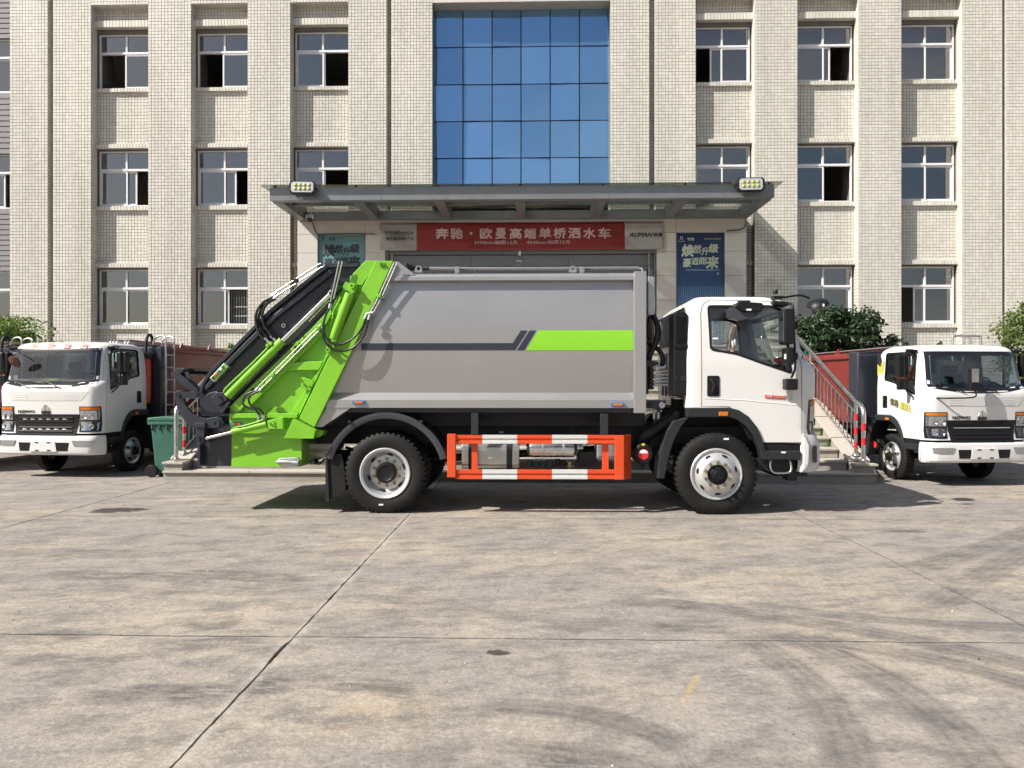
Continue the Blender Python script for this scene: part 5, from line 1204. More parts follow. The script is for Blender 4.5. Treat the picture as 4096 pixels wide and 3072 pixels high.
# --- tailgate shell
NV = [(1290, 106), (1560, 106), (1480, 600), (640, 1130), (602, 1160), (602, 1595), (355, 1595), (345, 1300), (372, 1205), (362, 1050), (372, 1000), (400, 945), (440, 890), (872, 446), (1180, 192)]
tg = Pr('tailgate', zA, NV, -1.04, 1.04, 'navy', bevel=.004)
Pr('edge_flange', zA, [(1290, 108), (1180, 192), (872, 446), (440, 890), (400, 945), (372, 1000), (362, 1050), (385, 1050), (393, 1005), (420, 955), (460, 905), (890, 465), (1190, 222), (1315, 125)], -1.10, -1.0, 'navy', tg, bevel=.004)
Pr('top_flange', zA, [(1285, 100), (1535, 98), (1530, 122), (1300, 126)], -1.10, 1.06, 'navy', tg)
Pr('stiffener', zA, [(1322, 148), (1352, 168), (930, 500), (740, 690), (560, 870), (440, 1010), (410, 1035), (400, 1010), (540, 845), (720, 660), (910, 478)], -1.10, -1.03, 'navy', tg, bevel=.006)
Pr('side_sill', zA, [(372, 1190), (590, 1205), (590, 1225), (372, 1225)], -1.09, -1.02, 'navy', tg)
Pr('slide_trough', zA, [(1345, 235), (1420, 230), (1400, 330), (1005, 650), (975, 640)], -1.052, -1.03, 'chassis_black', tg)
Pr('slide_trough', zA, [(1330, 340), (1300, 430), (760, 960), (620, 1130), (560, 1130), (610, 1100), (985, 690)], -1.056, -1.03, 'chassis_black', tg)
Pr('lower_panel', zA, [(400, 1400), (598, 1395), (598, 1594), (440, 1594)], -1.05, -1.0, 'navy', tg)
for x, y, r in ((990, 558, .024),):
    O('grease_port', MB().lathe([(r * .6, .03), (r, .03), (r, -.02)], pt(zA, x, y, -1.05), (0, -1, 0), 16), 'stainless', tg, smooth=40, **LK)
# --- green frame
GA = [(1665, 79), (1795, 80), (1500, 720), (1213, 1308), (1098, 1245), (1260, 910), (1345, 735), (1500, 415)]
arm = Pr('green_post', zA, GA, -1.17, -1.04, 'green', bevel=.006)
Pr('post_side', zA, [(1590, 79), (1668, 79), (1500, 415), (1345, 735), (1300, 800), (1090, 1242), (1098, 1205), (1280, 815), (1325, 700), (1470, 330), (1476, 200)], -1.12, -1.04, 'green', arm, bevel=.004)
Pr('gusset_plate', zA, [(1590, 76), (1668, 78), (1620, 172), (1562, 262), (1530, 255), (1476, 290), (1474, 200)], -1.145, -1.1, 'green', arm, bevel=.003)
Pr('pocket', zA, [(1683, 88), (1738, 88), (1732, 118), (1712, 134), (1686, 126)], -1.172, -1.165, 'green', arm, rnd=.01)
for x, y, r in ((1722, 103, .018), (1700, 95, .010), (1698, 110, .010)):
    O('bolt', MB().cyl(pt(zA, x, y, -1.168), pt(zA, x, y, -1.195), r, n=12), 'green', arm, smooth=40, **LK)
Pr('side_plate', zA, [(590, 1165), (1330, 440), (1440, 235), (1500, 250), (1360, 720), (1100, 1245), (1090, 1360), (600, 1360)], -1.07, -1.03, 'green', bevel=.003)
CH_ = [(582, 1160), (1180, 590), (1330, 430), (1342, 470), (1300, 540), (1250, 600), (700, 1145), (660, 1190), (640, 1200)]
ch = Pr('slide_rail', zA, CH_, -1.12, -1.06, 'green', bevel=.004)
Pr('rail_lip', zA, [(700, 1145), (1250, 600), (1270, 618), (725, 1165)], -1.14, -1.05, 'green', ch, bevel=.004)
Pr('lower_rail', zA, [(583, 1206), (1090, 1204), (1085, 1240), (583, 1240)], -1.13, -1.05, 'green', bevel=.006)
Pr('lower_rail_web', zA, [(583, 1240), (1030, 1240), (1015, 1352), (600, 1352)], -1.085, -1.05, 'green')
Pr('skirt', zA, [(600, 1352), (1118, 1352), (1118, 1540), (1105, 1600), (600, 1600)], -1.06, 1.0, 'green', bevel=.004)
Pr('brace', zA, [(1005, 830), (1278, 818), (1245, 886), (985, 888)], -1.125, -1.05, 'green', bevel=.006)
Pr('inner_web', zA, [(1240, 886), (1290, 812), (1110, 1200), (1040, 1205)], -1.10, -1.05, 'green', bevel=.004)
ft = Pr('foot_box', zA, [(1055, 1245), (1222, 1325), (1206, 1392), (985, 1390)], -1.22, -1.0, 'green', bevel=.004)
Pr('foot_box_side', zA, [(1222, 1320), (1282, 1335), (1260, 1372), (1206, 1390)], -1.1, -.9, 'green')
Pr('latch_plate', zA, [(1115, 945), (1128, 935), (1200, 962), (1205, 985), (1180, 1040), (1112, 1005)], -1.15, -1.10, 'green', bevel=.004, rnd=.01)
for x, y in ((1135, 990), (1172, 1002), (1105, 952), (1092, 990)): O('bolt', MB().cyl(pt(zA, x, y, -1.14), pt(zA, x, y, -1.17), .012, n=8), 'green', ch, **LK)
Pr('guide_block', zA, [(1035, 735), (1085, 668), (1105, 680), (1050, 750)], -1.135, -1.11, 'green', ch, rnd=.008)
for x, y, r in ((1075, 718, .022), (758, 1032, .022)):
    O('guide_hole', MB().lathe([(0, .002), (r, .002), (r, -.01)], pt(zA, x, y, -1.136 if y < 900 else -1.122), (0, -1, 0), 18), 'chassis_black', ch, **LK)
for x, y in ((1142, 645), (830, 962)): O('grease_boss', MB().cyl(pt(zA, x, y, -1.11), pt(zA, x, y, -1.13), .022, n=16), 'green', ch, smooth=40, **LK)
for x, y in ((1055, 690), (1100, 685), (1062, 740), (770, 1000), (722, 1050)): O('bolt', MB().cyl(pt(zA, x, y, -1.13), pt(zA, x, y, -1.14), .006, n=6), 'green', ch, **LK)
# --- hydraulic cylinders
c1 = Cy('packing_cylinder', zA, (572, 1078), (978, 668), -1.13, .052, 'green')
O('rod', MB().cyl(pt(zA, 970, 676, -1.13), pt(zA, 1330, 325, -1.13), .027, n=20), 'chrome', c1, smooth=40, **LK)
O('rod_eye', MB().lathe([(.001, .05), (.05, .05), (.062, .03), (.062, -.05), (.001, -.05)], pt(zA, 1372, 280, -1.12), (0, -1, 0), 24), 'navy', c1, smooth=40, **LK)
O('rod_end', MB().cyl(pt(zA, 1328, 327, -1.13), pt(zA, 1365, 290, -1.13), .04, n=16), 'navy', c1, smooth=40, **LK)
Tu('oil_pipe', zA, [(545, 1050), (570, 1010), (760, 830), (880, 710), (895, 690)], .012, 'green', c1, yl=-1.17)
Pr('cylinder_mount', zA, [(495, 1040), (590, 1120), (530, 1205), (400, 1080), (430, 1055)], -1.11, -1.03, 'navy', tg, bevel=.006)
Pr('mount_flange', zA, [(575, 1115), (592, 1124), (530, 1206), (512, 1192)], -1.17, -1.03, 'navy', tg)
Pr('mount_lug', zA, [(488, 1046), (548, 1050), (572, 1105), (500, 1150), (448, 1095)], -1.165, -1.10, 'navy', tg, bevel=.008)
for x, y, r in ((527, 1103, .014), (505, 1082, .009), (523, 1080, .009)): O('bolt', MB().cyl(pt(zA, x, y, -1.16), pt(zA, x, y, -1.18), r, n=10), 'navy', tg, smooth=40, **LK)
c2_ = Cy('lift_cylinder', zA, (1350, 660), (1474, 322), -1.19, .054, 'green')
Pr('clevis', zA, [(1452, 300), (1450, 262), (1478, 240), (1512, 244), (1522, 280), (1505, 318)], -1.23, -1.14, 'green', c2_, rnd=.02)
O('clevis_pin', MB().lathe([(.001, .012), (.012, .012), (.014, .03), (.03, .03), (.03, 0)], pt(zA, 1492, 266, -1.23), (0, -1, 0), 18), 'green', c2_, smooth=40, **LK)
Pr('lower_clevis', zA, [(1300, 690), (1375, 670), (1340, 760), (1322, 768), (1298, 752)], -1.21, -1.12, 'green', c2_, rnd=.015)
O('clevis_pin', MB().lathe([(.001, .012), (.012, .012), (.014, .03), (.028, .03), (.028, 0)], pt(zA, 1316, 737, -1.21), (0, -1, 0), 18), 'green', c2_, smooth=40, **LK)
Pr('bracket_ear', zA, [(1408, 330), (1428, 250), (1452, 235), (1462, 250), (1440, 330), (1400, 380)], -1.10, -1.04, 'green', c2_)
Pr('valve_block', zA, [(1368, 384), (1412, 398), (1392, 482), (1340, 470)], -1.2, -1.12, 'green', bevel=.005)
for x, y in ((1374, 412), (1398, 418), (1362, 448), (1386, 454)): O('bolt', MB().cyl(pt(zA, x, y, -1.2), pt(zA, x, y, -1.21), .007, n=6), 'green', c2_, **LK)
Tu('oil_pipe', zA, [(1405, 345), (1392, 380), (1350, 480), (1325, 640), (1320, 700)], .011, 'green', c2_, yl=-1.2)
c3 = Cy('lifter_cylinder', zA, (606, 1342), (862, 1282), -1.16, .038, 'green')
O('rod', MB().cyl(pt(zA, 412, 1390, -1.16), pt(zA, 612, 1341, -1.16), .02, n=16), 'chrome', c3, smooth=40, **LK)
Pr('cylinder_bracket', zA, [(862, 1258), (935, 1240), (980, 1235), (982, 1322), (872, 1322)], -1.19, -1.06, 'green', c3, bevel=.006)
for x, y, r in ((885, 1279, .012), (912, 1290, .014), (914, 1268, .008)): O('bolt', MB().cyl(pt(zA, x, y, -1.19), pt(zA, x, y, -1.205), r, n=12), 'green', c3, smooth=40, **LK)
Tu('oil_pipe', zA, [(640, 1305), (700, 1295), (800, 1265), (835, 1250)], .010, 'green', c3, yl=-1.19)
# --- steel pipes and rubber hoses
SP = dict(mat='aluminium', n=8, sm=False)
for dx in (0, 24):
    Tu('steel_pipe', zA, [(1395 + dx, 82), (1330 + dx, 385 - dx)], .0085, yl=-1.22, **SP)
    Tu('steel_pipe', zA, [(1800 + dx, 92), (1692 + dx, 335), (1615 + dx, 480)], .0085, yl=-1.19, **SP)
    Tu('steel_pipe', zA, [(1260 + dx * .6, 548 + dx * .8), (785 + dx * .8, 1022 + dx * .8)], .0085, yl=-1.16, **SP)
    Tu('steel_pipe', zA, [(1262 + dx * .7, 100 + dx), (1245 + dx * .7, 105 + dx), (890 + dx * .9, 335 + dx * .8)], .010, yl=-1.14, **SP)
for x, y, yl in ((1072, 222, -1.15), (1240, 573, -1.165), (905, 920, -1.165), (1690, 340, -1.2)):
    O('pipe_clamp', MB().box(*(lambda c: (c[0] - .022, c[0] + .022, yl - .018, yl + .05, c[2] - .02, c[2] + .02))(pt(zA, x, y, yl))), 'navy' if y == 222 else 'green', tg, bevel=.006, **LK)
for pts, yl in (([(1322, 430), (1290, 500), (1280, 590), (1310, 660), (1370, 695), (1440, 685), (1510, 640), (1565, 570), (1590, 505)], -1.25),
                ([(1300, 470), (1275, 560), (1285, 660), (1330, 720), (1390, 742), (1470, 735), (1545, 680), (1590, 600), (1612, 515)], -1.24),
                ([(905, 345), (840, 380), (790, 450), (780, 520), (800, 600), (840, 660), (858, 665)], -1.14), ([(925, 358), (860, 400), (828, 470), (835, 540), (870, 600), (900, 640), (908, 652)], -1.13),
                ([(885, 372), (825, 430), (800, 520), (830, 600), (870, 655)], -1.11),
                ([(790, 1035), (720, 1060), (690, 1100), (690, 1140), (730, 1165), (780, 1180), (800, 1215)], -1.21), ([(800, 1040), (745, 1070), (728, 1110), (750, 1150), (800, 1170), (828, 1195), (835, 1215)], -1.21)):
    Tu('hose', zA, pts, .0125 if yl < -1.2 else .017, 'hose', yl=yl)
for a, b, yl in (((1330, 395), (1322, 432), -1.24), ((1582, 510), (1600, 470), -1.22), ((1610, 515), (1622, 478), -1.22), ((895, 340), (935, 315), -1.14), ((912, 358), (950, 330), -1.14), ((845, 650), (885, 690), -1.14), ((890, 632), (925, 668), -1.13),
                 ((770, 1045), (800, 1015), -1.19), ((795, 1052), (822, 1022), -1.19), ((797, 1205), (804, 1245), -1.19), ((833, 1208), (840, 1245), -1.19), ((1600, 470), (1645, 462), -1.2)):
    O('hose_fitting', MB().cyl(pt(zA, *a, yl), pt(zA, *b, yl), .0165, n=8), 'galvanised', tg, smooth=40, **LK)
for x, y in ((895, 690), (870, 705), (806, 1252), (842, 1252)): O('port_block', MB().box(*(lambda c: (c[0] - .018, c[0] + .018, -1.19, -1.12, c[2] - .02, c[2] + .02))(pt(zA, x, y, -1.16))), 'green', tg, bevel=.004, **LK)
Tu('rod_guide', zA, [(1172, 525), (1320, 372)], .008, 'chrome', tg, yl=-1.10, sm=False)
# --- control panel
cp = Pr('control_panel', zA, [(545, 832), (580, 860), (476, 976), (438, 946)], -1.13, -1.04, 'galvanised', bevel=.006)
Pr('panel_face', zA, [(545, 840), (572, 862), (475, 966), (446, 944)], -1.134, -1.13, 'green', cp)
for k, c in enumerate(('letter_black', 'letter_red', 'amber', 'lamp_blue', 'white_label', 'bin_green')):
    O('button', MB().lathe([(.001, .018), (.013, .016), (.016, 0)], pt(zA, 468 + 14.2 * k, 942 - 15.5 * k, -1.134), (0, -1, 0), 12), c, cp, smooth=40, **LK)
# --- bin lifter: hook arm, link, frame
HK = [(128, 700), (122, 655), (140, 615), (180, 598), (222, 606), (243, 640), (245, 700), (268, 790), (312, 862), (382, 922), (470, 962), (560, 972), (640, 958), (700, 952), (752, 975), (772, 1040), (745, 1095), (700, 1112), (640, 1102), (530, 1104), (400, 1102), (335, 1072), (265, 1015), (200, 920), (152, 800)]
hk = Pr('hook_arm', zE, HK, -1.17, -1.12, 'navy', bevel=.005)
for x, y, r, h in ((180, 660, .03, .03), (685, 1040, .047, .03)):
    O('pivot_disc', MB().lathe([(.001, h * .7), (r * .35, h * .7), (r * .4, h), (r, h), (r, -.06)], pt(zE, x, y, -1.17), (0, -1, 0), 24), 'navy', hk, smooth=40, **LK)
Pr('link', zE, [(190, 615), (440, 622), (455, 660), (442, 700), (395, 712), (235, 706)], -1.19, -1.172, 'navy', hk, rnd=.02)
O('pivot_disc', MB().cyl(pt(zE, 432, 665, -1.19), pt(zE, 432, 665, -1.21), .022, n=16), 'navy', hk, smooth=40, **LK)
br = Pr('tail_bracket', zE, [(395, 1030), (530, 1030), (530, 1098), (395, 1098)], -1.21, -1.02, 'navy', bevel=.006)
Pr('bracket_plate', zE, [(404, 1096), (526, 1096), (516, 1270), (500, 1305), (470, 1318), (438, 1305), (414, 1270)], -1.19, -1.10, 'navy', br, bevel=.005)
Pr('bracket_post', zE, [(428, 1300), (466, 1300), (466, 1596), (428, 1596)], -1.14, -1.05, 'navy', br, bevel=.004)
for x, y, r in ((436, 1222, .010), (472, 1222, .010), (455, 1264, .015)): O('bolt', MB().cyl(pt(zE, x, y, -1.19), pt(zE, x, y, -1.21), r, n=8), 'navy', br, **LK)
lf = Pr('lifter_frame', zE, [(75, 395), (165, 303), (262, 318), (200, 380), (440, 590), (430, 622), (330, 612)], -1.02, -.90, 'navy', bevel=.004)
p0, p1 = zE(200, 340, -1.0), zE(70, 400, -1.0)
O('cross_bar', MB().box(p0[0] - .05, p0[0] + .06, -.92, 1.0, p0[1] - .04, p0[1] + .03).box(p0[0] - .02, p0[0] + .28, -.8, .9, p0[1] + .0, p0[1] + .022), 'chassis_dark', lf, **LK)
Pr('pin_lug', zE, [(255, 360), (300, 350), (345, 440), (320, 455), (285, 430)], -1.04, -1.02, 'chassis_dark', lf)
hd = Pr('latch_handle', zA, [(930, 1555), (960, 1535), (1085, 1528), (1100, 1545), (1100, 1580), (1085, 1600), (970, 1605), (958, 1585), (932, 1575)], -1.09, -1.06, 'galvanised', bevel=.006)
Tu('lever', zA, [(935, 1565), (1000, 1562), (1095, 1570)], .022, 'galvanised', hd, yl=-1.11, n=10)
Tu('rear_lamp_hose', zA, [(1180, 1560), (1210, 1565), (1250, 1575), (1290, 1540)], .014, 'hose', yl=-.95)
O('tow_lamp', MB().cyl(pt(zA, 1195, 1562, -1.0), pt(zA, 1225, 1560, -.9), .032, n=14), 'chassis_dark', trk, smooth=40, **LK)
# --- chassis
fx0, fx1 = zA(640, 1400, -.4)[0], .95
for y in (-.42, .42): O('chassis_rail', MB().box(fx0 + .3, fx1, y - .035, y + .035, .76, .99), 'chassis_dark', trk, bevel=.01, **LK)
O('shade_block', MB().box(zA(1240, 0, -.7)[0], zB(1990, 0, -.7)[0], -.72, .72, 1.0, zB(0, 1172, -1.0)[1]), 'chassis_black', trk, **LK)  # solid dark block added to stand for the shade under the body
for s_ in (-1, 1): O('subframe_rail', MB().box(zA(1400, 0, -1.0)[0], zB(1909, 0, -1.0)[0], s_ * 1.005 - .025, s_ * 1.005 + .025, zB(0, 1196, -1.0)[1], zB(0, 1166, -1.0)[1]), 'navy', trk, **LK)
for x in (-3.2, -2.4, -1.6, -.9, -.2, .5): O('crossmember', MB().box(x, x + .1, -.38, .38, .78, .95), 'chassis_black', trk, **LK)
for x, w_ in ((0, .95), (RX, .75)):
    O('axle', MB().cyl((x, -w_, .47), (x, w_, .47), .06, n=12).lathe([(.001, -.2), (.15, -.12), (.18, 0), (.15, .12), (.001, .2)] if x else [(.05, -.1), (.07, 0), (.05, .1)], (x, 0, .47), (0, 1, 0), 16), 'chassis_black', trk, smooth=40, **LK)
    for y in (-.46, .46):
        for q in range(5): O('leaf_spring', MB().tube([(x - .62 + .09 * q, y, .72 - .012 * q), (x - .3, y, .62 - .013 * q), (x, y, .585 - .014 * q), (x + .3, y, .62 - .013 * q), (x + .62 - .09 * q, y, .72 - .012 * q)], .02, 4), 'chassis_black', trk, **LK)
O('propshaft', MB().cyl((-.3, 0, .72), (RX + .2, 0, .52), .05, n=12), 'chassis_black', trk, smooth=40, **LK)
O('engine', MB().box(-.5, .75, -.36, .36, .62, 1.22).cyl((-.5, 0, .78), (-1.2, 0, .76), .2, r2=.12, n=14), 'chassis_black', trk, bevel=.03, **LK)
# rear wheel arch, flap
fc = zD(508, 515, -1.12); rr = 372 * .678 / (F / 8.78)
ow, iw = arc(fc[0], fc[1], rr, 165, 15, 26), arc(fc[0], fc[1], rr - .012, 15, 165, 26)
fd = O('fender', MB().prism(ow + iw, -1.12, -.5), 'grey_plastic', trk, smooth=30, **LK)
for q in range(4):
    r1 = rr - .004 - .018 * q; y_ = -1.128 + .005 * abs(q - 1.2)
    O('fender_rib', MB().prism(arc(fc[0], fc[1], r1, 164.5, 15.5, 26) + arc(fc[0], fc[1], r1 - .0165, 15.5, 164.5, 26), y_, -1.09), 'fender_edge', fd, smooth=30, **LK)
for x, y in ((292, 202), (715, 200)): O('fender_stay', MB().cyl(pt(zD, x, y, -1.16), pt(zD, x - 10, y, -.5), .02, n=10), 'chassis_dark', fd, smooth=40, **LK)
Pr('mud_flap', zD, [(152, 395), (245, 390), (262, 480), (270, 610), (175, 660), (155, 670)], -1.08, -.52, 'rubber')
Pr('flap_edge', zD, [(150, 412), (160, 412), (172, 675), (150, 675)], -1.10, -1.06, 'grey_plastic')
# side guard
gd = trk; gy = -1.12
Pr('guard_end', zD, [(868, 275), (918, 275), (918, 531), (868, 531)], gy - .02, gy + .05, 'orange_red', bevel=.005)
Pr('guard_corner', zD, [(1858, 283), (1912, 283), (1912, 545), (1858, 545)], gy - .02, gy + .05, 'orange_red', bevel=.005)
a, b = zD(1912, 283, gy - .02), zD(1912, 545, gy - .02); e = .10
O('guard_wing', MB().add([(a[0], gy - .018, a[1]), (a[0] + e, gy + .14, a[1]), (b[0] + e, gy + .14, b[1]), (b[0], gy - .018, b[1]), (a[0], gy + .02, a[1]), (a[0] + e, gy + .18, a[1]), (b[0] + e, gy + .18, b[1]), (b[0], gy + .02, b[1])], [(0, 1, 2, 3), (4, 7, 6, 5), (0, 4, 5, 1), (1, 5, 6, 2), (2, 6, 7, 3), (3, 7, 4, 0)]), 'orange_red', trk, **LK)
for y0, y1 in ((281, 331), (486, 540)):
    xs4 = [918, 1075, 1281, 1486, 1696, 1858]; rail = None; mb = MB()
    for k in range(5):
        (xa, z0), (xb, z1) = zD(xs4[k], y1, gy), zD(xs4[k+1], y0, gy); h = z1 - z0
        mb.mat(k % 2)
        pr_ = [(gy + .045, z0), (gy, z0), (gy, z0 + h * .30), (gy + .014, z0 + h * .36), (gy + .014, z0 + h * .56), (gy, z0 + h * .62), (gy, z1), (gy + .045, z1)]
        mb.prism(pr_, xa + .0004, xb - .0004, 'x')
    O('guard_rail', mb, ['orange_red', 'tape_white'], trk, **LK)
for x0, x1 in ((1012, 1047), (1783, 1820)): Pr('guard_upright', zD, [(x0, 325), (x1, 325), (x1, 492), (x0, 492)], gy + .05, gy + .09, 'orange_red')
for x0, x1, y0 in ((1010, 1052, 150), (1772, 1818, 155)):
    Pr('guard_hanger', zD, [(x0, y0), (x1, y0), (x1, y0 + 128), (x0, y0 + 128)], gy + .01, gy + .06, 'chassis_dark', bevel=.004)
    Pr('hanger_arm', zD, [(x0 + 5, y0 + 6), (x1 - 5, y0 + 6), (x1 - 5, y0 + 50), (x0 + 5, y0 + 50)], gy + .06, -.4, 'chassis_black')
# fuel tank, air tanks, silencer
(xa, za), (xb, zb2) = zD(952, 484, -1.0), zD(1292, 326, -1.0)
ft_ = O('fuel_tank', MB().prism(rnd_rect(-.98, -.50, za, zb2, .07, 5), xa, xb, 'x'), 'aluminium', trk, smooth=40, bevel=.008, **LK)
for u0, u1 in ((992, 1012), (1218, 1252)):
    x0, x1 = zD(u0, 0, -1.0)[0], zD(u1, 0, -1.0)[0]; O('tank_strap', MB().prism(rnd_rect(-.987, -.493, za - .007, zb2 + .007, .075, 5), x0, x1, 'x'), 'chassis_black', ft_, **LK)
O('tank_label', MB().box(zD(1107, 0, -.98)[0], zD(1135, 0, -.98)[0], -.984, -.981, zD(0, 418, -.98)[1], zD(0, 407, -.98)[1]), 'white_label', ft_, **LK)
(xa, z_), (xb, _) = zD(1345, 366, -.95), zD(1628, 366, -.95)
at_ = O('air_tank', MB().lathe([(.001, -.02), (.05, -.012), (.095, .02), (.102, .05), (.102, xb - xa - .05), (.095, xb - xa - .02), (.05, xb - xa + .012), (.001, xb - xa + .02)], (xa, -.86, z_), (1, 0, 0), 24), 'stainless', trk, smooth=40, **LK)
for u in (1432, 1557):
    x = zD(u, 0, -.95)[0]; O('tank_band', MB().lathe([(.1035, -.012), (.106, -.01), (.106, .01), (.1035, .012)], (x, -.86, z_), (1, 0, 0), 24), 'galvanised', at_, smooth=40, **LK)
O('air_tank', MB().cyl((xa + .1, -.62, z_), (xb + .1, -.62, z_), .1, n=20), 'stainless', trk, smooth=40, **LK)
for u in (1355, 1398, 1440, 1480, 1520, 1555, 1590):
    x = zD(u, 0, -.95)[0]; zz_ = zD(0, 440, -.9)[1] + random.uniform(-.02, .02)
    O('valve', MB().cyl((x, -.92, zz_ - .05), (x, -.92, zz_ + .03), .022, n=10).cyl((x, -.92, zz_ - .02), (x + .05, -.92, zz_ - .02), .012, n=8).box(x - .03, x + .03, -.9, -.8, zz_ - .03, zz_ + .02), random.choice(('chassis_dark', 'black_plastic', 'brass', 'chassis_dark')), trk, smooth=40, **LK)
Pr('battery_box', zD, [(1752, 338), (1858, 338), (1858, 422), (1752, 422)], -.95, -.55, 'galvanised', bevel=.01)
Pr('brake_box', zD, [(1640, 380), (1750, 375), (1750, 470), (1640, 470)], -.8, -.45, 'chassis_black', bevel=.01)
for k in range(9):
    u = random.uniform(1300, 1750); Tu('wire', zD, [(u, 250, -.8), (u + random.uniform(-60, 60), 300, -.85), (u + random.uniform(-80, 80), 345, -.8)], .006, 'hose')
Tu('silencer', zD, [(640, 300, -.3), (900, 300, -.3)], .1, 'chassis_dark', n=16, sm=False)
Pr('chassis_label', zD, [(1175, 258), (1200, 258), (1200, 268), (1175, 268)], -.46, -.455, 'white_label')
# air intake behind the cab
sn = Pr('air_intake', zC, [(327, 255), (340, 240), (405, 245), (418, 265), (420, 690), (410, 790), (385, 808), (320, 800), (325, 455)], -1.0, -.66, 'black_plastic', bevel=.015)
for k in range(13):
    y = 268 + 14.6 * k; O('louver', MB().tube([pt(zC, 335, y, -1.0), pt(zC, 350, y + 8, -1.012), pt(zC, 385, y + 13, -1.012), pt(zC, 412, y + 14, -1.0)], .006, 5), 'black_plastic', sn, smooth=60, **LK)
Pr('intake_band', zC, [(322, 456), (416, 456), (416, 484), (324, 484)], -1.015, -.7, 'black_plastic', sn, bevel=.006)
Pr('intake_slot', zC, [(375, 668), (405, 668), (405, 702), (375, 702)], -1.006, -.99, 'chassis_black', sn); Pr('intake_slot', zC, [(335, 668), (350, 668), (350, 700), (335, 700)], -1.006, -.99, 'chassis_black', sn)
b0, b1 = pt(zC, 346, 908, -.84), pt(zC, 346, 815, -.84); hgt = b1[2] - b0[2]
O('bellows', MB().lathe([(.072 + (.013 if k % 2 else -.006), hgt * k / 14) for k in range(15)], b0, (0, 0, 1), 24), 'rubber', trk, smooth=80, **LK)
O('hose_clamp', MB().lathe([(.08, 0), (.08, .014)], pt(zC, 346, 824, -.84), (0, 0, 1), 24), 'stainless', trk, smooth=60, **LK)
O('intake_pipe', MB().tube(curve([pt(zC, 346, 905, -.84), pt(zC, 335, 945, -.84), pt(zC, 260, 990, -.84), pt(zC, 185, 1035, -.84), pt(zC, 130, 1070, -.82), pt(zC, 120, 1110, -.8)], 6), .078, 16), 'black_plastic', trk, smooth=60, **LK)
fc2 = pt(zC, 122, 1190, -1.02)
af = O('air_filter', MB().lathe([(.001, .0), (.07, .0), (.075, .012), (.098, .012), (.108, -.004), (.118, -.012), (.122, -.04), (.122, -.1), (.116, -.11), (.116, -.45), (.001, -.45)], fc2, (0, -1, 0), 32), 'black_plastic', trk, smooth=35, **LK)
O('filter_label', MB().lathe([(.001, .004), (.061, .004), (.061, 0)], fc2, (0, -1, 0), 24), 'red_label', af, **LK)
O('label_print', MB().prism([(fc2[0] + .052 * math.cos(R(a)), fc2[2] + .052 * math.sin(R(a)) + .004) for a in range(10, 171, 20)], fc2[1] - .006, fc2[1] - .004), 'white_label', af, **LK)
O('yellow_tag', MB().box(fc2[0] - .018, fc2[0] + .018, fc2[1] - .001, fc2[1] + .02, fc2[2] + .096, fc2[2] + .124), 'yellow', af, **LK)
O('dust_valve', MB().lathe([(.022, .0), (.026, -.03), (.02, -.06), (.004, -.085)], (fc2[0], fc2[1] + .05, fc2[2] - .10), (0, 0, 1), 14), 'rubber', af, smooth=50, **LK)
# valve bank, gauges, hoses between body and cab
vb = Pr('valve_bank', zG, [(200, 830), (255, 830), (255, 1160), (200, 1160)], -.86, -.6, 'chassis_dark', bevel=.006)
Pr('valve_plate', zG, [(165, 745), (335, 770), (335, 830), (195, 840), (190, 1225), (165, 1225)], -.8, -.75, 'navy', vb)
for k in range(6):
    y = 850 + 48 * k
    O('spool', MB().box(*(lambda c: (c[0] - .03, c[0] + .02, -.9, -.84, c[2] - .016, c[2] + .016))(pt(zG, 240, y + 45, -.87))), 'chassis_dark', vb, bevel=.006, **LK)
    Tu('spool_pipe', zG, [(265, y), (320, y), (390, y + 5), (460, y)] if k else [(270, 850), (330, 850), (400, 848), (425, 835), (425, 815)], .013 if k else .022, 'galvanised', vb, yl=-.86)
    O('fitting', MB().cyl(pt(zG, 295, y, -.86), pt(zG, 325, y, -.86), .019 if k else .03, n=8), 'stainless', vb, smooth=40, **LK)
gp = Pr('gauge_panel', zG, [(162, 1310), (435, 1312), (432, 1395), (405, 1432), (340, 1430), (162, 1425)], -.93, -.9, 'navy', bevel=.004)
for x, y, r in ((377, 1378, .037), (282, 1461, .018)):
    gq = O('gauge', MB().lathe([(r, .0), (r * 1.12, .006), (r * 1.12, .02), (r, .026), (r * .98, .018)], pt(zG, x, y, -.925), (0, -1, 0), 20), 'stainless', gp, smooth=40, **LK)
    O('dial', MB().lathe([(.001, .018), (r * .98, .018)], pt(zG, x, y, -.925), (0, -1, 0), 20), 'white_label', gq, **LK)
    c = pt(zG, x, y, -.945); O('needle', MB().bar((c[0] - r * .5, c[1], c[2] - r * .45), (c[0] + r * .5, c[1], c[2] + r * .45), .005, .003), 'letter_black', gq, **LK)
O('panel_hole', MB().lathe([(.001, .003), (.036, .003)], pt(zG, 205, 1372, -.93), (0, -1, 0), 18), 'chassis_black', gp, **LK)
for x in (268, 330): O('air_regulator', MB().cyl(pt(zG, x, 1480, -.9), pt(zG, x, 1560, -.9), .017, n=10).cyl(pt(zG, x, 1560, -.9), pt(zG, x, 1580, -.9), .006, n=8), 'galvanised', gp, smooth=40, **LK)
for x0, x1 in ((212, 245), (352, 382)): O('air_port', MB().cyl(pt(zG, x0, 1458, -.91), pt(zG, x1, 1460, -.91), .010, n=8), 'aluminium', gp, **LK)
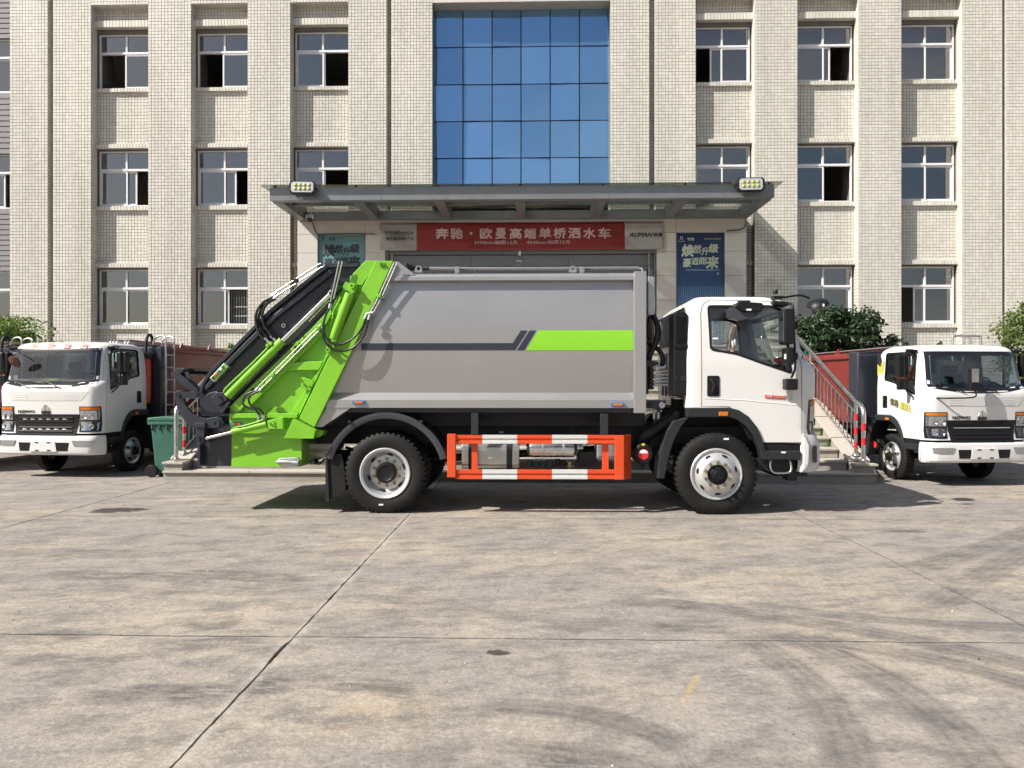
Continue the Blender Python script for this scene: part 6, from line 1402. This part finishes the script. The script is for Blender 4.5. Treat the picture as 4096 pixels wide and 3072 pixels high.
for pts, r in (([(250, 110, -.75), (300, 200, -.8), (322, 300, -.82), (310, 430, -.82), (265, 560, -.8), (190, 700, -.76), (175, 760, -.7)], .035),
               ([(180, 500, -.7), (260, 545, -.75), (330, 600, -.8), (375, 660, -.82), (390, 740, -.82), (380, 820, -.8)], .028), ([(200, 130, -.7), (180, 220, -.66), (175, 380, -.64), (210, 470, -.66)], .012)):
    Tu('body_hose', zG, pts, r, 'hose', n=12)
Pr('red_cylinder', zG, [(180, 140), (245, 140), (245, 700), (235, 760), (180, 745)], -.35, -.1, 'red_body', rnd=.02)
# door badge and small paper labels
q0, q1 = zC(930, 815, -1.045), zC(1062, 796, -1.045)
bg = O('badge', MB().add([(q0[0], -1.047, q0[1]), (q1[0], -1.047, q0[1] - .014), (q1[0], -1.047, q1[1] - .014), (q0[0], -1.047, q1[1])] + [(q0[0], -1.038, q0[1]), (q1[0], -1.038, q0[1] - .014), (q1[0], -1.038, q1[1] - .014), (q0[0], -1.038, q1[1])], [(0, 1, 2, 3), (0, 4, 5, 1), (1, 5, 6, 2), (2, 6, 7, 3), (3, 7, 4, 0)]), 'red_label', trk, **LK)
for s, f0, f1 in (('悍将', .06, .36), ('HOWO', .46, .95)):
    text(s, (0, -1.05, 0), (1, 0, -.06), (0, 0, 1), q0[0] + (q1[0] - q0[0]) * f0, q0[0] + (q1[0] - q0[0]) * f1, q0[1] + .006 + .06 * 0 + .0, q1[1] - .006, 'letter_gold' if s[0] == 'H' else 'letter_white', bg, bold=.01, local=True).location = (0, 0, .06 * q0[0])
r_ = zC(1085, 812, -1.045)
O('badge_figure', MB().tube([(r_[0] - .04, -1.05, r_[1] + .02), (r_[0] - .01, -1.052, r_[1] + .012), (r_[0] + .02, -1.052, r_[1] - .004), (r_[0] + .04, -1.05, r_[1] - .022)], [.006, .014, .016, .008], 8).tube([(r_[0] - .035, -1.05, r_[1] - .01), (r_[0], -1.052, r_[1] - .018), (r_[0] + .03, -1.05, r_[1] - .034)], [.004, .009, .004], 6), 'galvanised', bg, smooth=60, **LK)
for f, x, y, w_, h_, yl in ((zC, 822, 230, 34, 12, -1.302), (zC, 1052, 1177, 30, 11, -1.07), (zD, 478, 691, 26, 9, -1.104), (zC, 672, 1088, 34, 12, -1.094), (zC, 1063, 541, 14, 34, -1.312), (zC, 600, 421, 34, 12, -1.03), (zC, 1317, 200, 13, 18, -1.14)):
    (a, d), (b, c) = f(x - w_ / 2, y + h_ / 2, yl), f(x + w_ / 2, y - h_ / 2, yl)
    O('paper_label', MB().box(a, b, yl - .002, yl, d, c), 'white_label', trk, **LK)
for x, y in ((1098, 235), (1188, 518)):
    a, d = zC(x - 8, y + 16, -.95); b, c = zC(x + 8, y - 16, -.95); O('film_tab', MB().box(a, b, -.99, -.985, d, c), 'teal_film', trk, **LK)
# ------------------------------------------------------------------ parked refuse trucks (same cab, smaller, red bodies)
def parked(kind, label, x, y, rot=0, PS=.87):
    t = thing('garbage_truck', (x, y, 0), label, 'truck', 'parked white cab trucks', R(-90) + R(rot), PS)
    build_cab(t, kind)
    r = .365 / PS; q = 1 / PS
    for s in (-1, 1):
        wheel(t, 0, s * .93, s, r, .2, 'small'); wheel(t, -3.3 * q, s * .95, s, r, .2, 'small', True)
    K = dict(local=True)
    for s in (-1, 1): O('chassis_rail', MB().box(-4.8 * q, .8, s * .42 - .035, s * .42 + .035, .62, .80), 'chassis_dark', t, **K)
    O('engine', MB().box(-.5, .8, -.5, .5, .55, 1.2), 'chassis_black', t, **K)
    O('axle', MB().cyl((0, -.75, r), (0, .75, r), .06, n=12), 'chassis_black', t, **K)
    for k in range(5): O('coil', MB().lathe([(.05, 0), (.06, .02), (.05, .04)], (.3, -.1 + .05 * k, .40), (0, 1, 0), 10), 'chassis_black', t, **K)
    O('radiator_shroud', MB().box(.55, .9, -.6, .6, .5, .9), 'chassis_black', t, **K)
    # red body with navy front bulkhead
    x0, x1, zb, zt, hw = -4.6 * q, -.47 * q, .86 * q, (2.2 if kind == 'plain' else 2.03) * q, 1.04 * q
    sec = [(-.5, zt + .02), (-hw + .06, zt), (-hw, zt - .07), (-hw, zt - .11), (-hw + .05, zt - .13)] + [(-hw + .05 - .03 * math.sin(math.pi * k / 10), zt - .13 + (zb + .22 - zt + .13) * k / 10) for k in range(1, 11)] + [(-hw, zb + .13), (-hw, zb), (-hw + .1, zb - .01)]
    full = sec + [(-a, b) for a, b in sec[::-1]]; n = len(full)
    bd_ = O('body', MB().prism(full, x0, x1 - .33, 'x'), 'red_body', t, smooth=25, **K)
    nav = []
    for k in range(9):
        xx = x1 - .35 + .35 * k / 8; z = zt - .035 * (k / 8) ** 2 * 4 * .3; nav.append((xx, z + .02))
    O('bulkhead', MB().prism(nav + [(x1, zb - .02), (x1 - .35, zb - .02)], -hw - .012, hw + .012), 'navy', t, bevel=.03, smooth=35, **K)
    O('roof_cap', MB().lathe([(.001, .0)] + [], (0, 0, 0), (0, 0, 1), 3) if False else MB().prism([(-hw * .95, zt), (-hw * .6, zt + .05), (0, zt + .075), (hw * .6, zt + .05), (hw * .95, zt)], x1 - .34, x1 - .02, 'x'), 'navy', t, smooth=50, **K)
    for s in (-1, 1):
        for k in range(3): O('lifting_lug', MB().prism([(x1 - .9 - k * 1.2, zt), (x1 - 1.1 - k * 1.2, zt), (x1 - .97 - k * 1.2, zt + .12)], s * hw * .9 - .012, s * hw * .9 + .012), 'red_body', bd_, **K)
    for k in range(5):
        yy = (-.42 + .07 * k) if kind == 'chrome' else (.2 + .07 * k - (.12 if k < 3 else 0))
        O('hydraulic_pipe', MB().tube([(x1 + .02, yy, zb + .4), (x1 + .02, yy, zt + .07), (x1 - .04, yy, zt + .12), (x1 - .3, yy, zt + .12), (x0 + .4, yy, zt + .10)], .014, 8), 'galvanised', t, smooth=60, **K)
    O('under_frame', MB().box(x0, x1, -hw + .05, hw - .05, zb - .12, zb - .02), 'chassis_black', t, **K)
    O('tail_hopper', MB().prism([(x0, zb - .3), (x0, zt), (x0 - .5, zt - .1), (x0 - 1.2, zb + .5), (x0 - 1.2, zb - .3)], -hw * .95, hw * .95), 'red_body', t, bevel=.01, **K)
    s = 1
    lx = x1 - .06
    if kind == 'plain':
      for dx in (0, .27 * q): O('ladder_rail', MB().tube(curve([(lx - dx, s * (hw + .06), zb - .3), (lx - dx, s * (hw + .06), zt - .2), (lx - dx, s * (hw + .06), zt + .1), (lx - dx - .02, s * (hw + .02), zt + .19), (lx - dx - .04, s * (hw - .12), zt + .2), (lx - dx - .04, s * (hw - .22), zt + .12), (lx - dx - .04, s * (hw - .24), zt)], 5), .019, 8), 'galvanised', t, smooth=60, **K)
      for k in range(8): O('ladder_rung', MB().cyl((lx, s * (hw + .06), zb - .2 + .26 * k), (lx - .27 * q, s * (hw + .06), zb - .2 + .26 * k), .014, n=8), 'galvanised', t, **K)
    if kind == 'plain':
        # air pre-cleaner wrapped in red film behind the cab
        xx = -.44
        O('intake_stack', MB().lathe([(.11, 1.35), (.125, 1.5), (.13, 2.1), (.12, 2.24), (.10, 2.28)], (xx, .90, 0), (0, 0, 1), 18), 'red_wrap', t, smooth=50, **K)
        O('intake_cap', MB().lathe([(.10, 2.28), (.14, 2.29), (.15, 2.36), (.10, 2.40), (.001, 2.41)], (xx, .92, 0), (0, 0, 1), 18), 'black_plastic', t, smooth=50, **K)
        O('intake_hoop', MB().tube(curve([(xx, .92, 2.38), (xx - .03, .92, 2.65), (xx - .1, .92, 2.76), (xx - .22, .92, 2.72), (xx - .26, .9, 2.4)], 5), .03, 10), 'grey_plastic', t, smooth=60, **K)
        zz_ = 2.49
        for k, ch in enumerate('中国重汽'):
            yk = -.52 + .34 * k; text(ch, (Xf(yk, 2.435) + .02, 0, 2.425), (0, 1, 0), (-.42, 0, .91), yk, yk + .12, 0, .10, 'letter_red', t, bold=.06, local=True)
        O('side_sticker', MB().box(-.27, -.19, 1.043, 1.046, 1.32, 1.39), 'yellow', t, **K)
        O('papers', MB().add([(.98, -.50, 1.79), (1.03, -.2, 1.76), (.93, -.14, 1.78), (.89, -.42, 1.81)], [(0, 1, 2, 3)]), 'white_label', t, **K)
        O('green_vest', MB().add([(1.0, -.36, 1.80), (1.02, -.1, 1.79), (.92, .05, 1.83), (.9, -.1, 1.86)], [(0, 1, 2, 3)]), 'green', t, **K)
        O('inspection_sticker', MB().lathe([(.001, 0), (.05, 0)], (Xf(-.74, 1.85, -.005), -.74, 1.87), (1, 0, .2), 14), 'letter_cream', t, **K)
    else:
        text('悍将', (0, -1.05, 0), (1, 0, -.2), (0, 0, 1), .15, .40, 1.46, 1.60, 'decal_dark', t, bold=.05, local=True)
        text('超强王', (0, -1.05, 0), (1, 0, -.2), (0, 0, 1), .46, .78, 1.46, 1.60, 'decal_gold', t, bold=.05, local=True)
        O('side_decal', MB().prism([(-.31, 2.0), (-.1, 1.88), (-.1, 2.3), (-.17, 2.2), (-.25, 2.38), (-.31, 2.3)], -1.018, -1.02), 'decal_gold', t, **K)
        O('side_decal', MB().prism([(-.31, 2.22), (-.2, 2.16), (-.18, 2.3), (-.25, 2.44), (-.31, 2.42)], -1.0205, -1.018), 'letter_black', t, **K)
        for yy in (.72, .95): O('roof_hoop', MB().tube(curve([(-.5, yy, 2.3), (-.5, yy, 2.74), (-.5, yy + .04, 2.80), (-.5, yy + .34, 2.80), (-.5, yy + .38, 2.74), (-.5, yy + .38, 2.3)], 4), .022, 8), 'galvanised', t, smooth=60, **K)
        O('seat_cover', MB().box(-.21, -.16, -.72, -.36, 1.75, 2.2), 'orange_red', t, **K)
        O('inspection_sticker', MB().lathe([(.001, 0), (.06, 0)], (Xf(-.6, 1.85, -.006), -.6, 1.88), (1, 0, .2), 14), 'bin_green', t, **K)
        O('paper_sheet', MB().add([(Xf(.72, 1.85, -.02), .66, 1.84), (Xf(.8, 1.85, -.02), .84, 1.86), (Xf(.8, 2.0, -.02), .82, 2.02), (Xf(.72, 2.0, -.02), .70, 1.99)], [(0, 1, 2, 3)]), 'white_label', t, **K)
        af_ = (-.5, -.95, .62)
        O('air_filter', MB().lathe([(.001, .0), (.1, 0), (.12, -.02), (.12, -.3)], af_, (0, -1, 0), 20), 'black_plastic', t, smooth=40, **K)
        O('filter_label', MB().lathe([(.001, .004), (.06, .004)], af_, (0, -1, 0), 16), 'red_label', t, **K)
        for k in range(5): O('valve_lever', MB().cyl((-.75, -.9, .9 + .07 * k), (-.55, -.96, .9 + .07 * k), .018, n=8), 'chassis_dark', t, **K)
    return t
parked('plain', 'white parked truck with red roof lettering and red body, beside the green wheelie bin', -7.71, 13.05, -5, .865)
parked('plain', 'white parked truck almost cut off by the left edge of the picture', -10.65, 13.5, -5, .865)
parked('chrome', 'white parked truck with yellow door lettering and red body, right of the stairs', 6.48, 12.35, 8, .825)

# ------------------------------------------------------------------ wheelie bin
zN = lambda x, y, Y: W(x * 900 / 2133, 1250 + y * 900 / 2133, Y)
yb_ = 12.15
x0, z1 = zN(1415, 995, yb_); x1, z0 = zN(1700, 1525, yb_)
x1 = x0 + .56
wb = thing('wheelie_bin', ((x0 + x1) / 2, yb_ + .3, 0), 'dirty green plastic wheelie bin standing at the left foot of the stairs', 'bin')
vs = [(x0 + .07, yb_ + .06, .05), (x1 - .05, yb_ + .06, .05), (x1 - .05, yb_ + .55, .05), (x0 + .07, yb_ + .55, .05), (x0 + .02, yb_, z1 - .12), (x1, yb_, z1 - .12), (x1, yb_ + .66, z1 - .12), (x0 + .02, yb_ + .66, z1 - .12)]
O('bin_body', MB().add(vs, [(0, 3, 2, 1), (4, 5, 6, 7), (0, 1, 5, 4), (1, 2, 6, 5), (2, 3, 7, 6), (3, 0, 4, 7)]), 'bin_green', wb, bevel=.02)
for k in range(5): O('rim_gusset', MB().prism([(x0 + .03 + k * .12, z1 - .12), (x0 + .06 + k * .12, z1 - .12), (x0 + .05 + k * .12, z1 - .21)], yb_ - .02, yb_ + .01), 'bin_green', wb)
O('rim', MB().box(x0 - .02, x1 + .03, yb_ - .03, yb_ + .69, z1 - .12, z1 - .06), 'bin_green', wb, bevel=.012)
O('lid', MB().prism([(x0 - .03, z1 - .055), (x1 + .04, z1 - .055), (x1 + .02, z1 - .01), (x0 + .25, z1 + .02), (x0 - .01, z1 - .005)], yb_ - .04, yb_ + .7), 'bin_green', wb, bevel=.012)
O('handle', MB().cyl((x0 - .05, yb_ + .05, z1 - .05), (x0 - .05, yb_ + .6, z1 - .05), .016, n=8), 'bin_green', wb)
for y in (yb_ + .0, yb_ + .56): O('wheel', MB().lathe([(.001, .03), (.04, .035), (.09, .03), (.1, .02), (.1, -.02), (.09, -.03), (.001, -.03)], (x0 + .04, y, .1), (0, 1, 0), 24), 'rubber', wb, smooth=40)
O('axle', MB().cyl((x0 + .04, yb_, .1), (x0 + .04, yb_ + .56, .1), .012, n=8), 'galvanised', wb)
O('base', MB().box(x0 + .12, x1 - .06, yb_ + .08, yb_ + .52, 0, .05), 'chassis_black', wb)

# ------------------------------------------------------------------ trees and plants
def leaves(mb, centre, rad, n, size, drop=.3, seed=1):
    rg = random.Random(seed)
    for _ in range(n):
        d = Vector((rg.gauss(0, 1), rg.gauss(0, 1), rg.gauss(0, 1))).normalized() * rg.random() ** .4
        p = Vector(centre) + Vector((d.x * rad[0], d.y * rad[1], d.z * rad[2]))
        a = Vector((rg.uniform(-1, 1), rg.uniform(-1, 1), rg.uniform(-1, .4) - drop)).normalized()
        b = a.cross(Vector((rg.uniform(-1, 1), rg.uniform(-1, 1), rg.uniform(-.4, 1)))).normalized(); L = size * rg.uniform(.6, 1.3); w = L * .24
        nn = a.cross(b) * L * .12
        mb.add([p, p + a * L * .45 + b * w + nn, p + a * L, p + a * L * .45 - b * w + nn], [(0, 1, 2), (0, 2, 3)])
def tree(name, x, y, h, w, mat, size, label, cat, n=60, per=34, seed=3, group=None, zlow=.35):
    rg = random.Random(seed)
    t = thing(name, (x, y, 0), label, cat, group)
    tk = MB().tube([(x, y, 0), (x + .05, y, h * .3), (x - .03, y + .03, h * .6), (x, y, h * .85)], [.09, .075, .05, .015], 8)
    cr = MB()
    for k in range(n):
        a = rg.uniform(0, 2 * math.pi); f = rg.random() ** .5; z = h * rg.uniform(zlow, 1.0); prof = math.sin(math.pi * min(1, max(.08, (z / h - zlow * .8) / (1.08 - zlow * .8)))) ** .6
        c = Vector((x + math.cos(a) * w * f * prof, y + math.sin(a) * w * f * prof * .8, z))
        tk.tube([(x, y, max(.2, z - .5 * h * .3)), tuple((Vector((x, y, z - .1)) + c) / 2), tuple(c)], [.025, .015, .005], 5)
        q = rg.uniform(.6, 1.25) * w * .22
        leaves(cr, c, (q * 1.2, q, q * .75), per, size, seed=seed * 100 + k)
    O('trunk', tk, 'bark', t, smooth=60); O('crown', cr, mat, t, recalc=False)
x, z = W(60, 1270, 18.5); tree('tree', x - .3, 18.5, z - .05, 1.35, 'leaf_bright', .085, 'light green fine leaved tree behind the parked truck on the left', 'tree', 150, 90, 3)
x, z = W(3360, 1245, 17.2); tree('shrub', x, 17.2, z, 1.2, 'leaf_dark', .125, 'dark glossy leaved shrub beside the right stair railing', 'shrub', 140, 80, 5)
x, z = W(3480, 1345, 17.3); tree('shrub', x, 17.3, z, .55, 'leaf_dark', .14, 'low dark shrub right of the taller one by the railing', 'shrub', 30, 40, 6)
x, z = W(4200, 1215, 17.6); tree('tree', x, 17.6, z, 1.15, 'leaf_mid', .09, 'yellow green tree at the right edge of the picture', 'tree', 140, 80, 8)
def weed(x, y, h, n, label, seed, mat='leaf_bright', sp=.3, size=.11, base=0):
    rg = random.Random(seed); t = thing('weed', (x, y, base), label, 'plant', 'weeds along the wall')
    stem = MB(); lv = MB()
    for k in range(n):
        a = rg.uniform(0, 6.28); top = Vector((x + math.cos(a) * sp * rg.random(), y + math.sin(a) * sp * rg.random() * .6, base + h * rg.uniform(.7, 1)))
        stem.tube([(x, y, base), tuple((Vector((x, y, base)) + top) / 2 + Vector((0, 0, .05))), tuple(top)], [.012, .009, .004], 5)
        for q in range(7):
            c = Vector((x, y, base)).lerp(top, .45 + .55 * q / 6); leaves(lv, c, (.06, .06, .05), 9, size, seed=seed * 50 + k * 9 + q)
    O('stem', stem, 'bark', t); O('leaves', lv, mat, t, recalc=False)
x, z = W(835, 1348, 21.5); weed(x, 21.5, z, 7, 'leafy weed standing tall against the wall left of the tailgate', 11, sp=.45, size=.16)
x, z = W(912, 1362, 21.0); weed(x, 21.0, z, 5, 'leafy weed just behind the upper edge of the tailgate', 12, sp=.35, size=.15)
x, z = W(3765, 1352, 21.0); weed(x, 21.0, z, 2, 'thin single weed sprig in front of the wall above the right truck', 13, 'leaf_dark', .08, .11)
for k, (u, v, y) in enumerate(((3295, 1728, 13.1), (3320, 1752, 12.85), (3285, 1690, 13.45))):
    xx = sx1 - PW - .05 - .04 * k; yy = Y0 + RUN * (3 + k) + .02; zz_ = RISE * (3 + k); mb = MB(); rg = random.Random(k)
    for _ in range(14):
        a = rg.uniform(0, 6.28); L = rg.uniform(.07, .16); p = Vector((xx + rg.uniform(-.1, .04), yy + rg.uniform(-.05, .02), zz_)); d = Vector((math.cos(a) * .5, math.sin(a) * .4, 1)).normalized(); b = Vector((-math.sin(a), math.cos(a), 0)) * .006
        mb.add([p - b, p + b, p + d * L], [(0, 1, 2)])
    O('grass_tuft', mb, 'leaf_bright', recalc=False, label=('small grass tuft on the third step by the right cheek wall', 'small grass tuft on the fourth step by the right cheek wall', 'small grass tuft on the fifth step by the right cheek wall')[k], category='grass', group='grass tufts on the steps')

# ------------------------------------------------------------------ woman on the steps, seen through the cab
def person():
    k = 5; yy = Y0 + RUN * k + .17; zb = RISE * (k + 1); x = W(2938, 1330, yy)[0]
    t = thing('person', (x, yy, zb), 'person with long brown hair in a white top, seen through the cab window', 'person', None, R(72))
    H = 1.62; s = H / 1.62
    J = {'pel': (0, 0, .92), 'wai': (0, -.01, 1.05), 'che': (0, -.01, 1.22), 'nec': (0, 0, 1.37), 'hd0': (.005, -.015, 1.42),
         'lsh': (-.15, 0, 1.33), 'lel': (-.2, .03, 1.07), 'lwr': (-.17, -.06, .85), 'rsh': (.15, 0, 1.33), 'rel': (.22, -.02, 1.08), 'rwr': (.24, -.1, .87),
         'lhp': (-.085, 0, .87), 'lkn': (-.09, -.03, .48), 'lan': (-.09, .02, .08), 'lto': (-.1, -.1, .03), 'rhp': (.085, 0, .87), 'rkn': (.10, -.06, .49), 'ran': (.1, .05, .09), 'rto': (.11, -.07, .03)}
    E = [('pel','wai'),('wai','che'),('che','nec'),('nec','hd0'),('che','lsh'),('lsh','lel'),('lel','lwr'),('che','rsh'),('rsh','rel'),('rel','rwr'),('pel','lhp'),('lhp','lkn'),('lkn','lan'),('lan','lto'),('pel','rhp'),('rhp','rkn'),('rkn','ran'),('ran','rto')]
    RAD = {'pel': .13, 'wai': .105, 'che': .125, 'nec': .05, 'hd0': .045, 'lsh': .055, 'rsh': .055, 'lel': .038, 'rel': .038, 'lwr': .026, 'rwr': .026, 'lhp': .085, 'rhp': .085, 'lkn': .055, 'rkn': .055, 'lan': .035, 'ran': .035, 'lto': .035, 'rto': .035}
    # fingers: palm then five chains per hand
    for sd, w in (('l', 'lwr'), ('r', 'rwr')):
        b = Vector(J[w]); J[sd + 'pa'] = tuple(b + Vector((0, -.02, -.07))); RAD[sd + 'pa'] = .026; E.append((w, sd + 'pa'))
        for q, (dx, L) in enumerate(((-.024, .065), (-.008, .075), (.008, .072), (.024, .058))):
            J[f'{sd}f{q}'] = tuple(b + Vector((dx, -.03, -.11))); J[f'{sd}g{q}'] = tuple(b + Vector((dx, -.015, -.11 - L))); RAD[f'{sd}f{q}'] = .009; RAD[f'{sd}g{q}'] = .007
            E += [(sd + 'pa', f'{sd}f{q}'), (f'{sd}f{q}', f'{sd}g{q}')]
        J[sd + 'th'] = tuple(b + Vector((.0, -.055, -.08))); RAD[sd + 'th'] = .009; E.append((w, sd + 'th'))
    names = list(J); me = bpy.data.meshes.new('body'); me.from_pydata([Vector(J[n_]) * s for n_ in names], [(names.index(a), names.index(b)) for a, b in E], [])
    o = bpy.data.objects.new('tmp', me); S.collection.objects.link(o); o.modifiers.new('skin', 'SKIN'); sb_ = o.modifiers.new('sub', 'SUBSURF'); sb_.levels = sb_.render_levels = 2
    for i, n_ in enumerate(names): me.skin_vertices[0].data[i].radius = (RAD[n_] * s,) * 2; me.skin_vertices[0].data[i].use_root = n_ == 'pel'
    bpy.context.view_layer.update(); m2 = bpy.data.meshes.new_from_object(o.evaluated_get(bpy.context.evaluated_depsgraph_get())); bpy.data.objects.remove(o)
    m2.materials.clear()
    for m_ in ('skin', 'shirt', 'denim', 'shoe'): m2.materials.append(MAT[m_])
    for p in m2.polygons:
        c = p.center; p.use_smooth = True
        p.material_index = 3 if c.z < .085 else 2 if c.z < .93 and abs(c.x) < .2 and not (c.z < .93 and abs(c.x) > .155 and c.z > .6) else 1 if (c.z > .93 and c.z < 1.36 and (abs(c.x) < .14 or c.z > 1.24)) else 0
    O('body', m2, None, t, local=True)
    hd = MB().lathe([(.001, -.115), (.04, -.11), (.062, -.075), (.074, -.02), (.08, .03), (.075, .075), (.05, .105), (.001, .115)], (.005, -.02, 1.52), (0, 0, 1), 20)
    hd.tube([(.005, -.095, 1.53), (.005, -.112, 1.495), (.005, -.098, 1.485)], [.008, .013, .008], 6)
    O('head', hd, 'skin', t, smooth=60, local=True)
    for sx_ in (-1, 1): O('eye', MB().lathe([(.001, .011), (.009, .006), (.011, 0)], (.005 + sx_ * .03, -.088, 1.525), (0, -1, 0), 10), 'letter_black', t, local=True)
    O('mouth', MB().tube([(-.018, -.09, 1.458), (.005, -.096, 1.456), (.028, -.09, 1.458)], .005, 6), 'red_label', t, local=True)
    hr = MB(); rg = random.Random(4)
    for q in range(220):
        a = rg.uniform(-.35, 3.5); r0 = .078; p0 = Vector((.005 + math.cos(a) * .03, -.01 + math.sin(a) * .03, 1.645)); p1 = Vector((.005 + math.cos(a) * (r0 + .012), -.015 + math.sin(a) * (r0 + .012), 1.54)); fl_ = rg.uniform(-.05, .05)
        p2 = Vector((.005 + math.cos(a) * .115 - .02, math.sin(a) * .10 + .02, 1.36 + fl_)); p3 = p2 + Vector((-.06 + rg.uniform(-.06, .04), rg.uniform(-.02, .03), -.2 + rg.uniform(-.06, .06)))
        hr.tube([p0, p1, p2, p3], [.011, .012, .010, .003], 5)
    O('hair', hr, 'hair', t, smooth=60, local=True)
    bx_, by_, bz_ = x + .26, yy - .12, zb + .50
    bag = thing('tote_bag', (bx_, by_, bz_), 'pale blue tote bag held by the person on the steps', 'bag')
    O('pouch', MB().prism([(-.14, 0), (.14, 0), (.17, .26), (-.17, .26)], -.05, .05), 'bag_blue', bag, bevel=.03, local=True)
    O('strap', MB().tube(curve([(-.1, 0, .25), (-.06, 0, .34), (0, 0, .37), (.06, 0, .34), (.1, 0, .25)], 5), .012, 6), 'bag_blue', bag, smooth=60, local=True)
person()
